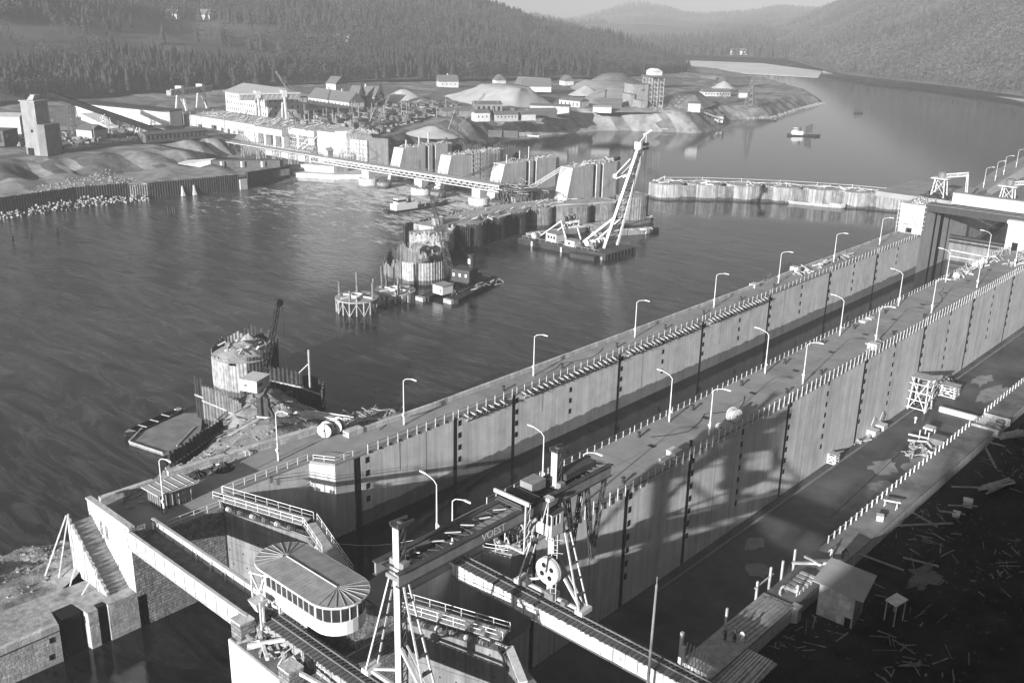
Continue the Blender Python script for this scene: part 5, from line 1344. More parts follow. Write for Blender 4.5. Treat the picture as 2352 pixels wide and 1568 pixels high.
BG = mat('barge_paint', .30, .2, .5, streak=.4)
gB = 'open barges moored by the floating crane'
barge('grey open barge lying nearest to the floating crane boom', (-206.5, 270.5), (-195.2, 291.5), 4.6, BG, -10.5, gB)
barge('grey open barge moored against the stained cells', (-214.5, 276), (-206.5, 308.5), 5.0, BG, -10.3, gB)
barge('third open barge half hidden behind the floating crane deck house', (-219.5, 250.5), (-213.2, 277), 4.4, BG, -10.4, gB)
barge('long narrow pale barge moored along the far coffer dam', (-196.5, 381), (-167.4, 389.8), 4.0, mat('pale_barge_paint', .42, .2, .5, streak=.3), -10.7)
mb = MB(); mb.box(-197.8, -195.0, 287.6, 290.8, -12.5, -10.2); b_ = tag(mb.build('pontoon', STEELL), 'small white square pontoon at the bow of the nearest barge', 'pontoon', kind='thing')
mb = MB()
for k in range(4): mb.lathe((-195.6 + k * .2, 290.8 + k * 1.2, -11.3), [(.6, -.3), (.9, 0), (.6, .3), (.4, 0)], 10, 'y')
tag(mb.build('tyres', DARK), 'black tyre fenders floating behind the white square pontoon', 'tyres', kind='stuff')

def tug(label, a, b_, wd, big=True, cat='tugboat'):
    A_, B2 = Vector((a[0], a[1], 0)), Vector((b_[0], b_[1], 0)); d = (B2 - A_).normalized(); n = Vector((-d.y, d.x, 0)); L_ = (B2 - A_).length
    r = thing('work_boat', label, cat, (a[0], a[1], -12.5))
    P_ = lambda s, o, z: tuple(A_ + d * (s * L_) + n * o + Vector((0, 0, z)))
    mb = MB(); mb.hull([[P_(s, -w_ * .7 * wd, -12.6), P_(s, w_ * .7 * wd, -12.6), P_(s, w_ * wd, z), P_(s, -w_ * wd, z)] for s, w_, z in ((0, .28, -10.7), (.12, .46, -11.1), (.5, .5, -11.3), (.85, .42, -11.0), (1, .08, -10.5))]); mb.build('hull', HULL, r)
    mb = MB(); mb.hull([[P_(s, -wd * .32, -11.25), P_(s, wd * .32, -11.25), P_(s, wd * .3, -8.9), P_(s, -wd * .3, -8.9)] for s in (.12, .46)]); mb.build('deck_house', WHITE, r)
    mb = MB(); mb.hull([[P_(s, -wd * .24, -8.9), P_(s, wd * .24, -8.9), P_(s, wd * .24, -6.9), P_(s, -wd * .24, -6.9)] for s in (.16, .29)]); mb.build('wheelhouse', WHITE, r)
    mb = MB(); mb.hull([[P_(s, -wd * .245, -8.1), P_(s, wd * .245, -8.1), P_(s, wd * .245, -7.3), P_(s, -wd * .245, -7.3)] for s in (.158, .292)]); mb.build('wheelhouse_window', GLASS, r)
    mb = MB(); mb.bar(P_(.2, 0, -6.9), P_(.18, 0, -3.2), .16); mb.bar(P_(.46, 0, -11), P_(.46, 0, -6.6), .12); mb.build('mast', STEELM, r)
    mb = MB(); mb.tube([P_(.38, 0, -8.9), P_(.38, 0, -6.4)], .5, 8); mb.build('funnel', STEELD, r)
    mb = MB()
    for k in range(10): mb.bar(P_(.5 + k * .045, Rr.uniform(-.3, .3) * wd, -11.1), P_(.52 + k * .045, Rr.uniform(-.3, .3) * wd, -10.4 + Rr.random() * .8), .35)
    mb.build('deck_gear', STEELM, r)
    if big: mb = MB(); mb.bar(P_(.8, 0, -11), P_(.92, 0, -5.6), .35); mb.bar(P_(.88, -.5, -11), P_(.92, 0, -5.8), .15); mb.build('bow_derrick', CR_D, r)
    return r
tug('dark tugboat with white deck house fighting the rough water below the weir', (-284.5, 243.5), (-283.0, 274.5), 6.0)
tug('work boat with a dark sail shaped rack crossing the upper river', (-305, 605), (-288.5, 618), 5.0, False, 'work boat')
mb = MB()
for k in range(6): mb.bar((-296.5 + k * .6, 613 + k * .5, -11), (-296.3 + k * .6, 613.2 + k * .5, -5.6 + .3 * k), .32)
tag(mb.build('pile_rack', STEELD), 'upright dark pile rack on the deck of the upper river work boat', 'rack', kind='thing')
r = thing('boat', 'small dark boat with several upright figures far up the river', 'boat', (-340, 793, -12.3))
mb = MB(); mb.hull([[(-342.5 + t * 5, 790 + t * 6.5 + s * w_, z) for s, z in ((-1, -12.4), (1, -12.4), (1.2, -11.2), (-1.2, -11.2))] for t, w_ in ((0, .4), (.3, 1.1), (.7, 1.1), (1, .3))]); mb.build('hull', HULL, r)
for k, (t, h) in enumerate(((.1, 3.8), (.35, 3.0), (.55, 2.6), (.8, 2.4))):
    mb = MB(); x, y = -342 + t * 4.6, 790.5 + t * 6; mb.tube([(x, y, -11.4), (x, y, -11.4 + h)], .5, 6, .3); mb.build('upright_load', STEELD, r)
barge('small dark boat moored at the stony tip of the spit', (-366, 676), (-354, 683), 2.6, HULL, -11.2)
barge('pale rowing boat drawn up below the sandy bluff', (-410.8, 468.0), (-403.5, 471.5), 1.6, WOODL, -11.5, name='rowing_boat', cat='rowing boat')
# stakes in the river on the left
for i, (x, y, h, lab) in enumerate(((-336.6, 183, 3.0, 'cluster of dark sheet piles standing in the river ringed by wash'), (-333.4, 125.4, 1.2, 'small dark stake in the river, leftmost of three'), (-332.5, 131, 1.5, 'thick dark stake in the river, middle one of three'), (-333.3, 140, 1.7, 'thin dark stake in the river, rightmost of three'))):
    r = thing('mooring_piles', lab, 'piles', (x, y, -13))
    for k in range(4 if i == 0 else 1):
        mb = MB(); mb.box(x + k * .75 - .3, x + k * .75 + .3, y + k * .5 - .3, y + k * .5 + .3, -14, -12 + h * Rr.uniform(.9, 1.05)); mb.build('pile', RUST, r)
# ------------------------------------------------------------------ weir piers
gP = 'weir piers across the river'
for i, (xr, zt, ext) in enumerate(((-243.0, 4.0, 334), (-275.2, 2.2, 333), (-306.6, 2.2, 331), (-337.4, 2.2, 328))):
    r = thing('weir_pier', 'streaked concrete weir pier with white sloping nose, %s from the floating crane' % ordn[i], 'weir pier', (xr - 3, 300, -14), 0, gP)
    xl = xr - 6.4; n0, n1 = (300.5, 295.2) if i else (305, 300)
    secs = [(x0, y0, z) for x0, y0, z in ()]
    gl = [(n0 + 13, n0 + 15.2), (n0 + 17.6, n0 + 19.6)]
    yb = [n0 + 0.8] + [q for g_ in gl for q in g_] + [ext]
    mb = MB()
    side = [(xr, n0 + .8)] + sum([[(xr, a), (xr - 1.1, a), (xr - 1.1, b_), (xr, b_)] for a, b_ in gl], []) + [(xr, ext), (xr - 1.4, ext), (xr - 1.4, ext + 4), (xl + 1.4, ext + 4), (xl + 1.4, ext), (xl, ext), (xl, n0 + .8)]
    mb.prism(side, -14, zt); mb.build('body', CONCP, r)
    mb = MB(); mb.hull([[(xl, n1, -14), (xr, n1, -14), (xr, n0 + .79, -14), (xl, n0 + .79, -14)], [(xl, n0 - .4, zt), (xr, n0 - .4, zt), (xr, n0 + .79, zt), (xl, n0 + .79, zt)]]); mb.build('nose', CONCW, r)
    for a, b_ in gl: mb = MB(); mb.box(xr - 1.12, xr - 1.06, a, b_, -13.9, zt - .1); mb.build('gate_slot', RUST, r)
    mb = MB(); mb.box(xr - 2.5, xr - 1.42, ext, ext + 4, zt - 4, zt + 1.2) if i == 0 else mb.box(xr - 1.6, xr - .02, ext + .02, ext + 5, -14, zt - 4.5); mb.build('tail_block', RUSTL if i else DARK, r)
    mb = MB(); clutter(mb, xl + .5, xr - .5, n0 + 3, ext, zt, 46, .3, 1.7, 1.0); mb.build('formwork_timber', WOOD, r)
    mb = MB()
    for y in np.arange(n0 + 1, ext, 3.2): mb.bar((xr - .2, y, zt), (xr - .2, y, zt + 1.1), .09)
    mb.bar((xr - .2, n0 + 1, zt + 1.05), (xr - .2, ext, zt + 1.05), .07); mb.build('guard_rail', WOODL, r)
    if i in (1, 3):
        for dy, hh in ((4, 3.2), (12, 4.2), (17.8, 5.5)):
            mb = MB(); mb.bar((xr - 3, n0 + dy, zt), (xr - 3, n0 + dy, zt + hh), .55 if i == 3 else .3); mb.build('column', CONCW if i == 3 else STEELL, r)
    if i == 2:
        mb = MB()
        for a in range(5):
            for b_ in range(2):
                x, y = xr + .3 + b_ * 1.6, n0 + 12 + a * 2.2; mb.bar((x, y, -12), (x, y, zt + 1.5), .14)
        for z in range(-10, 4, 2):
            for b_ in range(2): mb.bar((xr + .3 + b_ * 1.6, n0 + 11.5, z), (xr + .3 + b_ * 1.6, n0 + 21.5, z), .12)
            for a in range(5): mb.bar((xr + .2, n0 + 12 + a * 2.2, z), (xr + 2, n0 + 12 + a * 2.2, z + .0), .1)
        mb.build('scaffold', WOOD, r)
    if i in (0, 1):
        mb = MB()
        for k in range(3): mb.bar((xl + .6 + k * 1.2, n0 - 1.0, zt - .2), (xl - 6 + k * 1.2, n0 - 11, -3.2), .22)
        mb.build('raking_strut', WOODL if i == 0 else STEELD, r)
# upstream sheet piling and heap beyond the weir, river sills
r = thing('sheet_pile_wall', 'jagged dark sheet piles standing behind the weir piers', 'sheet piling', (-345, 345, -14))
mb = MB(); piles(mb, [(-352, 338), (-338, 340), (-326, 347), (-318, 352), (-300, 342)], -14, lambda t: 1.0 + 1.2 * math.sin(t * 40), .6, .3, 1.2); mb.build('sheet_piling', RUST, r)

# ------------------------------------------------------------------ service bridge
r = thing('service_bridge', 'long low lattice truss service bridge crossing the river below the weir', 'bridge', (-340, 279, -4.6))
bx0, by0, bx1, by1 = -437.0, 272.0, -259.0, 281.5
def bp(s, o, z):
    d = Vector((bx1 - bx0, by1 - by0, 0)).normalized(); n = Vector((-d.y, d.x, 0)); p = Vector((bx0, by0, 0)) + d * s + n * o; return (p.x, p.y, z)
BL = math.hypot(bx1 - bx0, by1 - by0); s0 = 66.0
mb = MB(); mb.hull([[bp(s, o, z) for o, z in ((-2.4, -2.35), (2.4, -2.35), (2.4, -2.0), (-2.4, -2.0))] for s in (0, BL)]); mb.build('roadway', mat('bridge_boards', .42, .2, .6), r)
for o in (-2.35, 2.35):
    mb = MB(); mb.bar(bp(s0, o, -2.5), bp(BL, o, -2.5), .25, .3); mb.bar(bp(s0, o, -4.6), bp(BL, o, -4.6), .25, .3); mb.build('chord', STEELL, r)
    mb = MB(); nn = int((BL - s0) / 1.55)
    for k in range(nn): 
        a, b_ = s0 + k * 1.55, s0 + (k + 1) * 1.55; mb.bar(bp(a, o, -2.5 if k % 2 else -4.6), bp(b_, o, -4.6 if k % 2 else -2.5), .13)
    mb.build('lattice', STEELL, r)
    mb = MB(); mb.bar(bp(0, o, -.95), bp(BL, o, -.95), .1); mb.bar(bp(0, o, -1.45), bp(BL, o, -1.45), .08); mb.build('rail', STEELM, r)
    p0 = None
    for k in range(int(BL / 2.6)):
        mb = MB(); p = bp(k * 2.6, o, -2)
        if p0 is None: mb.box(p[0] - .06, p[0] + .06, p[1] - .06, p[1] + .06, -2, -.9); p0 = mb.build('rail_post', STEELM, r); pp = Vector(p)
        else: c = p0.copy(); COL.objects.link(c); c.parent = r; c.location = Vector(p) - pp
for k in (20, 75, 105, 140, 168): mb = MB(); mb.bar(bp(k, 2.4, -2), bp(k, 2.4, 3.6), .14); mb.build('light_pole', WOODD, r)
for s in range(2, 64, 12):
    mb = MB()
    for o in (-2, 2):
        for q in (0, 2.4): mb.bar(bp(s + q, o, -9), bp(s + q * .6, o * .8, -2.4), .22)
        mb.bar(bp(s, o, -8.5), bp(s + 2.4, o, -3), .14); mb.bar(bp(s + 2.4, o, -8.5), bp(s, o, -3), .14)
    for z in (-7, -5, -3.4): mb.bar(bp(s, -2, z), bp(s, 2, z), .12)
    mb.build('trestle', WOOD, r)
gS = 'bridge piers standing in the rough water'
for i, (x, y) in enumerate(((-336.3, 278.5), (-304.0, 280.0), (-272.0, 281.8))):
    r = thing('bridge_pier', 'white block pier on a round caisson under the service bridge, %s from the left bank' % ordn[i], 'bridge pier', (x, y, -14), 0, gS)
    mb = MB(); mb.lathe((x, y, -14), [(.1, 0), (4.3, 0), (4.3, 5.4), (.1, 5.4)], 28); mb.build('caisson', mat('caisson', .55, .15, .4, streak=.25, zband=(-11.4, .35)), r)
    mb = MB(); mb.box(x - 2.3, x + 2.3, y - 1.9, y + 1.9, -8.597, -4.75); mb.build('block', CONCW, r)
    if i == 1: mb = MB(); clutter(mb, x - 4, x + 5, y - 4, y + 4, -8.6, 24, .5, 2, 1.2); mb.build('debris', WOODD, r)
    mb = MB(); mb.lathe((x + 8.5, y + 1.5, -14), [(.1, 0), (3.2, 0), (3.2, 4.6), (.1, 4.9)], 20); mb.build('side_caisson', RUSTL, r)
mb = MB(); mb.box(-267, -263.4, 295.4, 299, -14, -9.4); tag(mb.build('concrete_block', CONCW), 'small white concrete block awash near the bridge end', 'concrete block', kind='thing')
r = thing('bridge_scaffold', 'dark tangle of timber scaffolding where the service bridge meets the coffer arm', 'scaffold', (-256, 284, -8))
mb = MB()
for _ in range(60):
    x, y = Rr.uniform(-262, -246), Rr.uniform(280, 292); mb.bar((x, y, -9), (x + Rr.uniform(-2, 2), y + Rr.uniform(-2, 2), Rr.uniform(-4.5, -.5)), .22)
mb.build('post', WOODD, r)
mb = MB()
for _ in range(46):
    x, y, z = Rr.uniform(-263, -247), Rr.uniform(280, 292), Rr.uniform(-5, -1); a = Rr.uniform(0, PI); mb.bar((x, y, z), (x + 5 * math.cos(a), y + 5 * math.sin(a), z + Rr.uniform(-.8, .8)), .3, .16)
mb.build('plank', WOOD, r)
mb = MB(); mb.box(-262, -246, 281, 291, -3.2, -2.9); mb.box(-258, -248, 282, 290, -5.2, -5.0); mb.build('working_deck', WOODD, r)
mb = MB(); mb.box(-364.4, -361.2, 276, 279, -2, .6); mb.hull([[(-364.8, 275.6, .6), (-360.8, 275.6, .6), (-362.8, 275.6, 1.9)], [(-364.8, 279.4, .6), (-360.8, 279.4, .6), (-362.8, 279.4, 1.9)]])
tag(mb.build('site_hut', WOOD), 'little gabled hut standing on the service bridge', 'hut', kind='thing')
# abutment walls by the left bank
r = thing('abutment_wall', 'low pale concrete abutment between the left bank and the weir', 'abutment', (-355, 285, -14))
mb = MB(); mb.prism([(-369, 262), (-352, 272), (-344, 283), (-344, 300), (-352, 318), (-372, 318), (-372, 265)], -14, -8.5); mb.prism([(-371, 268), (-356, 275), (-356, 283), (-371, 283)], -8.497, -5.6); mb.build('body', CONCP, r)

# ------------------------------------------------------------------ powerhouse under construction
r = thing('powerhouse', 'unfinished concrete powerhouse with white beams, scaffolding and a bright end block', 'powerhouse', (-430, 290, -4))
FR = 283.5
mb, bk = MB(), MB()
hol = [(16, 20, .4, 4.4), (29, 34, .3, 5.2), (38, 40.5, .3, 4.6), (44, 46.5, .3, 4.6), (49, 51, .3, 4.0), (54, 58.5, .3, 5.0)]
holed(mb, bk, (-498, FR, -3), (1, 0, 0), (0, 0, 1), 69, 8.6, hol, 1.5)
mb.quad((-498, FR, 5.6), (-429, FR, 5.6), (-429, FR + 26, 5.6), (-498, FR + 26, 5.6)); mb.quad((-498, FR + 26, -3), (-498, FR, -3), (-498, FR, 5.6), (-498, FR + 26, 5.6)); mb.quad((-429, FR, -3), (-429, FR + 26, -3), (-429, FR + 26, 5.6), (-429, FR, 5.6))
mb.box(-498, -385, FR + .4, FR + 26, -14, -3.02); mb.build('turbine_hall_wall', CONCW, r); each(bk, 'opening', DARK, r)
mb = MB(); mb.box(-428.99, -405, FR - 1, FR + 24, 2.2, 5.3); mb.box(-404.9, -385, FR + 3, FR + 26, 3.4, 6.4); mb.build('roof_beam', CONCW, r)
mb = MB(); mb.box(-404.9, -385, FR + 2.9, FR + 2.98, 3.5, 6.3); mb.build('form_board', PLASTER, r)
for x in (-428, -421, -413, -406, -399.5): mb = MB(); mb.box(x - .9, x + .9, FR + (0 if x < -405 else 4), FR + 3 + (0 if x < -405 else 4), -4, 2.2 if x < -405 else 3.4); mb.build('column', CONC, r)
mb = MB(); mb.box(-428.9, -386, FR + 16, FR + 17, -4, 3); mb.build('rear_wall', CONCD, r)
mb = MB(); mb.prism([(-384.5, 288), (-373.5, 289), (-368.5, 292.5), (-366.5, 306), (-384.5, 306)], -14, 6.6); mb.build('end_block', CONCW, r)
mb = MB(); mb.prism([(-366.4, 293), (-358, 296), (-357, 308), (-366.4, 306)], -14, 4.0); mb.build('pier_block', CONCP, r)
mb = MB(); mb.prism([(-372.9, 289.4), (-368.4, 292.9), (-366.4, 306), (-372.9, 306)], 6.603, 7.3); mb.build('roof_slab', CONC, r)
mb = MB()
for x in np.arange(-478, -470, 2.2):
    pass
for seg in ((-448, -434), (-404, -386), (-430, -424), (-366, -356)):
    for x in np.arange(seg[0], seg[1], 1.9):
        for y in (FR - 1.2, FR + .8): mb.bar((x, y + (4 if seg[0] > -405 else 0), -4), (x, y + (4 if seg[0] > -405 else 0), 5.5 + Rr.uniform(0, 1.4)), .14)
        mb.bar((x, FR - 1 + (4 if seg[0] > -405 else 0), -3.5), (x + 1.9, FR - 1 + (4 if seg[0] > -405 else 0), .5), .12); mb.bar((x + 1.9, FR - 1 + (4 if seg[0] > -405 else 0), .5), (x, FR - 1 + (4 if seg[0] > -405 else 0), 4.4), .12)
    for z in (-2, 0, 2, 4): mb.bar((seg[0], FR - 1.2 + (4 if seg[0] > -405 else 0), z), (seg[1], FR - 1.2 + (4 if seg[0] > -405 else 0), z), .14)
mb.build('scaffold', WOODL, r)
mb = MB(); clutter(mb, -495, -430, FR + 2, FR + 24, 5.6, 120, .4, 2.6, 1.6); clutter(mb, -429, -386, FR, FR + 24, 6.0, 110, .4, 2.4, 1.8); clutter(mb, -372, -356, 293, 305, 6.8, 40, .4, 2.0, 1.8); mb.build('building_material', WOOD, r)
mb = MB(); mb.bar((-398, 285, -3.8), (-388, 288, 4.5), .3); mb.bar((-394, 284.6, -3.8), (-384, 287.6, 4.0), .3); mb.build('raking_prop', WOODL, r)

# portal gantries beside it
def gantry(label, x, y, dirx, diry, h, span):
    r = thing('gantry_crane', label, 'gantry crane', (x, y, 1))
    d = Vector((dirx, diry)).normalized(); n = Vector((-d.y, d.x))
    def P_(s, o, z): return (x + d.x * s + n.x * o, y + d.y * s + n.y * o, z)
    for s in (0, span):
        mb = MB()
        for o in (-3.8, 3.8): mb.bar(P_(s, o, 1), P_(s, o * .45, h - 2), 1.1); 
        mb.bar(P_(s, -3.5, 2), P_(s, 1.5, h - 3), .3); mb.build('leg', STEELL, r)
        mb = MB(); mb.hull([[P_(s + a, b_, h - 2.4) for a, b_ in ((-1.4, -2.2), (1.4, -2.2), (1.4, 2.2), (-1.4, 2.2))], [P_(s + a, b_, h + 1.4) for a, b_ in ((-1.4, -2.2), (1.4, -2.2), (1.4, 2.2), (-1.4, 2.2))]]); mb.build('leg_head', STEELL, r)
    mb = MB(); mb.hull([[P_(s, o, z) for o, z in ((-1.6, h - 3.6), (1.6, h - 3.6), (1.6, h - .6), (-1.6, h - .6))] for s in (-10, span + 9)]); mb.build('bridge_beam', mat('gantry_beam', .26, .25, .4), r)
    mb = MB()
    for k in range(12): mb.bar(P_(-10 + k * (span + 19) / 12, -1.65, h - 3), P_(-10 + (k + .6) * (span + 19) / 12, -1.65, h - .6), .25)
    mb.bar(P_(-10, -1.9, h - .2), P_(span + 9, -1.9, h - .2), .4, .8); mb.build('walkway', STEELL, r)
    return r
gantry('portal gantry crane standing before the dark wood, left of the office building', -553, 315, -.35, .94, 14, 19)
gantry('portal gantry crane standing in front of the right gable of the office building', -483, 322, .3, .95, 15.5, 15)

# ------------------------------------------------------------------ buildings
def house(name, label, cat, o, ang, L_, W_, h, roofh, wall, roof, wins=None, z=1.0, group=None, hip=0.0, chimney=0, winrows=None, over=.4, door=False):
    """a building: front along local x from o (front left corner), depth along local y; gabled or hipped roof"""
    r = thing(name, label, cat, (o[0], o[1], z), rad(ang), group)
    mb, bk = MB(), MB()
    hs = []
    if winrows:
        for (z0, z1, step, ww) in winrows:
            k = max(1, int(L_ / step)); hs += [(step * (i + .5) - ww / 2 + (L_ - k * step) / 2, step * (i + .5) + ww / 2 + (L_ - k * step) / 2, z0, z1) for i in range(k)]
    holed(mb, bk, (0, 0, -1), (1, 0, 0), (0, 0, 1), L_, h + 1, [(a, b_, c + 1, d + 1) for a, b_, c, d in hs], .25)
    gs = []
    if winrows:
        for (z0, z1, step, ww) in winrows:
            k = max(1, int(W_ / (step * 1.4))); gs += [(step * 1.4 * (i + .5) - ww / 2, step * 1.4 * (i + .5) + ww / 2, z0 + 1, z1 + 1) for i in range(k)]
    for ox, U in (((L_, 0, -1), (0, 1, 0)), ((0, W_, -1), (0, -1, 0))): holed(mb, bk, ox, U, (0, 0, 1), W_, h + 1, gs, .25)
    mb.quad((L_, W_, -1), (0, W_, -1), (0, W_, h), (L_, W_, h))
    if hip <= 0 and roofh > 0: mb.add([(0, 0, h), (0, W_, h), (0, W_ / 2, h + roofh)], [(0, 2, 1)]); mb.add([(L_, 0, h), (L_, W_, h), (L_, W_ / 2, h + roofh)], [(0, 1, 2)])
    mb.build('wall', wall, r, local=True)
    each(bk, 'window', GLASS, r, True)
    mb = MB(); e = over; hh = h + roofh; s_ = roofh / (W_ / 2)
    if roofh > 0:
        x0, x1 = (-e, L_ + e); a, b_ = (x0 + hip, x1 - hip); t = .22; zl = h - e * s_
        mb.add([(x0, -e, zl), (x1, -e, zl), (x1, W_ + e, zl), (x0, W_ + e, zl), (a, W_ / 2, hh), (b_, W_ / 2, hh), (x0, -e, zl + t), (x1, -e, zl + t), (x1, W_ + e, zl + t), (x0, W_ + e, zl + t), (a, W_ / 2, hh + t), (b_, W_ / 2, hh + t)],
               [(6, 7, 11, 10), (8, 9, 10, 11), (0, 1, 7, 6), (2, 3, 9, 8), (1, 2, 8, 7), (3, 0, 6, 9)] + ([(7, 8, 11), (9, 6, 10)] if hip > 0 else [(7, 8, 11), (9, 6, 10)]))
    else: mb.box(-e, L_ + e, -e, W_ + e, h, h + .35)
    rf = mb.build('roof', roof, r, local=True)
    for k in range(chimney):
        mb = MB(); x = L_ * (k + 1) / (chimney + 1); mb.box(x - .45, x + .45, W_ / 2 - .45, W_ / 2 + .45, hh - .6, hh + 1.5); c = mb.build('chimney', PLASTERG, rf, local=True)
    if door: mb = MB(); mb.box(L_ * .5 - 1, L_ * .5 + 1, -.03, .02, 0, 2.4); mb.build('door', WOODD, r, local=True)
    return r
house('office_building', 'large white three storey building with many small windows and low hipped roof', 'building', (-537, 335.5), -4.5, 49, 26, 11.5, 4.2, mat('office_render', .5, .12, .3, streak=.15), mat('office_roof', .30, .15, .3), z=1, hip=0, winrows=[(1.2, 2.8, 2.6, 1.0), (4.6, 6.2, 2.6, 1.0), (8.3, 9.7, 2.6, 1.0)], over=1.0)
house('farmhouse', 'long white farmhouse with dark tiled roof between the office building and the big dark trees', 'farmhouse', (-546, 403), -2, 44, 12, 3.6, 5.5, PLASTER, ROOFT, z=1.6, chimney=2, winrows=[(1.2, 2.4, 4, .9)])
house('farmhouse', 'second farmhouse roof rising behind the long white farmhouse', 'farmhouse', (-532, 425), 20, 20, 12, 4.5, 6.0, PLASTERG, ROOFT, z=1.6, chimney=1)
house('cottage', 'tall narrow white house against the wood above the farmhouse', 'house', (-584, 447), 10, 9, 12, 7.5, 4.5, PLASTER, ROOFT, z=2.5, winrows=[(1.5, 2.6, 3, .8), (4.6, 5.6, 3, .8)])
house('cottage', 'white gabled house with chimneys at the edge of the wood right of the sand heaps', 'house', (-596, 570), 62, 16, 9, 4, 4.5, PLASTER, ROOFT, z=2, chimney=1, winrows=[(1.2, 2.3, 3.5, .8)])
house('cottage', 'tiny white gabled house left of a long dark row below the wood', 'house', (-588, 624), -20, 7, 9, 4.0, 4.0, PLASTER, ROOFT, z=2)
house('cottage', 'small house with white gable peeping over the gravel plant heaps', 'house', (-562, 681), -20, 9, 9, 3.0, 4.0, PLASTER, ROOFT, z=2)
house('barn', 'long grey roofed barn on the plain behind the largest sand heap', 'barn', (-552, 612), 12, 28, 12, 3.0, 5.5, PLASTERG, ROOFT, z=2)
house('barn', 'barn with a white gable end right of the grey roofed barn', 'barn', (-528, 596), 50, 22, 11, 3.5, 5.5, PLASTER, ROOFT, z=2)
house('villa', 'white house with several roofs alone on the wooded slope above the site', 'villa', s_left(.545, .26)[:2].tolist(), 35, 20, 10, 6, 4, PLASTER, PLASTERG, z=float(s_left(.545, .26)[2]) - .5, winrows=[(1.2, 2.4, 3, .9)])
def on_hill(name, label, px, py, smp, L_, W_, h, rh, ang, u0=(0, 1)):
    best = None
    for u in np.linspace(u0[0], u0[1], 90):
        for t in np.linspace(0.02, .97, 60):
            p = smp(u, t); a, b_, c_ = proj(p); e = (a - px) ** 2 + (b_ - py) ** 2
            if c_ > 0 and (best is None or e < best[0]): best = (e, p)
    p = best[1]
    return house(name, label, name.replace('_', ' '), (p[0], p[1]), ang, L_, W_, h, rh, PLASTER, ROOFT, z=float(p[2]) + .3, winrows=[(1.2, 2.2, 3, .8)] if L_ < 30 else [(1.5, 3, 4, 1)])
on_hill('farm_house', 'distant white farmhouse on the upper left fields, left of two', 384, 48, s_left, 13, 8, 5, 4, 30)
on_hill('farm_house', 'distant white farmhouse with bright gable on the upper left fields, right of two', 455, 44, s_left, 13, 8, 5, 5, 30)
for i, (px, py, s, lab) in enumerate(((1620, 134, 12, 'white village house below the far hills, leftmost of the village'), (1645, 131, 10, 'small village house below the far hills, second from the left'), (1672, 136, 9, 'tiny village house below the far hills in the middle of the row'), (1694, 133, 14, 'larger white village house below the far hills, right of the middle'), (1706, 137, 8, 'tiny village house at the right end of the clustered row'), (1808, 139, 13, 'lone white house at the foot of the right hill by the gravel flats'))):
    on_hill('village_house', lab, px, py, s_far, s, 9, 6, 4, 40)
house('site_hut', 'pale site hut by the water meadow far up the spit, left of two', 'hut', pix(1612, 161, 1080)[:2], 30, 18, 8, 4, 3, PLASTER, ROOFT, z=-7)
house('site_hut', 'white gabled hut far up the spit, right of two', 'hut', pix(1628, 160, 1070)[:2], 30, 8, 8, 4, 4, PLASTER, ROOFT, z=-7)

# silo tower and conveyor on the left
r = thing('silo_tower', 'tall grey concrete silo tower with a lower annexe at the left edge of the site', 'silo', (-441, 183, -3))
mb = MB(); mb.prism([(-445.5, 178.5), (-438.5, 181.5), (-441.5, 188.5), (-448.5, 185.5)], -2, 21.2); mb.build('tower', mat('silo_concrete', .25, .25, .3, streak=.3), r)
mb = MB(); mb.prism([(-438.3, 181.2), (-434.5, 182.8), (-438, 191), (-442, 189.4)], -3, 12.0); mb.build('annexe', mat('silo_concrete_dark', .17, .25, .3, streak=.3), r)
mb = MB(); mb.prism([(-445.9, 178.0), (-438.0, 181.3), (-441.2, 189), (-449, 185.8)], 21.203, 21.7); mb.hull([[(-444.5, 181, 21.7), (-441.5, 182.2, 21.7), (-443, 185.5, 21.7), (-446, 184.3, 21.7)], [(-443.5, 182.5, 24), (-441.3, 183.3, 24), (-442.6, 186.4, 24), (-444.8, 185.6, 24)]]); mb.build('roof', ROOFL, r)
mb = MB(); mb.prism([(-437, 178), (-432.5, 180), (-430, 175.5), (-434.4, 173.5)], -4, -1.6); mb.build('foundation', CONCW, r)
mb = MB(); mb.bar((-444, 178.6, 0), (-441.5, 179.7, 0), .1, 3.5); mb.bar((-441.6, 179.9, 9), (-440.8, 180.2, 9), .1, 1.2); mb.build('doorway', DARK, r)
r = thing('conveyor', 'dark inclined belt conveyor gallery sloping across the white retaining wall', 'conveyor', (-470, 225, 0))
A_, B2 = Vector((-497, 213, 19.5)), Vector((-459, 250, 1.5))
mb = MB(); mb.bar(A_, B2, 2.6, 2.4); mb.build('gallery', mat('tarred_boards', .02, .4, .6, rough=1.0, spec=.05), r)
for t in (.2, .5, .8):
    p = A_ + (B2 - A_) * t; mb = MB()
    for sx in (-1, 1): 
        for sy in (-1, 1): mb.bar((p.x + sx * 3, p.y + sy * 2, 0), (p.x + sx * 1.1, p.y + sy * .9, p.z - 1.2), .3)
    for z in np.arange(1, p.z - 2, 2.4):
        mb.bar((p.x - 2.8, p.y - 1.9, z), (p.x + 2.6, p.y - 1.6, z + 2), .2); mb.bar((p.x + 2.8, p.y - 1.9, z), (p.x - 2.6, p.y - 1.6, z + 2), .2); mb.bar((p.x - 2.8, p.y + 1.9, z), (p.x - 2.8, p.y - 1.9, z + 1), .2)
    mb.build('trestle', WOODL if t > .4 else WOODD, r)
r = thing('retaining_wall', 'bright white retaining wall with a dark deck behind the conveyor', 'wall', (-530, 256, 0))
mb = MB(); mb.prism([(-560, 254), (-491, 267.5), (-488, 271), (-492, 280), (-562, 266)], -1, 8.0, top=None); mb.build('body', CONCW, r)
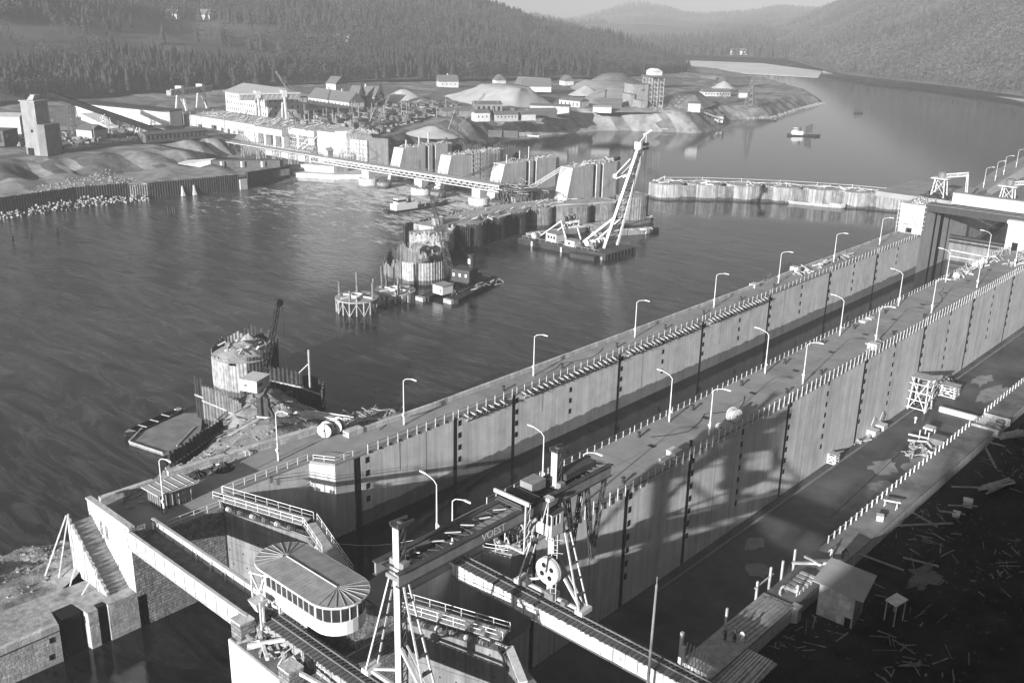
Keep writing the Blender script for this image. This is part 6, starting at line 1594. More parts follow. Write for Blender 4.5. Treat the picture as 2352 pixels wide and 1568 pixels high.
mb = MB(); mb.prism([(-560.2, 253.6), (-490.8, 267.2), (-487.6, 271), (-491.8, 280.3), (-562.3, 266.3)], 8.003, 8.7); mb.build('dark_deck', STEELD, r)
mb = MB(); mb.prism([(-539, 247), (-508, 246), (-506, 250), (-536, 256)], -1, 4.2, top=[4.5, .5, .5, 5]); mb.build('wing_wall', CONCW, r)
def shed(name, label, o, ang, L_, W_, h, rh, wall, roof, rows=None, z=.8, cat='shed', group=None): return house(name, label, cat, o, ang, L_, W_, h, rh, wall, roof, z=z, winrows=rows, over=.3, group=group)
gH = 'site sheds on the left bank'
WG = mat('shed_boards', .22, .25, .5, planks=('X', .6)); WL_ = mat('pale_shed_boards', .48, .2, .5, planks=('X', .5)); WD = mat('dark_shed_boards', .09, .3, .5)
shed('site_shed', 'flat roofed shed with silos under it at the far left edge', (-492, 160), 38, 30, 12, 5.5, 0, WD, WOODD, [(.6, 4.2, 5, 3.4)], group=gH)
shed('site_shed', 'small white hut on top of the far left flat roofed shed', (-505, 190), 38, 12, 6, 8.5, 1.5, WL_, ROOFL, group=gH)
shed('site_shed', 'dark roofed little shed in front of the white retaining wall', (-474, 214), 18, 10, 9, 3.6, 2.2, PLASTERG, WOODD, group=gH)
shed('site_shed', 'long low dark shed with posts along the top of the left slope', (-440, 231), 88, 32, 8, 2.8, .8, WD, WOODD, [(.4, 2.2, 2.2, 1.3)], group=gH)
shed('site_shed', 'low dark hut under the foot of the conveyor', (-462, 246), 70, 16, 8, 3, .8, WG, WOODD, group=gH)
shed('site_shed', 'grey boarded hall with dark roof below the largest sand heap', (-443, 455), 54, 17, 14, 4.6, 1.4, WG, ROOFT, [(.6, 3.4, 3.2, 1.8)], group=gH)
shed('site_shed', 'long pale shed at the foot of the largest sand heap', (-422.5, 483.5), 33, 25, 8, 4.0, 1.0, WL_, ROOFT, group=gH)
shed('site_shed', 'white walled shed with tall openings right of the largest sand heap', (-438, 531), 0, 18, 10, 4.2, 1.5, WL_, ROOFT, [(.6, 3, 3.4, 1.0)], group=gH)
shed('site_shed', 'white fronted hut in the lower row near the quay slope', (-410, 421), 62, 9, 8, 4.0, 1.4, PLASTER, ROOFT, [(1.2, 2.4, 2.5, .8)], group=gH)
shed('site_shed', 'low grey barrack in the lower row near the quay slope', (-404, 432), 62, 14, 8, 2.8, 1.6, PLASTERG, ROOFT, [(1, 2, 2.2, .9)], group=gH)
shed('site_shed', 'low dark barrack at the left end of the lower row', (-436, 420), 62, 20, 9, 3.0, 1.6, WG, ROOFT, group=gH)
shed('site_shed', 'pale low hut at the right end of the lower row', (-397, 447), 62, 9, 7, 2.6, 1.0, WL_, ROOFT, group=gH)
shed('site_shed', 'dark shed between the lower row and the long pale shed', (-404, 462), 60, 18, 8, 3.0, 1.5, WD, ROOFT, group=gH)
shed('site_shed', 'dark roofed pump house left of the tall screening tower', (-409, 538), 35, 15, 10, 4, 2.5, WD, ROOFT, group=gH)
shed('site_shed', 'white low annexe in front of the dark roofed pump house', (-401, 521), 35, 12, 6, 2.6, .8, PLASTER, ROOFL, group=gH)
shed('site_shed', 'white square hut at the head of the loading chute', (-365, 578), 30, 8, 7, 4.6, 1.0, PLASTER, ROOFT, group=gH)
shed('site_shed', 'white hut at the foot of the loading chute by the water', (-365, 609), 20, 8, 6, 3.2, 1.0, PLASTER, ROOFT, z=-8, group=gH)
shed('site_shed', 'long low white barrack in the distance with a row of windows', (-445, 728), 58, 24, 9, 3.2, 2.2, PLASTER, ROOFT, [(1, 2.2, 2.6, 1.2)], z=-2.5, group=gH)
shed('site_shed', 'tiny white hut right of the distant low barrack', (-424, 748), 40, 7, 6, 3.2, 1.8, PLASTER, ROOFT, z=-2.5, group=gH)
shed('site_shed', 'long dark storage shed behind the screening tower, nearer of two', (-520, 762), 70, 32, 10, 4.5, 1.0, WD, WOODD, group=gH)
shed('site_shed', 'long dark storage shed farther right behind the screening tower', (-495, 845), 70, 36, 10, 3.5, 1.0, WD, WOODD, group=gH)
r = thing('screening_tower', 'tall grey gravel screening tower with an open timber frame and white roof house behind', 'tower', (-405, 566, 0))
house_t = [(-409, 565.5), (-397.5, 560), (-392.5, 570.5), (-404, 576)]
TW = mat('tower_boards', .27, .25, .4, streak=.3)
mb = MB(); mb.prism(house_t, -1, 16.2); mb.build('tower', TW, r)
mb = MB(); mb.prism([(-408.4, 563), (-397, 557.4), (-396, 559.8), (-407.4, 565.3)], -1, 9.8); mb.prism([(-396.8, 559), (-386, 553.6), (-384, 558), (-394.8, 563.5)], -1, 6.6); mb.build('annexe', TW, r)
mb = MB(); mb.prism([(-409.4, 565.4), (-397.4, 559.6), (-392.1, 570.6), (-404, 576.4)], 16.203, 16.7); mb.prism([(-408.7, 562.8), (-396.8, 557), (-395.8, 559.7), (-407.4, 565.2)], 9.803, 10.2); mb.build('roof', ROOFT, r)
mb = MB()
for k in range(4):
    for j in range(3): mb.bar((-406.6 + k * 2.6, 564.0 - k * 1.24 - .03, 2 + j * 3), (-405.9 + k * 2.6, 563.66 - k * 1.24 - .03, 2 + j * 3), .1, 1.1)
for j in range(3): mb.bar((-395.4 + .6 * j, 564.6 + 1.2 * j, 12.4), (-395.0 + .6 * j, 565.4 + 1.2 * j, 12.4), .1, 1.2)
mb.build('window', DARK, r)
mb = MB()
for a in range(4):
    for b_ in range(3): x, y = -402 + a * 4 + b_ * 2.0, 577 - a * 2 + b_ * 4; mb.bar((x, y, 0), (x, y, 21), .35)
for z in range(2, 22, 3):
    for b_ in range(3): mb.bar((-402 + b_ * 2, 577 + b_ * 4, z), (-390 + b_ * 2, 571 + b_ * 4, z), .25); mb.bar((-402 + b_ * 2, 577 + b_ * 4, z), (-390 + b_ * 2, 571 + b_ * 4, z - 3), .2)
mb.build('timber_frame', WOOD, r)
mb = MB(); mb.prism([(-403, 576), (-389, 569), (-384, 579), (-398, 586)], 21, 22); mb.build('deck', WOODD, r)
mb = MB(); mb.prism([(-400, 577.5), (-391, 573), (-388, 579), (-397, 583.5)], 22.003, 24.6); mb.hull([[(-400.4, 577.3, 24.6), (-390.8, 572.5, 24.6), (-387.6, 579, 24.6), (-397, 584, 24.6)], [(-397.5, 578.6, 26.4), (-392, 576, 26.4), (-391, 578, 26.4), (-396.5, 580.6, 26.4)]]); mb.build('roof_house', PLASTER, r)
mb = MB(); clutter(mb, -396, -374, 553, 575, 1, 60, .8, 3, 2.5); tag(mb.build('timber_stacks', WOOD), kind='stuff')
r = thing('loading_chute', 'long timber loading chute sloping from the square hut down to the water', 'chute', (-360, 595, -4))
mb = MB(); mb.bar((-361, 585, .6), (-357, 610, -6.5), 2.0, .9); mb.build('trough', WOODL, r)
mb = MB(); 
for t in (.3, .6, .9): mb.bar((-361 + 4 * t - .8, 585 + 25 * t, .4 - 7.1 * t), (-361 + 4 * t - .8, 585 + 25 * t, -9), .4); mb.bar((-361 + 4 * t + .8, 585 + 25 * t, .4 - 7.1 * t), (-361 + 4 * t + .8, 585 + 25 * t, -9), .4)
mb.build('support', WOODD, r)
r = thing('pylon', 'lattice power pylon standing on the gravel spit', 'pylon', (-380.7, 690, -3))
mb = MB(); lattice(mb, (-380.7, 690, -3), (-380.7, 690, 17), 6.5, 9, .22, w2=1.0); mb.build('tower', STEELM, r)
mb = MB(); mb.bar((-383.5, 687, 15), (-378, 693, 15), .25); mb.bar((-383, 687.5, 12.5), (-378.4, 692.5, 12.5), .25); mb.build('cross_arm', STEELM, r)
mb = MB(); mb.tube([(-428.8, 571, 1), (-428.8, 571, 9.6)], .5, 8); mb.tube([(-428.8, 571, 9.6), (-428.8, 571, 10.4)], .9, 8); tag(mb.build('steel_chimney', STEELD), 'thin dark chimney pipe left of the screening tower', 'chimney', kind='thing')
# heaps of sand and gravel
def heap(label, cx_, cy_, rx, ry, h, ang=0, flat=.25, m_=None, z=0.5):
    mb = MB(); n, R_ = 36, 12; ca, sa = math.cos(rad(ang)), math.sin(rad(ang))
    for k in range(R_ + 1):
        t = k / R_
        for j in range(n):
            a = 2 * PI * j / n; u, v = rx * t * math.cos(a), ry * t * math.sin(a); x, y = cx_ + u * ca - v * sa, cy_ + u * sa + v * ca
            mb.v.append((x, y, z - 1.2 + (h + 1.2) * max(0, min(1, (1 - t) / (1 - flat))) + .5 * fbm(x, y, .12) * (1 if t < .95 else 0)))
    for k in range(R_):
        for j in range(n): j2 = (j + 1) % n; mb.f.append((k * n + j, (k + 1) * n + j, (k + 1) * n + j2, k * n + j2))
    return tag(mb.build('gravel_heap', m_ or mat('heap_sand', .40, .15, .12, bump=.4, bscale=.8), smooth=True), label, 'gravel heap', 'heaps of gravel on the left bank', 'thing')
def heap_poly(label, foot, top, z0, z1, m_=None):
    """a tipped heap with flat top and straight flanks, from its foot outline and its crest outline"""
    def rsm(p, n):
        P_ = np.array(p + [p[0]], float); d = np.r_[0, np.cumsum(np.linalg.norm(np.diff(P_, axis=0), axis=1))]; s_ = np.linspace(0, d[-1], n, endpoint=False); return np.stack([np.interp(s_, d, P_[:, k]) for k in range(2)], 1)
    n, R_ = 90, 12; F, T = rsm(foot, n), rsm(top, n)
    # start both outlines at their westernmost point
    F = np.roll(F, -int(np.argmin(F[:, 0])), 0); T = np.roll(T, -int(np.argmin(T[:, 0])), 0); mb = MB(); c = T.mean(0)
    for k in range(R_ + 1):
        t = k / R_; q = F * (1 - t) + T * t
        for x, y in q: mb.v.append((x, y, z0 + (z1 - z0) * t ** .95 + (.5 * fbm(x, y, .09) + .5 * fbm(x * .25, y, .3, 3) * math.sin(PI * t))))
    mb.v.append((c[0], c[1], z1 + .4))
    for k in range(R_):
        for j in range(n): j2 = (j + 1) % n; mb.f.append((k * n + j, k * n + j2, (k + 1) * n + j2, (k + 1) * n + j))
    for j in range(n): mb.f.append((R_ * n + j, R_ * n + (j + 1) % n, len(mb.v) - 1))
    return tag(mb.build('gravel_heap', m_ or mat('heap_sand', .40, .15, .12, bump=.4, bscale=.8), smooth=True), label, 'gravel heap', 'heaps of gravel on the left bank', 'thing')
heap_poly('largest sand heap, long and flat topped, behind the grey boarded hall', [(-540, 512), (-500, 488), (-462, 474), (-440, 484), (-438, 512), (-443, 536), (-470, 556), (-520, 560), (-545, 540)], [(-500, 520), (-478, 508), (-460, 502), (-456, 512), (-462, 528), (-480, 538), (-500, 534)], -1, 11.8)
heap_poly('broad gravel terrace with a cut face between the conical heap and the screening tower', [(-560, 690), (-500, 640), (-470, 600), (-440, 590), (-430, 620), (-450, 680), (-500, 740), (-560, 740)], [(-545, 695), (-500, 660), (-478, 640), (-466, 640), (-470, 670), (-510, 715), (-545, 720)], -1, 5.5, mat('terrace_gravel', .3, .3, .08, bump=.4, bscale=.6))
heap_poly('steep shadowed gravel bank right of the screening tower', [(-432, 640), (-405, 590), (-388, 600), (-380, 622), (-392, 660), (-420, 690)], [(-420, 640), (-404, 612), (-396, 618), (-394, 632), (-404, 655), (-416, 668)], -2, 6.5, mat('grey_spoil', .24, .3, .1))
heap_poly('flat stony berm in front of the screening tower by the bluff', [(-425, 540), (-400, 520), (-372, 560), (-360, 572), (-368, 590), (-400, 585)], [(-415, 545), (-400, 535), (-378, 565), (-372, 572), (-380, 578), (-400, 572)], 0, 1.8, mat('grey_spoil', .24, .3, .1))
heap('pointed sand heap left of the largest one', -527, 470, 22, 20, 8.0, 20, .1)
heap('conical gravel heap standing behind the white walled shed', -496, 634, 12, 16, 6, 0, .05)
heap('low wide gravel mound in front of the conical heap', -440, 566, 14, 28, 3.0, 30, .3)
heap('broad grassy spoil bank behind the screening tower', -545, 735, 26, 60, 9, 20, .3, mat('grassy_spoil', .2, .3, .1))
heap('small pale gravel cone near the distant low barrack', -470, 800, 10, 12, 5, 0, .05)
heap('gravel hill at the end of the weir beside the tripod crane', -384, 362, 13, 20, 3.2, 70, .1)
# tripod and other site cranes
def pole_crane(label, x, y, h, tip, z=0, m_=None):
    r = thing('site_crane', label, 'crane', (x, y, z)); mb = MB(); lattice(mb, (x, y, z), (x, y, z + h), 1.3, max(4, int(h / 1.6)), .12); mb.build('mast', m_ or WOODD, r)
    mb = MB(); lattice(mb, (x, y, z + 1), tip, .8, 10, .09); mb.build('jib', m_ or STEELM, r)
    mb = MB(); mb.bar((x, y, z + h), tip, .07); mb.bar((x, y, z + h), (x - 5, y - 2, z), .18); mb.bar((x, y, z + h), (x - 3, y + 5, z), .18); mb.build('stay', WOOD, r)
pole_crane('tripod derrick with a long raking jib on the slope behind the weir', -380, 376, 14.5, (-371, 388, 20))
pole_crane('slim lattice crane rising before the office building wood', -512, 372, 9, (-522, 362, 24))
pole_crane('thin lattice mast crane among the sheds behind the powerhouse', -424, 358, 13, (-418, 362, 17))
r = thing('site_wagons', 'two dark box wagons parked on the slope behind the weir', 'wagons', (-365, 388, -2))
for k in range(2): mb = MB(); mb.prism([(-372 + k * 7, 392 + k * 5), (-366 + k * 7, 396.5 + k * 5), (-367.6 + k * 7, 399 + k * 5), (-373.6 + k * 7, 394.5 + k * 5)], -3, .6); mb.build('wagon_body', WD, r)
# scattered huts, machines and stacks across the building site
mb = MB()
for _ in range(420):
    y = Rr.uniform(296, 470); x = np.interp(y, [296, 345, 400, 470], [-392, -396, -430, -435]) - Rr.uniform(2, 75)
    s = Rr.uniform(.5, 2.6); a = Rr.choice((.5, 2.07)) + Rr.uniform(-.15, .15); h = Rr.uniform(.3, 1.8)
    d = Vector((math.cos(a), math.sin(a), 0)) * s; mb.bar(Vector((x, y, .6 + h / 2)) - d, Vector((x, y, .6 + h / 2)) + d, Rr.uniform(.6, 2.2), h)
for _ in range(160):
    y = Rr.uniform(180, 262); x = -Rr.uniform(440, 505); s = Rr.uniform(.4, 1.8); a = Rr.uniform(0, PI); h = Rr.uniform(.3, 1.6)
    d = Vector((math.cos(a), math.sin(a), 0)) * s; mb.bar(Vector((x, y, .1 + h / 2)) - d, Vector((x, y, .1 + h / 2)) + d, Rr.uniform(.4, 1.6), h)
tag(mb.build('site_material', mat('site_material_mix', .2, .7, .35)), kind='stuff')
mb = MB()
for _ in range(200):
    y = Rr.uniform(296, 480); x = np.interp(y, [296, 345, 400, 480], [-396, -400, -432, -425]) - Rr.uniform(2, 80); h = Rr.uniform(1.5, 3.4); s = Rr.uniform(1.2, 3)
    mb.box(x - s, x + s, y - s * .7, y + s * .7, 0, h)
tag(mb.build('dark_stacks', WD), kind='stuff')
mb = MB()
for _ in range(46):
    y = Rr.uniform(190, 470); x = np.interp(y, [190, 262, 300, 400, 470], [-450, -450, -410, -430, -415]) - Rr.uniform(2, 60); mb.bar((x, y, 0), (x, y, Rr.uniform(5, 9)), .25)
tag(mb.build('site_poles', WOOD), kind='stuff')
# left shore: dark sheet piling with its foot of broken rock
r = thing('sheet_pile_wall', 'long dark wall of sheet piles along the left river bank', 'sheet piling', (-374, 160, -14))
mb = MB(); piles(mb, [(-371, 60), (-372.5, 137.5), (-375.5, 166.5), (-371.5, 186)], -14, -5.0, .5, .4, .12); mb.build('sheet_piling', RUST, r)
mb = MB(); piles(mb, [(-371.5, 186), (-370.8, 193.5)], -14, -6.2, .5, .4, .1); mb.build('pale_piling', PILEW, r)
r = thing('sheet_pile_wall', 'sheet pile bulkhead with leaking water right of the dark bank wall', 'sheet piling', (-367, 215, -14))
mb = MB(); piles(mb, [(-370.8, 193.6), (-366.7, 213.6), (-365.0, 231.5)], -14, -5.6, .5, .4, .15); piles(mb, [(-364.5, 235), (-368, 259.3)], -14, -5.0, .5, .4, .1); piles(mb, [(-368, 259.3), (-372, 262)], -14, -5, .8, .5); mb.build('sheet_piling', RUST, r)
mb = MB(); mb.box(-366.5, -363.8, 231.6, 235, -14, -7.8); mb.build('corner_block', CONCW, r)
for y in (206.5, 211.2): mb = MB(); mb.hull([[(-367.4 + (y - 206) * .2 + a, y + b_, z) for a, b_ in ((-.1, -w_), (.15 + e, -w_), (.15 + e, w_), (-.1, w_))] for z, w_, e in ((-8, .2, 0), (-10, .35, .5), (-11.98, .7, 1.0))]); mb.build('leaking_water', mat('falling_water', .7, .1, 2.0, rough=.3), r)
mb = MB(); mb.prism([(-372.5, 194), (-368, 213.6), (-366.2, 231.5), (-367, 259), (-373, 261), (-395, 262), (-395, 190)], -9, -6.2); struct(mb, 'bulkhead_fill', GRAVEL)
mb = MB()
for _ in range(1100):
    t = Rr.random(); y = 60 + t * 132; x = np.interp(y, [60, 137, 166, 192], [-370, -371.5, -374.5, -370.5]) + Rr.uniform(.3, 4.2); s = Rr.uniform(.25, .7)
    z = -12.2 + max(0, 2.4 - (x + 371) * .5) * Rr.random()
    mb.hull([[(x + q * s * math.cos(a) * Rr.uniform(.7, 1.2), y + q * s * math.sin(a) * Rr.uniform(.7, 1.2), z + zz * s) for a in np.linspace(0, 2 * PI, 5, endpoint=False)] for q, zz in ((.8, -.6), (1, 0), (.5, .6))])
tag(mb.build('rock_foot', mat('pale_rock', .30, .5, .8)), kind='stuff')
mb = MB()
for _ in range(420):
    t = Rr.random() ** .6; y = 150 + t * 44; x = -376 - Rr.uniform(1, 9 + 20 * t); s = .1 + .5 * Rr.random() ** 2; z = ground_z(x, y, -6) + .05
    mb.hull([[(x + q * s * math.cos(a) * Rr.uniform(.7, 1.2), y + q * s * math.sin(a) * Rr.uniform(.7, 1.2), z + zz * s) for a in np.linspace(0, 2 * PI, 5, endpoint=False)] for q, zz in ((.8, -.6), (1, 0), (.5, .6))])
for _ in range(300):   # stony toe of the spit
    t = Rr.random(); i_ = Rr.randrange(24); y = 674 + t * 190; x = np.interp(y, [674, 702, 770, 862], [-376, -367, -384, -402]) - Rr.uniform(-1, 5); s = Rr.uniform(.8, 2.0)
    mb.hull([[(x + q * s * math.cos(a) * Rr.uniform(.7, 1.2), y + q * s * math.sin(a), -11.8 + zz * s) for a in np.linspace(0, 2 * PI, 5, endpoint=False)] for q, zz in ((.8, -.6), (1, 0), (.5, .6))])
tag(mb.build('rubble_slopes', ROCK), kind='stuff')
r = thing('excavation_wall', 'dark ribbed formwork wall with white columns below the service bridge', 'retaining wall', (-376, 245, -8))
mb = MB(); mb.prism([(-392, 236), (-374, 259), (-376, 262), (-395, 240)], -9, -3.4); mb.build('formwork', WD, r)
for t in (.15, .45, .75): mb = MB(); x, y = -392 + 18 * t, 236 + 23 * t; mb.box(x - .2, x + 1.2, y - 1.2, y + .2, -9, -3.6); mb.build('column', CONCW, r)
mb = MB(); mb.prism([(-401, 212), (-392.5, 235.6), (-395, 240), (-412, 222)], -9, -4.2, top=[-6, -3.2, -3, -5]); mb.build('wing_slab', CONCD, r)
# trees one can tell apart
def tree(label, x, y, z, h, kind, name='conifer_tree'):
    r = thing(name, label, 'tree', (x, y, z))
    q = random.Random(int(abs(x * 7 + y))); v, f = (proto_conifer(q, 9, 10) if kind == 'c' else proto_bare(q, 240, .22, .34, .045))
    mb = MB(); mb.add([(p[0] * h * 1.25 + x, p[1] * h * 1.25 + y, p[2] * h + z) for p in v.tolist()], f.tolist()); mb.build('crown', LEAFD if kind == 'c' else LEAFB, r)
    mb = MB(); mb.tube([(x, y, z - .5), (x, y, z + h * .75)], h * .02, 7, h * .008); mb.build('trunk', WOODD, r)
tree('big dark conifer right of the farmhouse, left of a pair', -516, 424, 1, 15.5, 'c'); tree('big dark conifer right of the farmhouse, right of a pair', -507, 432, 1, 16, 'c')
for i, (u, t) in enumerate(((.30, .52), (.33, .55), (.365, .5))):
    p = s_left(u, t); tree('tall lone tree on the upper left fields, %s from the left' % ordn[i], p[0], p[1], p[2] - .5, 20, 'c' if i == 0 else 'b', 'conifer_tree' if i == 0 else 'bare_tree')
for i, (px, d) in enumerate(((1660, 800), (1675, 810), (1690, 815), (1732, 830))):
    p = pix(px, 190, d); tree('small bare tree beside the distant low barrack, %s from the left' % ordn[i], p[0], p[1], -3, 9, 'b', 'bare_tree')
def t_(q): return q.random() < .3
YW = mat('yard_wood', .16, .6, .5)
def clutter_g(mb, x0, x1, y0, y1, n):
    """scraps half sunk in the ground, thrown in loose clusters"""
    cs = [(Rr.uniform(x0, x1), Rr.uniform(y0, y1)) for _ in range(26)]
    for _ in range(n):
        c = Rr.choice(cs); x, y = c[0] + Rr.gauss(0, 1.6), c[1] + Rr.gauss(0, 3.0)
        if not x0 < x < x1 + 8: continue
        a = Rr.choice((.4, 2.0)) + Rr.gauss(0, .5); l = Rr.uniform(.15, 1.5); z = ground_z(x, y, -5.5)
        dx, dy = math.cos(a) * l, math.sin(a) * l; mb.bar((x - dx, y - dy, ground_z(x - dx, y - dy, z) + .05), (x + dx, y + dy, ground_z(x + dx, y + dy, z) + .08 + Rr.random() * .15), Rr.uniform(.05, .2), Rr.uniform(.03, .12))
# ------------------------------------------------------------------ the near coffer cell and its shore
r = thing('coffer_cell', 'nearest sheet pile cell, half filled with gravel, behind the excavator', 'coffer cell', (-168, 105, -14))
mb = MB(); piles(mb, arc(-167.5, 105.0, 6.6, 150, 330, 30), -14, lambda t: -1.9 - 2.6 * math.sin(min(1, t * 1.6) * PI / 2), .3, .1, .75); mb.build('front_piling', PILEW, r)
mb = MB(); piles(mb, arc(-167.5, 105.0, 6.6, 330, 510, 30), -14, lambda t: -3.2 + 1.5 * t, .3, .1, 1.0); mb.build('rear_piling', RUST, r)
mb = MB(); mound(mb, -167.0, 104.4, 6.4, -4.6, 2.8, cut=1.0); mound(mb, -169.5, 107.5, 3.2, -3.4, 1.9); mb.build('fill', SAND, r)
mb = MB(); clutter(mb, -171, -163.5, 101, 109, -3.4, 34, .2, 1.3, .8); mb.build('scrap', WOOD, r)
def pile_row(label, path, z0, zt, m_=RUST, jag=.2, pitch=.5):
    r = thing('sheet_pile_wall', label, 'sheet piling', (path[0][0], path[0][1], z0)); mb = MB(); piles(mb, path, z0, zt, pitch, .4, jag); mb.build('sheet_piling', m_, r)
    mb = MB()
    for a, b_ in zip(path[:-1], path[1:]): mb.bar((a[0] + .35, a[1] - .35, z0 + (zt - z0) * .62), (b_[0] + .35, b_[1] - .35, z0 + (zt - z0) * .62), .25, .3)
    mb.build('waling', WOOD, r); return r
pile_row('stepped row of pale sheet piles below the excavator', [(-156.5, 88.5), (-149.5, 89.0), (-144.0, 88.8)], -12, -4.2, RUSTL)
pile_row('row of black sheet piles leaning along the gravel shore', [(-138.5, 70.8), (-141, 76.5), (-145.5, 85.5)], -12.5, -6.6, RUST, .25)
pile_row('two tall dark sheet piles at the corner of the plank stage', [(-159.5, 88.8), (-156.8, 89.0)], -13, -3.2, RUST)
pile_row('dark run of sheet piles on the river side of the spoil', [(-160, 104.5), (-152, 107), (-144.5, 107.5), (-140.5, 104)], -13, -5.4, RUST, .3)
pile_row('clump of black sheet piles driven into the mound by the parapet', [(-125.4, 80.0), (-123.4, 81.2)], -3, 4.2, RUST, .5)
r = thing('excavator', 'white excavator crane with a tall dark lattice boom on the spoil bank', 'excavator', (-146, 93, -4))
mb = MB(); mb.prism([(-147.0, 90.6), (-143.6, 91.9), (-145.3, 95.8), (-148.6, 94.5)], -3.3, -1.2); mb.build('house', mat('excavator_paint', .6, .15, .8, streak=.2), r)
mb = MB(); mb.prism([(-147.1, 90.5), (-143.5, 91.85), (-145.2, 95.95), (-148.7, 94.6)], -1.197, -1.05); mb.build('roof', STEELL, r)
mb = MB(); mb.bar((-143.75, 92.4, -2), (-144.2, 93.5, -2), .06, .6); mb.bar((-146.2, 90.88, -2.1), (-145.5, 91.15, -2.1), .06, .5); mb.build('window', STEELM, r)
for s in (-1.3, 1.3): mb = MB(); mb.hull([[(-145.6 + s * .9 + a, 91.4 + s * .4 + b_, z) for a, b_ in ((-.4, -.2), (.4, .2), (-1.0, 3.6), (-1.8, 3.3))] for z in (-4.2, -3.0)]); mb.build('crawler', STEELD, r)
mb = MB(); lattice(mb, (-148.5, 97.2, -1.6), (-148.3, 100.6, 10.6), .95, 12, .08, w2=.55); mb.build('boom', STEELD, r)
mb = MB(); mb.lathe((-148.3, 100.7, 10.9), [(.1, -.5), (.75, -.5), (.75, .5), (.1, .5)], 10, 'x'); mb.build('boom_sheave', STEELD, r)
mb = MB(); mb.bar((-148.3, 100.6, 10.7), (-146, 94, .1), .06); mb.bar((-147.9, 101.2, 10.7), (-147.8, 101.6, -4), .05); mb.bar((-149.5, 97, -.4), (-147, 95, 1.8), .14); mb.build('rope', STEELD, r)
r = thing('plank_stage', 'moored timber raft stage at the foot of the gravel shore', 'raft', (-155, 80, -12.3))
mb = MB(); mb.prism([(-149, 75.8), (-148.6, 82.6), (-160.3, 90.4), (-162.6, 87.6), (-161.0, 79.0), (-157.6, 74)], -12.2, -11.5); mb.build('deck', mat('raft_boards', .2, .3, .5, planks=('Y', .5)), r)
mb = MB(); mb.bar((-157.6, 74, -11.4), (-149, 75.8, -11.4), .25); mb.bar((-161.2, 78.5, -11.3), (-157.4, 74, -11.3), .3); mb.bar((-155, 85.5, -11.4), (-150, 79, -11.4), .2); mb.build('edge_beam', WOOD, r)
barge('dark punt moored on the outer side of the plank stage', (-160.6, 74.8), (-164.5, 88.5), 2.6, HULL, -11.2, name='punt', cat='boat')
mb = MB(); 
for k in range(24): a = Rr.uniform(-.1, .1); x, y = -121.4 - Rr.uniform(0, 3.2), 90.6 + Rr.uniform(-1.8, 2.2); zq = max(ground_z(x - 3.2, y - 1.4, -1.6), ground_z(x + 3, y + 1.6, -1.6), ground_z(x, y, -1.6)) + .1 + .5 * Rr.random(); mb.tube([(x - 3.2, y - 1.4 + a, zq), (x + 3.0, y + 1.6 - a, zq)], .09, 6)
tag(mb.build('pipe_stack', STEELL), 'stack of white pipes lying on the bank behind the cable drums', 'pipes', kind='thing')
mb = MB()
for k in range(22): x, y, a = Rr.uniform(-122, -113), Rr.uniform(90, 101), Rr.uniform(0, PI); zq = max(ground_z(x, y, -1.6), ground_z(x + 3 * math.cos(a), y + 3 * math.sin(a), -1.6)) + .15; mb.bar((x, y, zq), (x + 3 * math.cos(a), y + 3 * math.sin(a), zq), .2, .08)
mb.bar((-127.5, 74.8, -1.6), (-125.2, 80.4, 1.0), .2)
tag(mb.build('loose_boards', WOOD), kind='stuff')
mb = MB()
for _ in range(2400):
    y = Rr.uniform(34, 104); x0_ = np.interp(y, [30, 48, 60, 84, 90, 104], [-114, -117, -119, -117, -112.5, -112]); x1_ = np.interp(y, [30, 52, 63, 72, 88, 104], [-138, -134, -131, -139, -150, -118])
    x = x0_ + (x1_ - x0_) * Rr.random() ** .8; s = (.05 + .4 * Rr.random() ** 4) * (2.0 if y > 92 and t_(Rr) else 1)
    t = (x - x0_) / (x1_ - x0_ - .01); z = ground_z(x, y, -20) + .02
    mb.hull([[(x + q * s * math.cos(a) * Rr.uniform(.7, 1.2), y + q * s * math.sin(a) * Rr.uniform(.7, 1.2), z + zz * s) for a in np.linspace(0, 2 * PI, 5, endpoint=False)] for q, zz in ((.8, -1.6), (1, 0), (.5, .6))])
tag(mb.build('bank_stones', mat('bank_stone', .2, .6, .6)), kind='stuff')
mb = MB(); mb.bar((-120.6, 81.6, -1), (-123.2, 80.6, 3.6), .4); tag(mb.build('leaning_pile', RUST), 'single dark pile leaning against the mound right of the black clump', 'pile', kind='thing')
mb = MB(); mb.tube([(-144.7, 104.2, -6), (-144.9, 104.4, 1.6)], .22, 6); mb.bar((-147.5, 102, -4.5), (-144.8, 104.3, -1), .2); tag(mb.build('guide_post', WOOD), 'upright braced post at the right edge of the spoil bank', 'post', kind='thing')
# cable drums
def drum(label, loc, rz, s=1.0):
    r = thing('cable_drum', label, 'cable drum', loc, rz, 'wooden cable drums')
    mb = MB(); mb.lathe((0, 0, 1.15 * s), [(.2, -.62 * s), (1.15 * s, -.62 * s), (1.15 * s, -.5 * s), (.2, -.5 * s)], 22, 'y'); mb.build('flange', WOODL, r, local=True)
    mb = MB(); mb.lathe((0, 0, 1.15 * s), [(.2, .5 * s), (1.15 * s, .5 * s), (1.15 * s, .62 * s), (.2, .62 * s)], 22, 'y'); mb.build('flange', WOODL, r, local=True)
    mb = MB(); mb.lathe((0, 0, 1.15 * s), [(.2, -.5 * s), (.8 * s, -.5 * s), (.8 * s, .5 * s), (.2, .5 * s)], 18, 'y'); mb.build('core', WOOD, r, local=True)
    mb = MB(); mb.lathe((0, -.63 * s, 1.15 * s), [(.02, 0), (.16, 0), (.16, .02), (.02, .02)], 10, 'y'); mb.build('hub_hole', DARK, r, local=True)
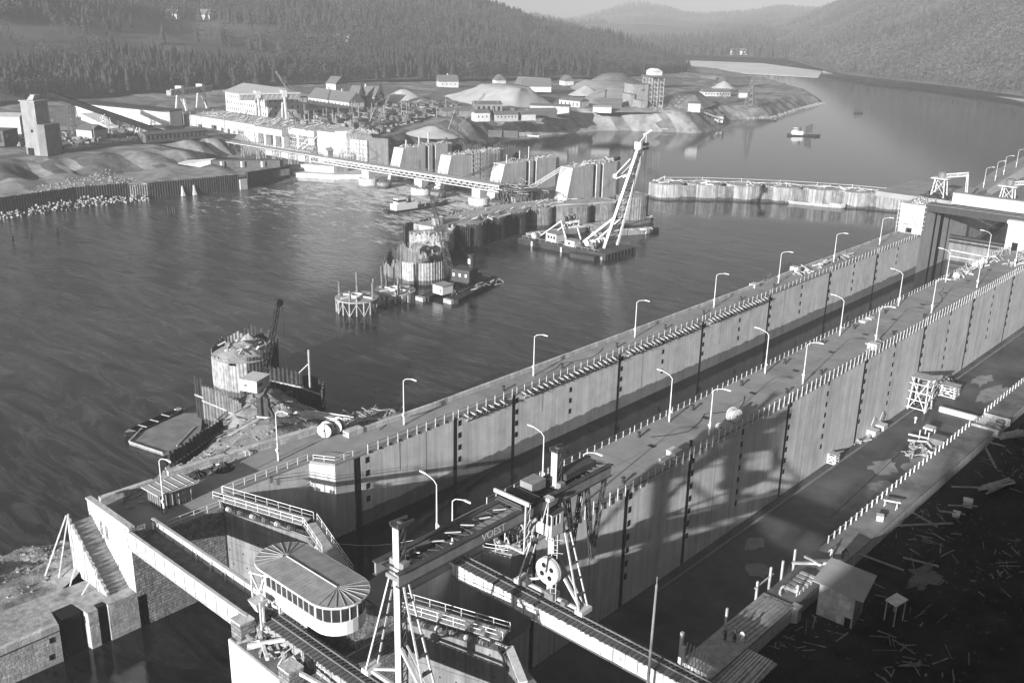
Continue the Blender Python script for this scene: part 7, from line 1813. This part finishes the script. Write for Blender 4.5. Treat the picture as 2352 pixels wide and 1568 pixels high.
drum('wooden cable drum beside the curving stone parapet, nearer of two', (-114.0, 84.6, .02), rad(30)); drum('wooden cable drum beside the curving stone parapet, farther of two', (-114.1, 86.9, .02), rad(22))
drum('big wooden cable drum on the middle wall deck', (-71.9, 134.6, 0), rad(75), 1.05); drum('small cable drum on the middle wall deck next to the big one', (-71.5, 129.6, 0), rad(70), .6)
mb = MB(); mb.box(-112.4, -110.9, 86.6, 89.6, 0, .9); tag(mb.build('stone_kerb_end', COPING), 'bright square stone at the break of the river side kerb', 'stone', kind='thing')
for i, (x, y, rr_, h_, lab) in enumerate(((-116.2, 63.6, 1.5, .8, 'dark brush heap behind the glass booth'), (-115.4, 67.4, 1.7, .9, 'dark brush and earth heap on the lower platform between booth and stool'))):
    r = thing('brush_heap', lab, 'brush heap', (x, y, 0)); mb = MB(); mound(mb, x, y, rr_, .02, h_); mb.build('heap', EARTH, r)
    for k in range(16): mb = MB(); a = Rr.uniform(0, 2 * PI); mb.bar((x + rr_ * .8 * math.cos(a), y + rr_ * .8 * math.sin(a), .1), (x - .3 * math.cos(a), y + .2, h_ * Rr.uniform(.7, 1.3)), .07); mb.build('branch', WOODD, r)
mb = MB(); clutter(mb, -117, -113.5, 52, 57, 0.02, 10, .3, 1.0, .1); clutter(mb, -117, -114, 61, 70, .02, 10, .3, 1.1, .2)
tag(mb.build('platform_boards', WOOD), kind='stuff')
r = thing('stool', 'white wooden stool standing alone on the lower platform', 'stool', (-116.6, 72.1, 0))
mb = MB(); mb.box(-116.95, -116.25, 71.75, 72.45, .8, .9); mb.build('seat', WHITE, r)
for sx in (-1, 1):
    for sy in (-1, 1): mb = MB(); mb.bar((-116.6 + sx * .4, 72.1 + sy * .4, 0), (-116.6 + sx * .3, 72.1 + sy * .3, .8), .09); mb.build('leg', WHITE, r)
# glass booth
r = thing('glass_booth', 'small glazed booth with flat sheet roof on the lower river corner platform', 'booth', (-111.4, 57.2, .02))
B_ = [(-112.7, 54.7), (-110.1, 54.9), (-110.0, 59.3), (-112.6, 59.2)]
mb = MB(); mb.prism([(x + .05 * (1 if x > -111.4 else -1) * -1, y + (.05 if y < 57 else -.05)) for x, y in B_], .1, 2.4); mb.build('glazing', mat('booth_glass', .10, .3, .8, rough=.08, spec=1.0), r)
for (x, y), (x2, y2) in zip(B_, B_[1:] + B_[:1]):
    for k in range(5): mb = MB(); q = (x + (x2 - x) * k / 5, y + (y2 - y) * k / 5); mb.box(q[0] - .03, q[0] + .03, q[1] - .03, q[1] + .03, .03, 2.45); mb.build('frame_post', STEELL, r)
mb = MB(); mb.prism([(-113.5, 54.2), (-109.5, 54.4), (-109.4, 60.2), (-113.4, 60.0)], 2.45, 2.62); mb.build('roof', mat('booth_roof', .36, .1, .8), r)
mb = MB()
for k in range(5): mb.bar((-113.4, 55.2 + k * 1.05, 2.65), (-109.5, 55.4 + k * 1.05, 2.65), .06)
mb.build('roof_rib', STEELL, r)
# bollards on both decks
bol = None
for lab, x, pts in (('squat bollard on middle wall by the narrow lock, %s from near end', -79.3, (118.5, 134, 150, 166.2, 182, 197, 213)), ('squat bollard on middle wall by the drained lock, %s from near end', -71.7, (104, 121.5, 152.3, 165.7, 199, 216)), ('bollard on the river side wall deck, %s from near end', -107.6, (118, 134, 151, 168, 183, 199, 215))):
    for i, y in enumerate(pts):
        if bol is None:
            bol = thing('bollard', lab % ordn[i], 'bollard', (x, y, 0), 0, 'mooring bollards on the lock walls'); mb = MB(); mb.lathe((0, 0, 0), [(.26, 0), (.22, .12), (.2, .75), (.3, .8), (.3, .95), (.1, 1.0)], 12); mb.build('post', STEELD, bol, local=True)
        else: copy_thing(bol, (x, y, 0), 0, lab % ordn[i])
def crate(label, x, y, sx, sy, sz, m_=WHITE, z=0, rz=0.0, name='crate'):
    r = thing(name, label, 'crate', (x, y, z), rz); mb = MB(); mb.box(-sx / 2, sx / 2, -sy / 2, sy / 2, 0.01, sz); mb.build('box', m_, r, local=True)
    mb = MB(); mb.box(-sx / 2 - .06, sx / 2 + .06, -sy / 2 - .06, sy / 2 + .06, sz + .003, sz + .1); mb.build('lid', STEELL, r, local=True); return r
crate('white crate by the edge posts near the portal crane, upper of two', -71.3, 116.2, 1.6, 1.8, 1.2); crate('white crate by the edge posts near the portal crane, lower of two', -71.2, 113.6, 1.1, 1.3, .7)
crate('white crate at the edge halfway along the middle wall', -70.9, 187.2, 1.8, 1.8, 1.2); crate('white block on the river side wall where the zigzag brackets end', -111.2, 211.8, 1.6, 2.2, .8, CONCW); crate('white box beside a row of dark stakes on the river side wall', -111, 232.5, 2.2, 1.6, 1.4)
r = thing('stake_row', 'short row of dark upright stakes on the river side wall', 'stakes', (-112, 228, 0))
for k in range(9): mb = MB(); mb.bar((-112.2, 226 + k * .75, 0), (-112.2, 226 + k * .75, 2.6 + Rr.uniform(-.3, .3)), .16); mb.build('stake', RUST, r)
mb = MB(); mb.bar((-112, 215.6, .1), (-110.8, 219, 2.4), .14); mb.bar((-111.2, 214.8, .1), (-110.2, 218.4, 2.3), .14)
for k in range(7): mb.bar((-111.9 + k * .15, 216 + k * .45, .4 + k * .3), (-111.2 + k * .15, 215.3 + k * .45, .4 + k * .3), .08)
tag(mb.build('leaning_ladder', WOODD), 'dark ladder leaning on the kerb of the river side wall', 'ladder', kind='thing')
mb = MB(); clutter(mb, -111, -108, 228, 262, .0, 40, .3, 1.6, .7); clutter(mb, -80.5, -77.5, 255, 300, 0, 60, .3, 1.4, 1.5); clutter(mb, -75, -71, 280, 300, 0, 30, .3, 1.4, 1.2); clutter(mb, -72.5, -71, 185, 192, 0, 14, .3, 1.2, .6)
tag(mb.build('deck_litter', WOOD), kind='stuff')
r = thing('mixer_row', 'row of four pale barrel shaped mixers on the middle wall near the upper gates', 'barrels', (-79, 276, 0))
for k in range(4): mb = MB(); mb.lathe((-79.2 + .15 * k, 272 + k * 1.9, .95), [(.2, -.8), (.8, -.6), (.85, .5), (.3, .8)], 12, 'x'); mb.build('barrel', WOODL, r)
mb = MB(); mb.lathe((-79.0, 258.2, .8), [(.2, -1.3), (.8, -1.2), (.8, 1.2), (.2, 1.3)], 14, 'y'); tag(mb.build('boiler_tank', STEELL), 'pale cylindrical tank lying by the railing of the middle wall', 'tank', kind='thing')
for i, y in enumerate((203.6, 206.8)): mb = MB(); mb.box(-80.6, -79.3, y - 1, y + 1, .02, .4); tag(mb.build('board_stack', WOODL), 'low pale stack of boards by the narrow lock railing, %s of two' % ('nearer', 'farther')[i], 'boards', kind='thing')

# rubble, timber and gear on the middle pier platforms
mb = MB(); clutter(mb, -80, -72, 47.5, 50.5, -.9, 60, .3, 1.8, .9); clutter(mb, -75.5, -70.5, 78.5, 87, 0, 50, .3, 1.5, 1.4); clutter(mb, -80, -74, 66, 78, 0, 40, .3, 1.4, .6)
tag(mb.build('pier_timber', WOOD), kind='stuff')
for i, (p, q, lab) in enumerate((((-80.2, 49.4, -.4), (-74.5, 46.8, -.2), 'long timber baulk lying across the dirty top of the pier head'), ((-78.2, 46.9, -.5), (-75.4, 49.6, .3), 'thinner pole crossing the long baulk on the pier head'), ((-70.4, 47.2, .4), (-66.5, 48.3, -.3), 'pale beam sloping away from the right stone block'))):
    mb = MB(); mb.bar(p, q, .34); tag(mb.build('baulk', WOODL), lab, 'timber', kind='thing')
mb = MB(); mb.hull([[(-80.0 + a, 49.6 + b_, z) for a, b_ in ((-s, -s), (s, -s), (s, s), (-s, s))] for s, z in ((.25, 1.6), (.8, 3.0))]); mb.bar((-79.6, 49.9, -.9), (-79.6, 49.9, 3.4), .2); mb.bar((-79.0, 49.2, -.9), (-79.0, 49.2, 3.2), .2); tag(mb.build('hopper', WOODL), 'pale timber hopper on posts at the end of the footbridge', 'hopper', kind='thing')
r = thing('hose_heap', 'dark heap of hoses and scrap on the middle wall corner below the crane', 'scrap heap', (-73, 80, 0))
mb = MB(); mound(mb, -73.2, 80.6, 2.6, .02, 1.6); mb.build('heap', DARK, r)
for k in range(12):
    x, y = Rr.uniform(-75, -71.5), Rr.uniform(79, 83); mb = MB(); mb.tube([(x, y, .9), (x + .3, y + .2, 1.7), (x + .8, y, 1.5), (x + 1.0, y - .3, .6)], .09, 5); mb.build('hose', STEELL if k % 3 == 0 else STEELD, r)
pipe_rail('white timber rail round the corner above the bright recess of the drained lock', [(-73.3, 77.2, 0), (-70.4, 78.7, 0), (-70.3, 82.6, 0)], 1.0)

# ------------------------------------------------------------------ people
def person(label, loc, rz, pose='stand', top=CLOTHD, legs=CLOTHD, hat=True, s=1.0):
    r = thing('person', label, 'person', loc, rz)
    bend = {'stand': 0.08, 'bend': 0.75, 'crouch': 0.6, 'walk': 0.1}[pose]; hip = .52 if pose == 'crouch' else .9
    V_, E_, Rd = [], [], []
    def add(p, rr, par=None):
        V_.append(p); Rd.append(rr); i = len(V_) - 1
        if par is not None: E_.append((par, i))
        return i
    st = .26 if pose == 'walk' else .1
    P0 = add((0, 0, hip), .15)
    ch = (0, .42 * math.sin(bend), hip + .42 * math.cos(bend)); c = add(ch, .165, P0); sh = (0, .54 * math.sin(bend), hip + .54 * math.cos(bend)); s_ = add(sh, .13, c)
    nk = add((0, sh[1] + .08 * math.sin(bend), sh[2] + .08), .06, s_); hd = add((0, nk and sh[1] + .16 * math.sin(bend * .6), sh[2] + .2), .105, nk); add((0, sh[1] + .18 * math.sin(bend * .6), sh[2] + .33), .08, hd); add((0, sh[1] + .13 + .16 * math.sin(bend * .6), sh[2] + .2), .03, hd)
    for k in (-1, 1):
        kn = add((k * .12, (.3 if pose == 'crouch' else .04) + k * st * .5, hip * .52), .085, P0); ft = add((k * .13, k * st * (1 if pose == 'walk' else .4) - (.05 if pose == 'crouch' else 0), .07), .055, kn); add((k * .14, k * st + .17, .04), .045, ft)
        u = add((k * .23, sh[1], sh[2] - .04), .075, s_); el = add((k * .29, sh[1] + .05 + .25 * bend, sh[2] - .32), .05, u); wr = add((k * .22, sh[1] + .26 + .15 * bend, sh[2] - .5), .036, el); pm = add((k * .21, sh[1] + .34 + .15 * bend, sh[2] - .54), .034, wr)
        for f in range(4): add((k * (.18 + .02 * f), sh[1] + .43 + .15 * bend - .01 * abs(f - 1), sh[2] - .59), .011, pm)
        add((k * .15, sh[1] + .37 + .15 * bend, sh[2] - .53), .012, pm)
    bm = bmesh.new(); lay = bm.verts.layers.skin.verify(); bv = []
    for p, rr in zip(V_, Rd):
        v = bm.verts.new(Vector(p) * s); v[lay].radius = (rr * s, rr * s); v[lay].use_root = len(bv) == 0; bv.append(v)
    for a, b_ in E_: bm.edges.new((bv[a], bv[b_]))
    me = bpy.data.meshes.new('body'); bm.to_mesh(me); bm.free(); me.materials.append(top)
    o = bpy.data.objects.new('body', me); COL.objects.link(o); o.parent = r
    md = o.modifiers.new('skin', 'SKIN'); md.use_smooth_shade = True; sb_ = o.modifiers.new('sub', 'SUBSURF'); sb_.levels = 1; sb_.render_levels = 1
    hz_ = (sh[2] + .2) * s; hy = (sh[1] + .16 * math.sin(bend * .6)) * s
    mb = MB(); mb.lathe((0, hy + .01, hz_ + .05 * s), [(.17 * s, 0), (.125 * s, .02), (.12 * s, .1 * s), (.04 * s, .14 * s)] if hat else [(.118 * s, -.03), (.12 * s, .05), (.05 * s, .1 * s)], 12); mb.build('cap' if hat else 'hair', CLOTHD if hat else DARK, r, local=True)
    mb = MB(); mb.hull([[(k + a, y + b_, z) for a, b_ in ((-.1, -.09), (.1, -.09), (.1, .09), (-.1, .09))] for k, y, z in ((.0, 0, hip + .06), (0, 0, hip - .12))]); mb.build('belt', legs, r, local=True)
    mb = MB()
    for k in (-1, 1): mb.lathe((k * .04, hy + .1, hz_ + .01), [(.004, 0), (.014, 0), (.004, .012)], 6, 'y')
    mb.box(-.025, .025, hy + .1, hy + .112, hz_ - .075, hz_ - .06); mb.build('face', DARK, r, local=True)
    return r
person('worker in dark clothes walking over the plank footbridge', (-105.0, 51.2, .2), rad(20), 'walk')
person('worker in pale jacket reaching over the timber moulds, left of a pair', (-44.6, 99.2, -3.66), rad(-60), 'bend', CLOTHL)
person('worker in pale coat facing the moulds, right of a pair', (-42.9, 100.4, -3.66), rad(70), 'stand', CLOTHL)
person('man in a long pale coat standing with two others on the unfinished wall', (-42.9, 87.3, -3.66), rad(160), 'stand', CLOTHL, hat=True, s=1.05)
person('man in dark jacket beside the man in the pale coat', (-43.7, 87.0, -3.66), rad(150), 'stand', CLOTHD)
person('man in dark clothes standing nearest the lock edge beside two others', (-44.6, 86.6, -3.66), rad(130), 'stand', CLOTHD)
person('worker crouching with tools by the edge in front of the boarded shed', (-44.0, 112.2, -3.88), rad(40), 'crouch', CLOTHL)
person('second worker bending beside the crouching one near the shed', (-43.0, 113.2, -3.88), rad(-110), 'bend', CLOTHD)
person('worker in a white shirt standing on the drained lock floor', (-65.3, 201.8, -18.98), rad(30), 'stand', CLOTHL)
person('worker in dark clothes next to the one in the white shirt on the lock floor', (-64.2, 203.6, -18.98), rad(100), 'stand', CLOTHD)
person('worker bending over material by the white posts on the lock floor', (-56.6, 187.0, -18.98), rad(100), 'bend', CLOTHL)

# ------------------------------------------------------------------ drained lock floor and the unfinished wall
for i, (y0, y1) in enumerate(((115.5, 170), (178, 240), (241, 300))):
    railing('white posts along the top of the unfinished right wall, %s stretch from the near end' % ordn[i], (-46.0, y0), (-46.0, y1), 1.75, 1.15, 0, (.95,), .09, zbase=-3.9, material=WOODL)
def shed_near():
    r = thing('boarded_shed', 'patched board shed with a slanting sheet roof behind the unfinished wall', 'shed', (-38.5, 103, -5.5))
    mb = MB(); mb.prism([(-40.6, 101.2), (-36.3, 101.6), (-36.8, 105.8), (-41.0, 105.4)], -6, -1.2, top=[-1.1, -1.5, -.8, -.5]); mb.build('wall', mat('patched_boards', .4, .3, .8, brick=(.8, 1.1, .015, .5)), r)
    mb = MB(); mb.add([(-41.3, 100.5, -.85), (-35.2, 101.1, -1.4), (-36.0, 106.6, -.65), (-41.6, 106.0, -.25), (-41.3, 100.5, -.72), (-35.2, 101.1, -1.27), (-36.0, 106.6, -.52), (-41.6, 106.0, -.12)], [(3, 2, 1, 0), (4, 5, 6, 7), (0, 1, 5, 4), (1, 2, 6, 5), (2, 3, 7, 6), (3, 0, 4, 7)]); mb.build('roof', ROOFL, r)
    mb = MB(); mb.bar((-37.2, 101.47, -5.5), (-36.5, 101.54, -5.5), .06, 2.2); mb.build('doorway', DARK, r)
shed_near()
r = thing('watch_shelter', 'tiny square shelter roof on four thin posts in the dark yard', 'shelter', (-33, 106, -6))
mb = MB(); mb.prism([(-34.2, 105.4), (-32.6, 104.9), (-32.2, 107.3), (-33.8, 107.8)], -2.6, -2.45); mb.build('roof', WOODL, r)
for x, y in ((-34, 105.5), (-32.7, 105.1), (-32.4, 107.1), (-33.7, 107.6)): mb = MB(); mb.bar((x, y, -6), (x, y, -2.6), .12); mb.build('post', WOOD, r)
def scaffold_tower(label, x, y, z, w_, h):
    r = thing('scaffold_tower', label, 'scaffold', (x, y, z)); mb = MB()
    for sx in (-1, 1):
        for sy in (-1, 1): mb.bar((x + sx * w_, y + sy * w_, z), (x + sx * w_ * .8, y + sy * w_ * .8, z + h), .24)
    for k in range(4):
        zz = z + h * (k + .3) / 4; mb.bar((x - w_ * 1.2, y - w_, zz), (x + w_ * 1.2, y - w_, zz), .2); mb.bar((x + w_, y - w_ * 1.2, zz), (x + w_, y + w_ * 1.2, zz), .2)
    mb.build('frame', WOODL, r); mb = MB(); mb.bar((x - w_, y - w_, z), (x + w_, y - w_, z + h), .18); mb.bar((x + w_, y - w_ * 1.02, z), (x - w_, y - w_ * 1.02, z + h), .18); mb.bar((x + w_, y - w_, z), (x + w_, y + w_, z + h), .18); mb.build('brace', WOODL, r)
    mb = MB(); mb.box(x - w_ * 1.2, x + w_ * 1.2, y - w_, y + w_, z + h, z + h + .12); mb.build('platform', WOOD, r)
scaffold_tower('tall white timber scaffold tower leaning against the drained lock wall', -67.9, 211, -19, 1.9, 7.5)
scaffold_tower('low trestle platform right of the tall scaffold tower', -66.0, 224, -19, 1.6, 2.6)
scaffold_tower('small timber trestle by the wall foot nearest to the viewer', -69.4, 171, -19, .8, 2.0)
for i, (x, y) in enumerate(((-69.3, 189.5), (-69.2, 193.5))):
    r = thing('tipping_box', 'white open box with raised lid at the drained lock wall foot, %s of two' % ('nearer', 'farther')[i], 'box', (x, y, -19)); mb = MB(); mb.box(x - .9, x + .9, y - 1.1, y + 1.1, -18.99, -17.7); mb.build('box', STEELL, r)
    mb = MB(); mb.bar((x - .8, y + 1.1, -17.7), (x - .8, y + 2.4, -16.2), 1.6, .1, (1, 0, 0)); mb.build('lid', WOODL, r)
mb = MB(); mb.box(-64.2, -55, 212.5, 213.3, -18.99, -17.9); tag(mb.build('formwork_board', WHITE), 'bright low formwork board lying across the drained lock floor', 'formwork', kind='thing')
r = thing('floor_machine', 'white framed machine with a square top on the drained lock floor', 'machine', (-60.5, 195, -19))
mb = MB(); mb.box(-61.6, -59.6, 195.6, 197.6, -17.0, -16.6); 
for a in (-61.5, -59.7):
    for b_ in (194, 197.4): mb.bar((a, b_, -19), (a, b_, -16.8), .2)
mb.bar((-63.4, 193, -18.0), (-57.6, 194.2, -18.0), .3); mb.bar((-62.8, 191.4, -18.6), (-59, 192.6, -18.2), .3); mb.build('frame', STEELL, r)
mb = MB(); mb.box(-59.4, -56.6, 193.4, 196.6, -18.99, -17.6); mb.build('engine', STEELM, r)
mb = MB(); clutter(mb, -62, -55, 184, 192, -19, 34, .4, 1.6, .8); clutter(mb, -70, -67.5, 216, 232, -19, 40, .3, 1.6, 1.6); clutter(mb, -70, -68.5, 183, 190, -19, 18, .3, 1, .6)
tag(mb.build('floor_material', WOOD), kind='stuff')
cable('long thin hose snaking over the drained lock floor', (-62, 190, -18.95), (-60, 150, -18.95), 0, .05, 24, 'hose', DARK, 'hose')
mb = MB(); mb.box(-68.6, -68.2, 110, 300, -18.99, -18.7); tag(mb.build('floor_kerb', CONC), 'thin pale kerb along the foot of the drained lock wall', 'kerb', kind='thing')
mb = MB()
sun_paint = mat('painted_sunlight', .24, .3, .4)  # paler patches painted on the lock floor as pools of sunlight
for cx_, cy_, a_, b_ in ((-57, 182, 3.2, 6), (-58.5, 168, 2.6, 4), (-61.5, 176, 3, 5), (-59, 232, 3, 9), (-64, 240, 2.5, 6), (-65, 133, 1.6, 3), (-60.5, 126, 2.2, 3)):
    pts = [(cx_ + a_ * math.cos(t) * Rr.uniform(.5, 1.1), cy_ + b_ * math.sin(t) * Rr.uniform(.5, 1.1)) for t in np.linspace(0, 2 * PI, 18, endpoint=False)]
    mb.add([(x, y, -18.994) for x, y in pts], [tuple(range(len(pts)))])
tag(mb.build('painted_sun_patches', sun_paint), kind='stuff')
# things on the unfinished wall
mb = MB(); 
for k in range(5): mb.box(-44.9, -42.8, 100.9 + k * 1.0, 101.5 + k * 1.0, -3.66, -3.2)
tag(mb.build('moulds', STEELL), 'row of pale rectangular timber moulds between the two workers', 'moulds', kind='thing')
mb = MB()
for k in range(7): mb.bar((-46.1 + k * .55, 88.5 + Rr.uniform(-.5, .5), -3.62), (-45.6 + k * .5, 98 + Rr.uniform(-.6, .3), -3.62), .34, .06)
tag(mb.build('wall_planks', WOOD), 'planks laid lengthwise on the new concrete lift of the unfinished wall', 'planks', kind='thing')
crate('bright stone block on the outer edge of the unfinished wall', -42.0, 98.6, 1.0, 1.1, 2.2, CONCW, -6, name='stone_block'); crate('small white box on the wet deck of the unfinished wall', -43.6, 126.6, .9, .9, .7, WHITE, -3.88, .4)
r = thing('saw_horse', 'white trestle table with tools on the unfinished wall', 'trestle', (-43.8, 131.4, -3.9)); mb = MB(); mb.bar((-45, 131, -2.9), (-42.8, 131.8, -2.9), .2); mb.build('top', WOODL, r)
for x in (-44.8, -43.1):
    for s in (-.35, .35): mb = MB(); mb.bar((x, 131.3 + s, -3.9), (x, 131.3, -2.9), .1); mb.build('leg', WOODL, r)
r = thing('scaffold_rail', 'white timber guard scaffold at the lock edge near the three men', 'scaffold', (-46.2, 93, -3.7))
for y in (90, 97, 100.2, 103.4, 106.6): mb = MB(); mb.bar((-46.5, y, -5), (-46.5, y, -1.6 + Rr.uniform(-.4, .6)), .24); mb.build('post', WOODL, r)
mb = MB(); mb.bar((-46.5, 96.4, -2.3), (-46.5, 101, -2.3), .14); mb.bar((-46.5, 106, -3), (-42.6, 109.4, -2.9), .3); mb.bar((-46.2, 109, -3.2), (-43.4, 107.4, -2.6), .3); mb.build('rail', WOODL, r)
r = thing('rebar_fan', 'fan of long pale bars lying over the near end of the unfinished wall', 'reinforcing bars', (-43, 82, -4))
for k in range(13):
    t = k / 12; mb = MB(); mb.bar((-43.4 + 4.0 * t, 87.2 + .6 * t, -3.75 - .5 * t), (-43.6 + 4.2 * t + Rr.uniform(-.2, .2), 79.6 + 1.6 * t + Rr.uniform(-.8, .8), -4.1 - 1.0 * t), .2, .08); mb.build('bar', WOODL, r)
mb = MB(); mb.add([(-43.6, 79.4, -4.6), (-39.2, 80.6, -5.6), (-38.8, 88, -4.8), (-43.4, 87.4, -4.2), (-43.6, 79.4, -4.3), (-39.2, 80.6, -5.3), (-38.8, 88, -4.5), (-43.4, 87.4, -3.9)], [(3, 2, 1, 0), (4, 5, 6, 7), (0, 1, 5, 4), (1, 2, 6, 5), (2, 3, 7, 6), (3, 0, 4, 7)]); mb.build('slab', WOOD, r)
r = thing('bent_bars', 'row of thin white bent bars sticking up at the very end of the unfinished wall', 'reinforcing bars', (-44, 79, -4))
for k in range(7): mb = MB(); x = -45.2 + k * .42; mb.tube([(x, 79.2, -3.9), (x - .15, 79.5, -2.8), (x - .5, 80.0, -2.0), (x - .8, 80.8, -1.6)], .05, 5); mb.build('bar', STEELL, r)
for i, (x, y, h) in enumerate(((-46.4, 80.2, 2.6), (-45.6, 79.4, 1.6))): mb = MB(); mb.bar((x, y, -4.5), (x, y, -4 + h + 1.2), .34); tag(mb.build('stake', WHITE), 'white stake at the near corner of the unfinished wall, %s one' % ('taller', 'shorter')[i], 'stake', kind='thing')
mb = MB(); mb.tube([(-44.1, 70.3, -2), (-43.9, 70.3, 11.4)], .16, 8, .11); mb.tube([(-43.9, 70.3, 11.4), (-43.9, 70.3, 12.2)], .05, 6); tag(mb.build('signal_pole', mat('pole_grey', .2, .2, 1.)), 'thin dark pole rising in front of the drained lock at bottom right', 'pole', kind='thing')
# timber lying about in the dark yard
gT = [((-42.1, 117.0), (-36.5, 117.8), 'long pale plank from the wall edge into the yard beside the shed'), ((-41.6, 133.6), (-37.6, 132.6), 'plank bridging from the wall to the dark yard'), ((-41.8, 128.0), (-36.4, 135.2), 'slender plank lying diagonally in the yard'), ((-38.6, 139.5), (-35.6, 143.0), 'short plank beside a heap of boards in the yard'), ((-38.8, 136.8), (-36.0, 139.2), 'forked plank in the middle of the yard'), ((-43.2, 167.6), (-39.4, 168.6), 'plank near the upper formwork pit'), ((-41.6, 165.0), (-37.8, 158.6), 'long plank crossing the slope behind the wall'), ((-40.4, 146), (-37.0, 150.0), 'single board left of the board stack'), ((-37.6, 120.2), (-33.6, 122.0), 'board half buried near the sandy patch')]
for (a, b_, lab) in gT: mb = MB(); mb.bar((a[0], a[1], -4.6), (b_[0], b_[1], -5.0), .38, .12); tag(mb.build('plank', mat('weathered_plank', .22, .4, 1.2)), lab, 'plank', kind='thing')
mb = MB()
for k in range(14): mb.bar((-36.6 + Rr.uniform(-.8, .8), 149 + Rr.uniform(-1, 1), -5.2 + k * .05), (-34.4 + Rr.uniform(-.6, .6), 155 + Rr.uniform(-1, 1), -5.1 + k * .05), .28, .1)
tag(mb.build('board_stack', WOOD), 'stack of pale boards in the dark yard at right', 'boards', kind='thing')
mb = MB()
for k in range(12): mb.bar((-41.5 + Rr.uniform(-.8, .8), 172 + Rr.uniform(-1, 1), -5.2 + k * .05), (-38.4 + Rr.uniform(-1.6, .6), 177 + Rr.uniform(-1, 1), -5.0 + k * .05), .3, .1)
tag(mb.build('board_stack', WOOD), 'splayed stack of boards higher up at the right edge', 'boards', kind='thing')
crate('wooden crate beside the stack of pale boards', -36.9, 142.8, 1.2, 1.2, 1.0, WOOD, -5.4, .3); crate('flat pale box on the ground of the dark yard', -37.0, 138.4, .9, 1.4, .4, WOOD, -5.3, .2)
mb = MB(); clutter_g(mb, -41.5, -24, 92, 200, 300); tag(mb.build('yard_litter', YW), kind='stuff')
mb = MB(); n = 26
pts = [(-34.5 + 3.4 * math.cos(t) * Rr.uniform(.3, 1.0), 119.6 + 4.5 * math.sin(t) * Rr.uniform(.4, 1.1)) for t in np.linspace(0, 2 * PI, n, endpoint=False)]
for (x, y) in pts: mb.v.append((x, y, ground_z(x, y, -5.4) + .03))
mb.v += [(-34.5, 119.6, ground_z(-34.5, 119.6, -5.4) + .25)]; mb.f += [(i, (i + 1) % n, n) for i in range(n)]
tag(mb.build('spilled_sand', mat('spilled_sand', .14, .4, .6)), 'pale patch of spilled sand and paper in the dark yard', 'sand patch', kind='thing')
r = thing('formwork_pit', 'timber formwork with buckets beyond the gap in the unfinished wall', 'formwork', (-44, 174.5, -6))
mb = MB()
for y in (171.2, 177.8): mb.bar((-46, y, -4.2), (-41.5, y, -4.2), .2, 1.4)
for x in (-45.8, -44.2, -42.6):
    for y in np.arange(172, 178, 1.5): mb.bar((x, y, -6), (x, y, -3.6), .16)
mb.build('board', WOOD, r)
for x, y in ((-43.4, 172.8), (-42.6, 175.4), (-42.0, 172.0)): mb = MB(); mb.lathe((x, y, -4.8), [(.1, 0), (.6, 0), (.75, 1.3), (.65, 1.3), (.55, .2)], 10); mb.build('bucket', STEELM, r)

mb = MB()
for _ in range(1500):
    x, y = Rr.uniform(-42, -18), Rr.uniform(88, 205); s_ = Rr.uniform(.06, .3); z = ground_z(x, y, -5.6)
    mb.hull([[(x + q * s_ * math.cos(a) * Rr.uniform(.7, 1.2), y + q * s_ * math.sin(a), z + zz * s_) for a in np.linspace(0, 2 * PI, 5, endpoint=False)] for q, zz in ((.9, -.4), (1, .2), (.4, .7))])
tag(mb.build('yard_stones', mat('yard_stone', .05, .9, .5)), kind='stuff')
for i, pts in enumerate(([(-108, 130), (-109.5, 136), (-107.5, 143), (-110, 150)], [(-78, 120), (-75, 126), (-77, 134), (-74, 140), (-77, 147)], [(-76, 226), (-73.5, 232), (-77, 240), (-78.5, 247)], [(-110, 92), (-112.5, 96), (-110.2, 101), (-110.5, 108)])):
    mb = MB(); P4 = [Vector((a, b_, .05)) for a, b_ in pts]; Q4 = []
    for j in range(len(P4) - 1):
        for q in range(6): t = q / 6; Q4.append(P4[j] * (1 - t) + P4[j + 1] * t + Vector((.4 * math.sin(t * PI), 0, 0)))
    mb.tube(Q4, .05, 5)
    tag(mb.build('deck_hose', DARK), ('dark hose winding over the river side wall deck between lamps', 'dark hose winding over the middle wall deck near the portal crane', 'dark hose on the far part of the middle wall deck', 'dark hose lying on the lower platform behind the cable drums')[i], 'hose', kind='thing')

mb = MB()   # timber, pile ends and scrap thrown over the spoil bank
for _ in range(90):
    x, y = Rr.gauss(-143, 7), Rr.gauss(92, 6)
    z = ground_z(x, y, -20)
    if z < -11: continue
    a = Rr.uniform(0, PI); l = Rr.uniform(.3, 2.2); dx, dy = math.cos(a) * l, math.sin(a) * l
    mb.bar((x - dx, y - dy, max(z, ground_z(x - dx, y - dy, z)) + .1), (x + dx, y + dy, max(z, ground_z(x + dx, y + dy, z)) + .15), Rr.uniform(.1, .35), Rr.uniform(.08, .3))
for _ in range(60):
    x, y = Rr.uniform(-136, -120), Rr.uniform(64, 100); z = ground_z(x, y, -20)
    if z < -11: continue
    a = Rr.uniform(0, PI); l = Rr.uniform(.2, 1.2); dx, dy = math.cos(a) * l, math.sin(a) * l
    mb.bar((x - dx, y - dy, ground_z(x - dx, y - dy, z) + .06), (x + dx, y + dy, ground_z(x + dx, y + dy, z) + .1), Rr.uniform(.06, .2), .08)
tag(mb.build('spoil_scrap', mat('scrap_mix', .14, .8, .5)), kind='stuff')
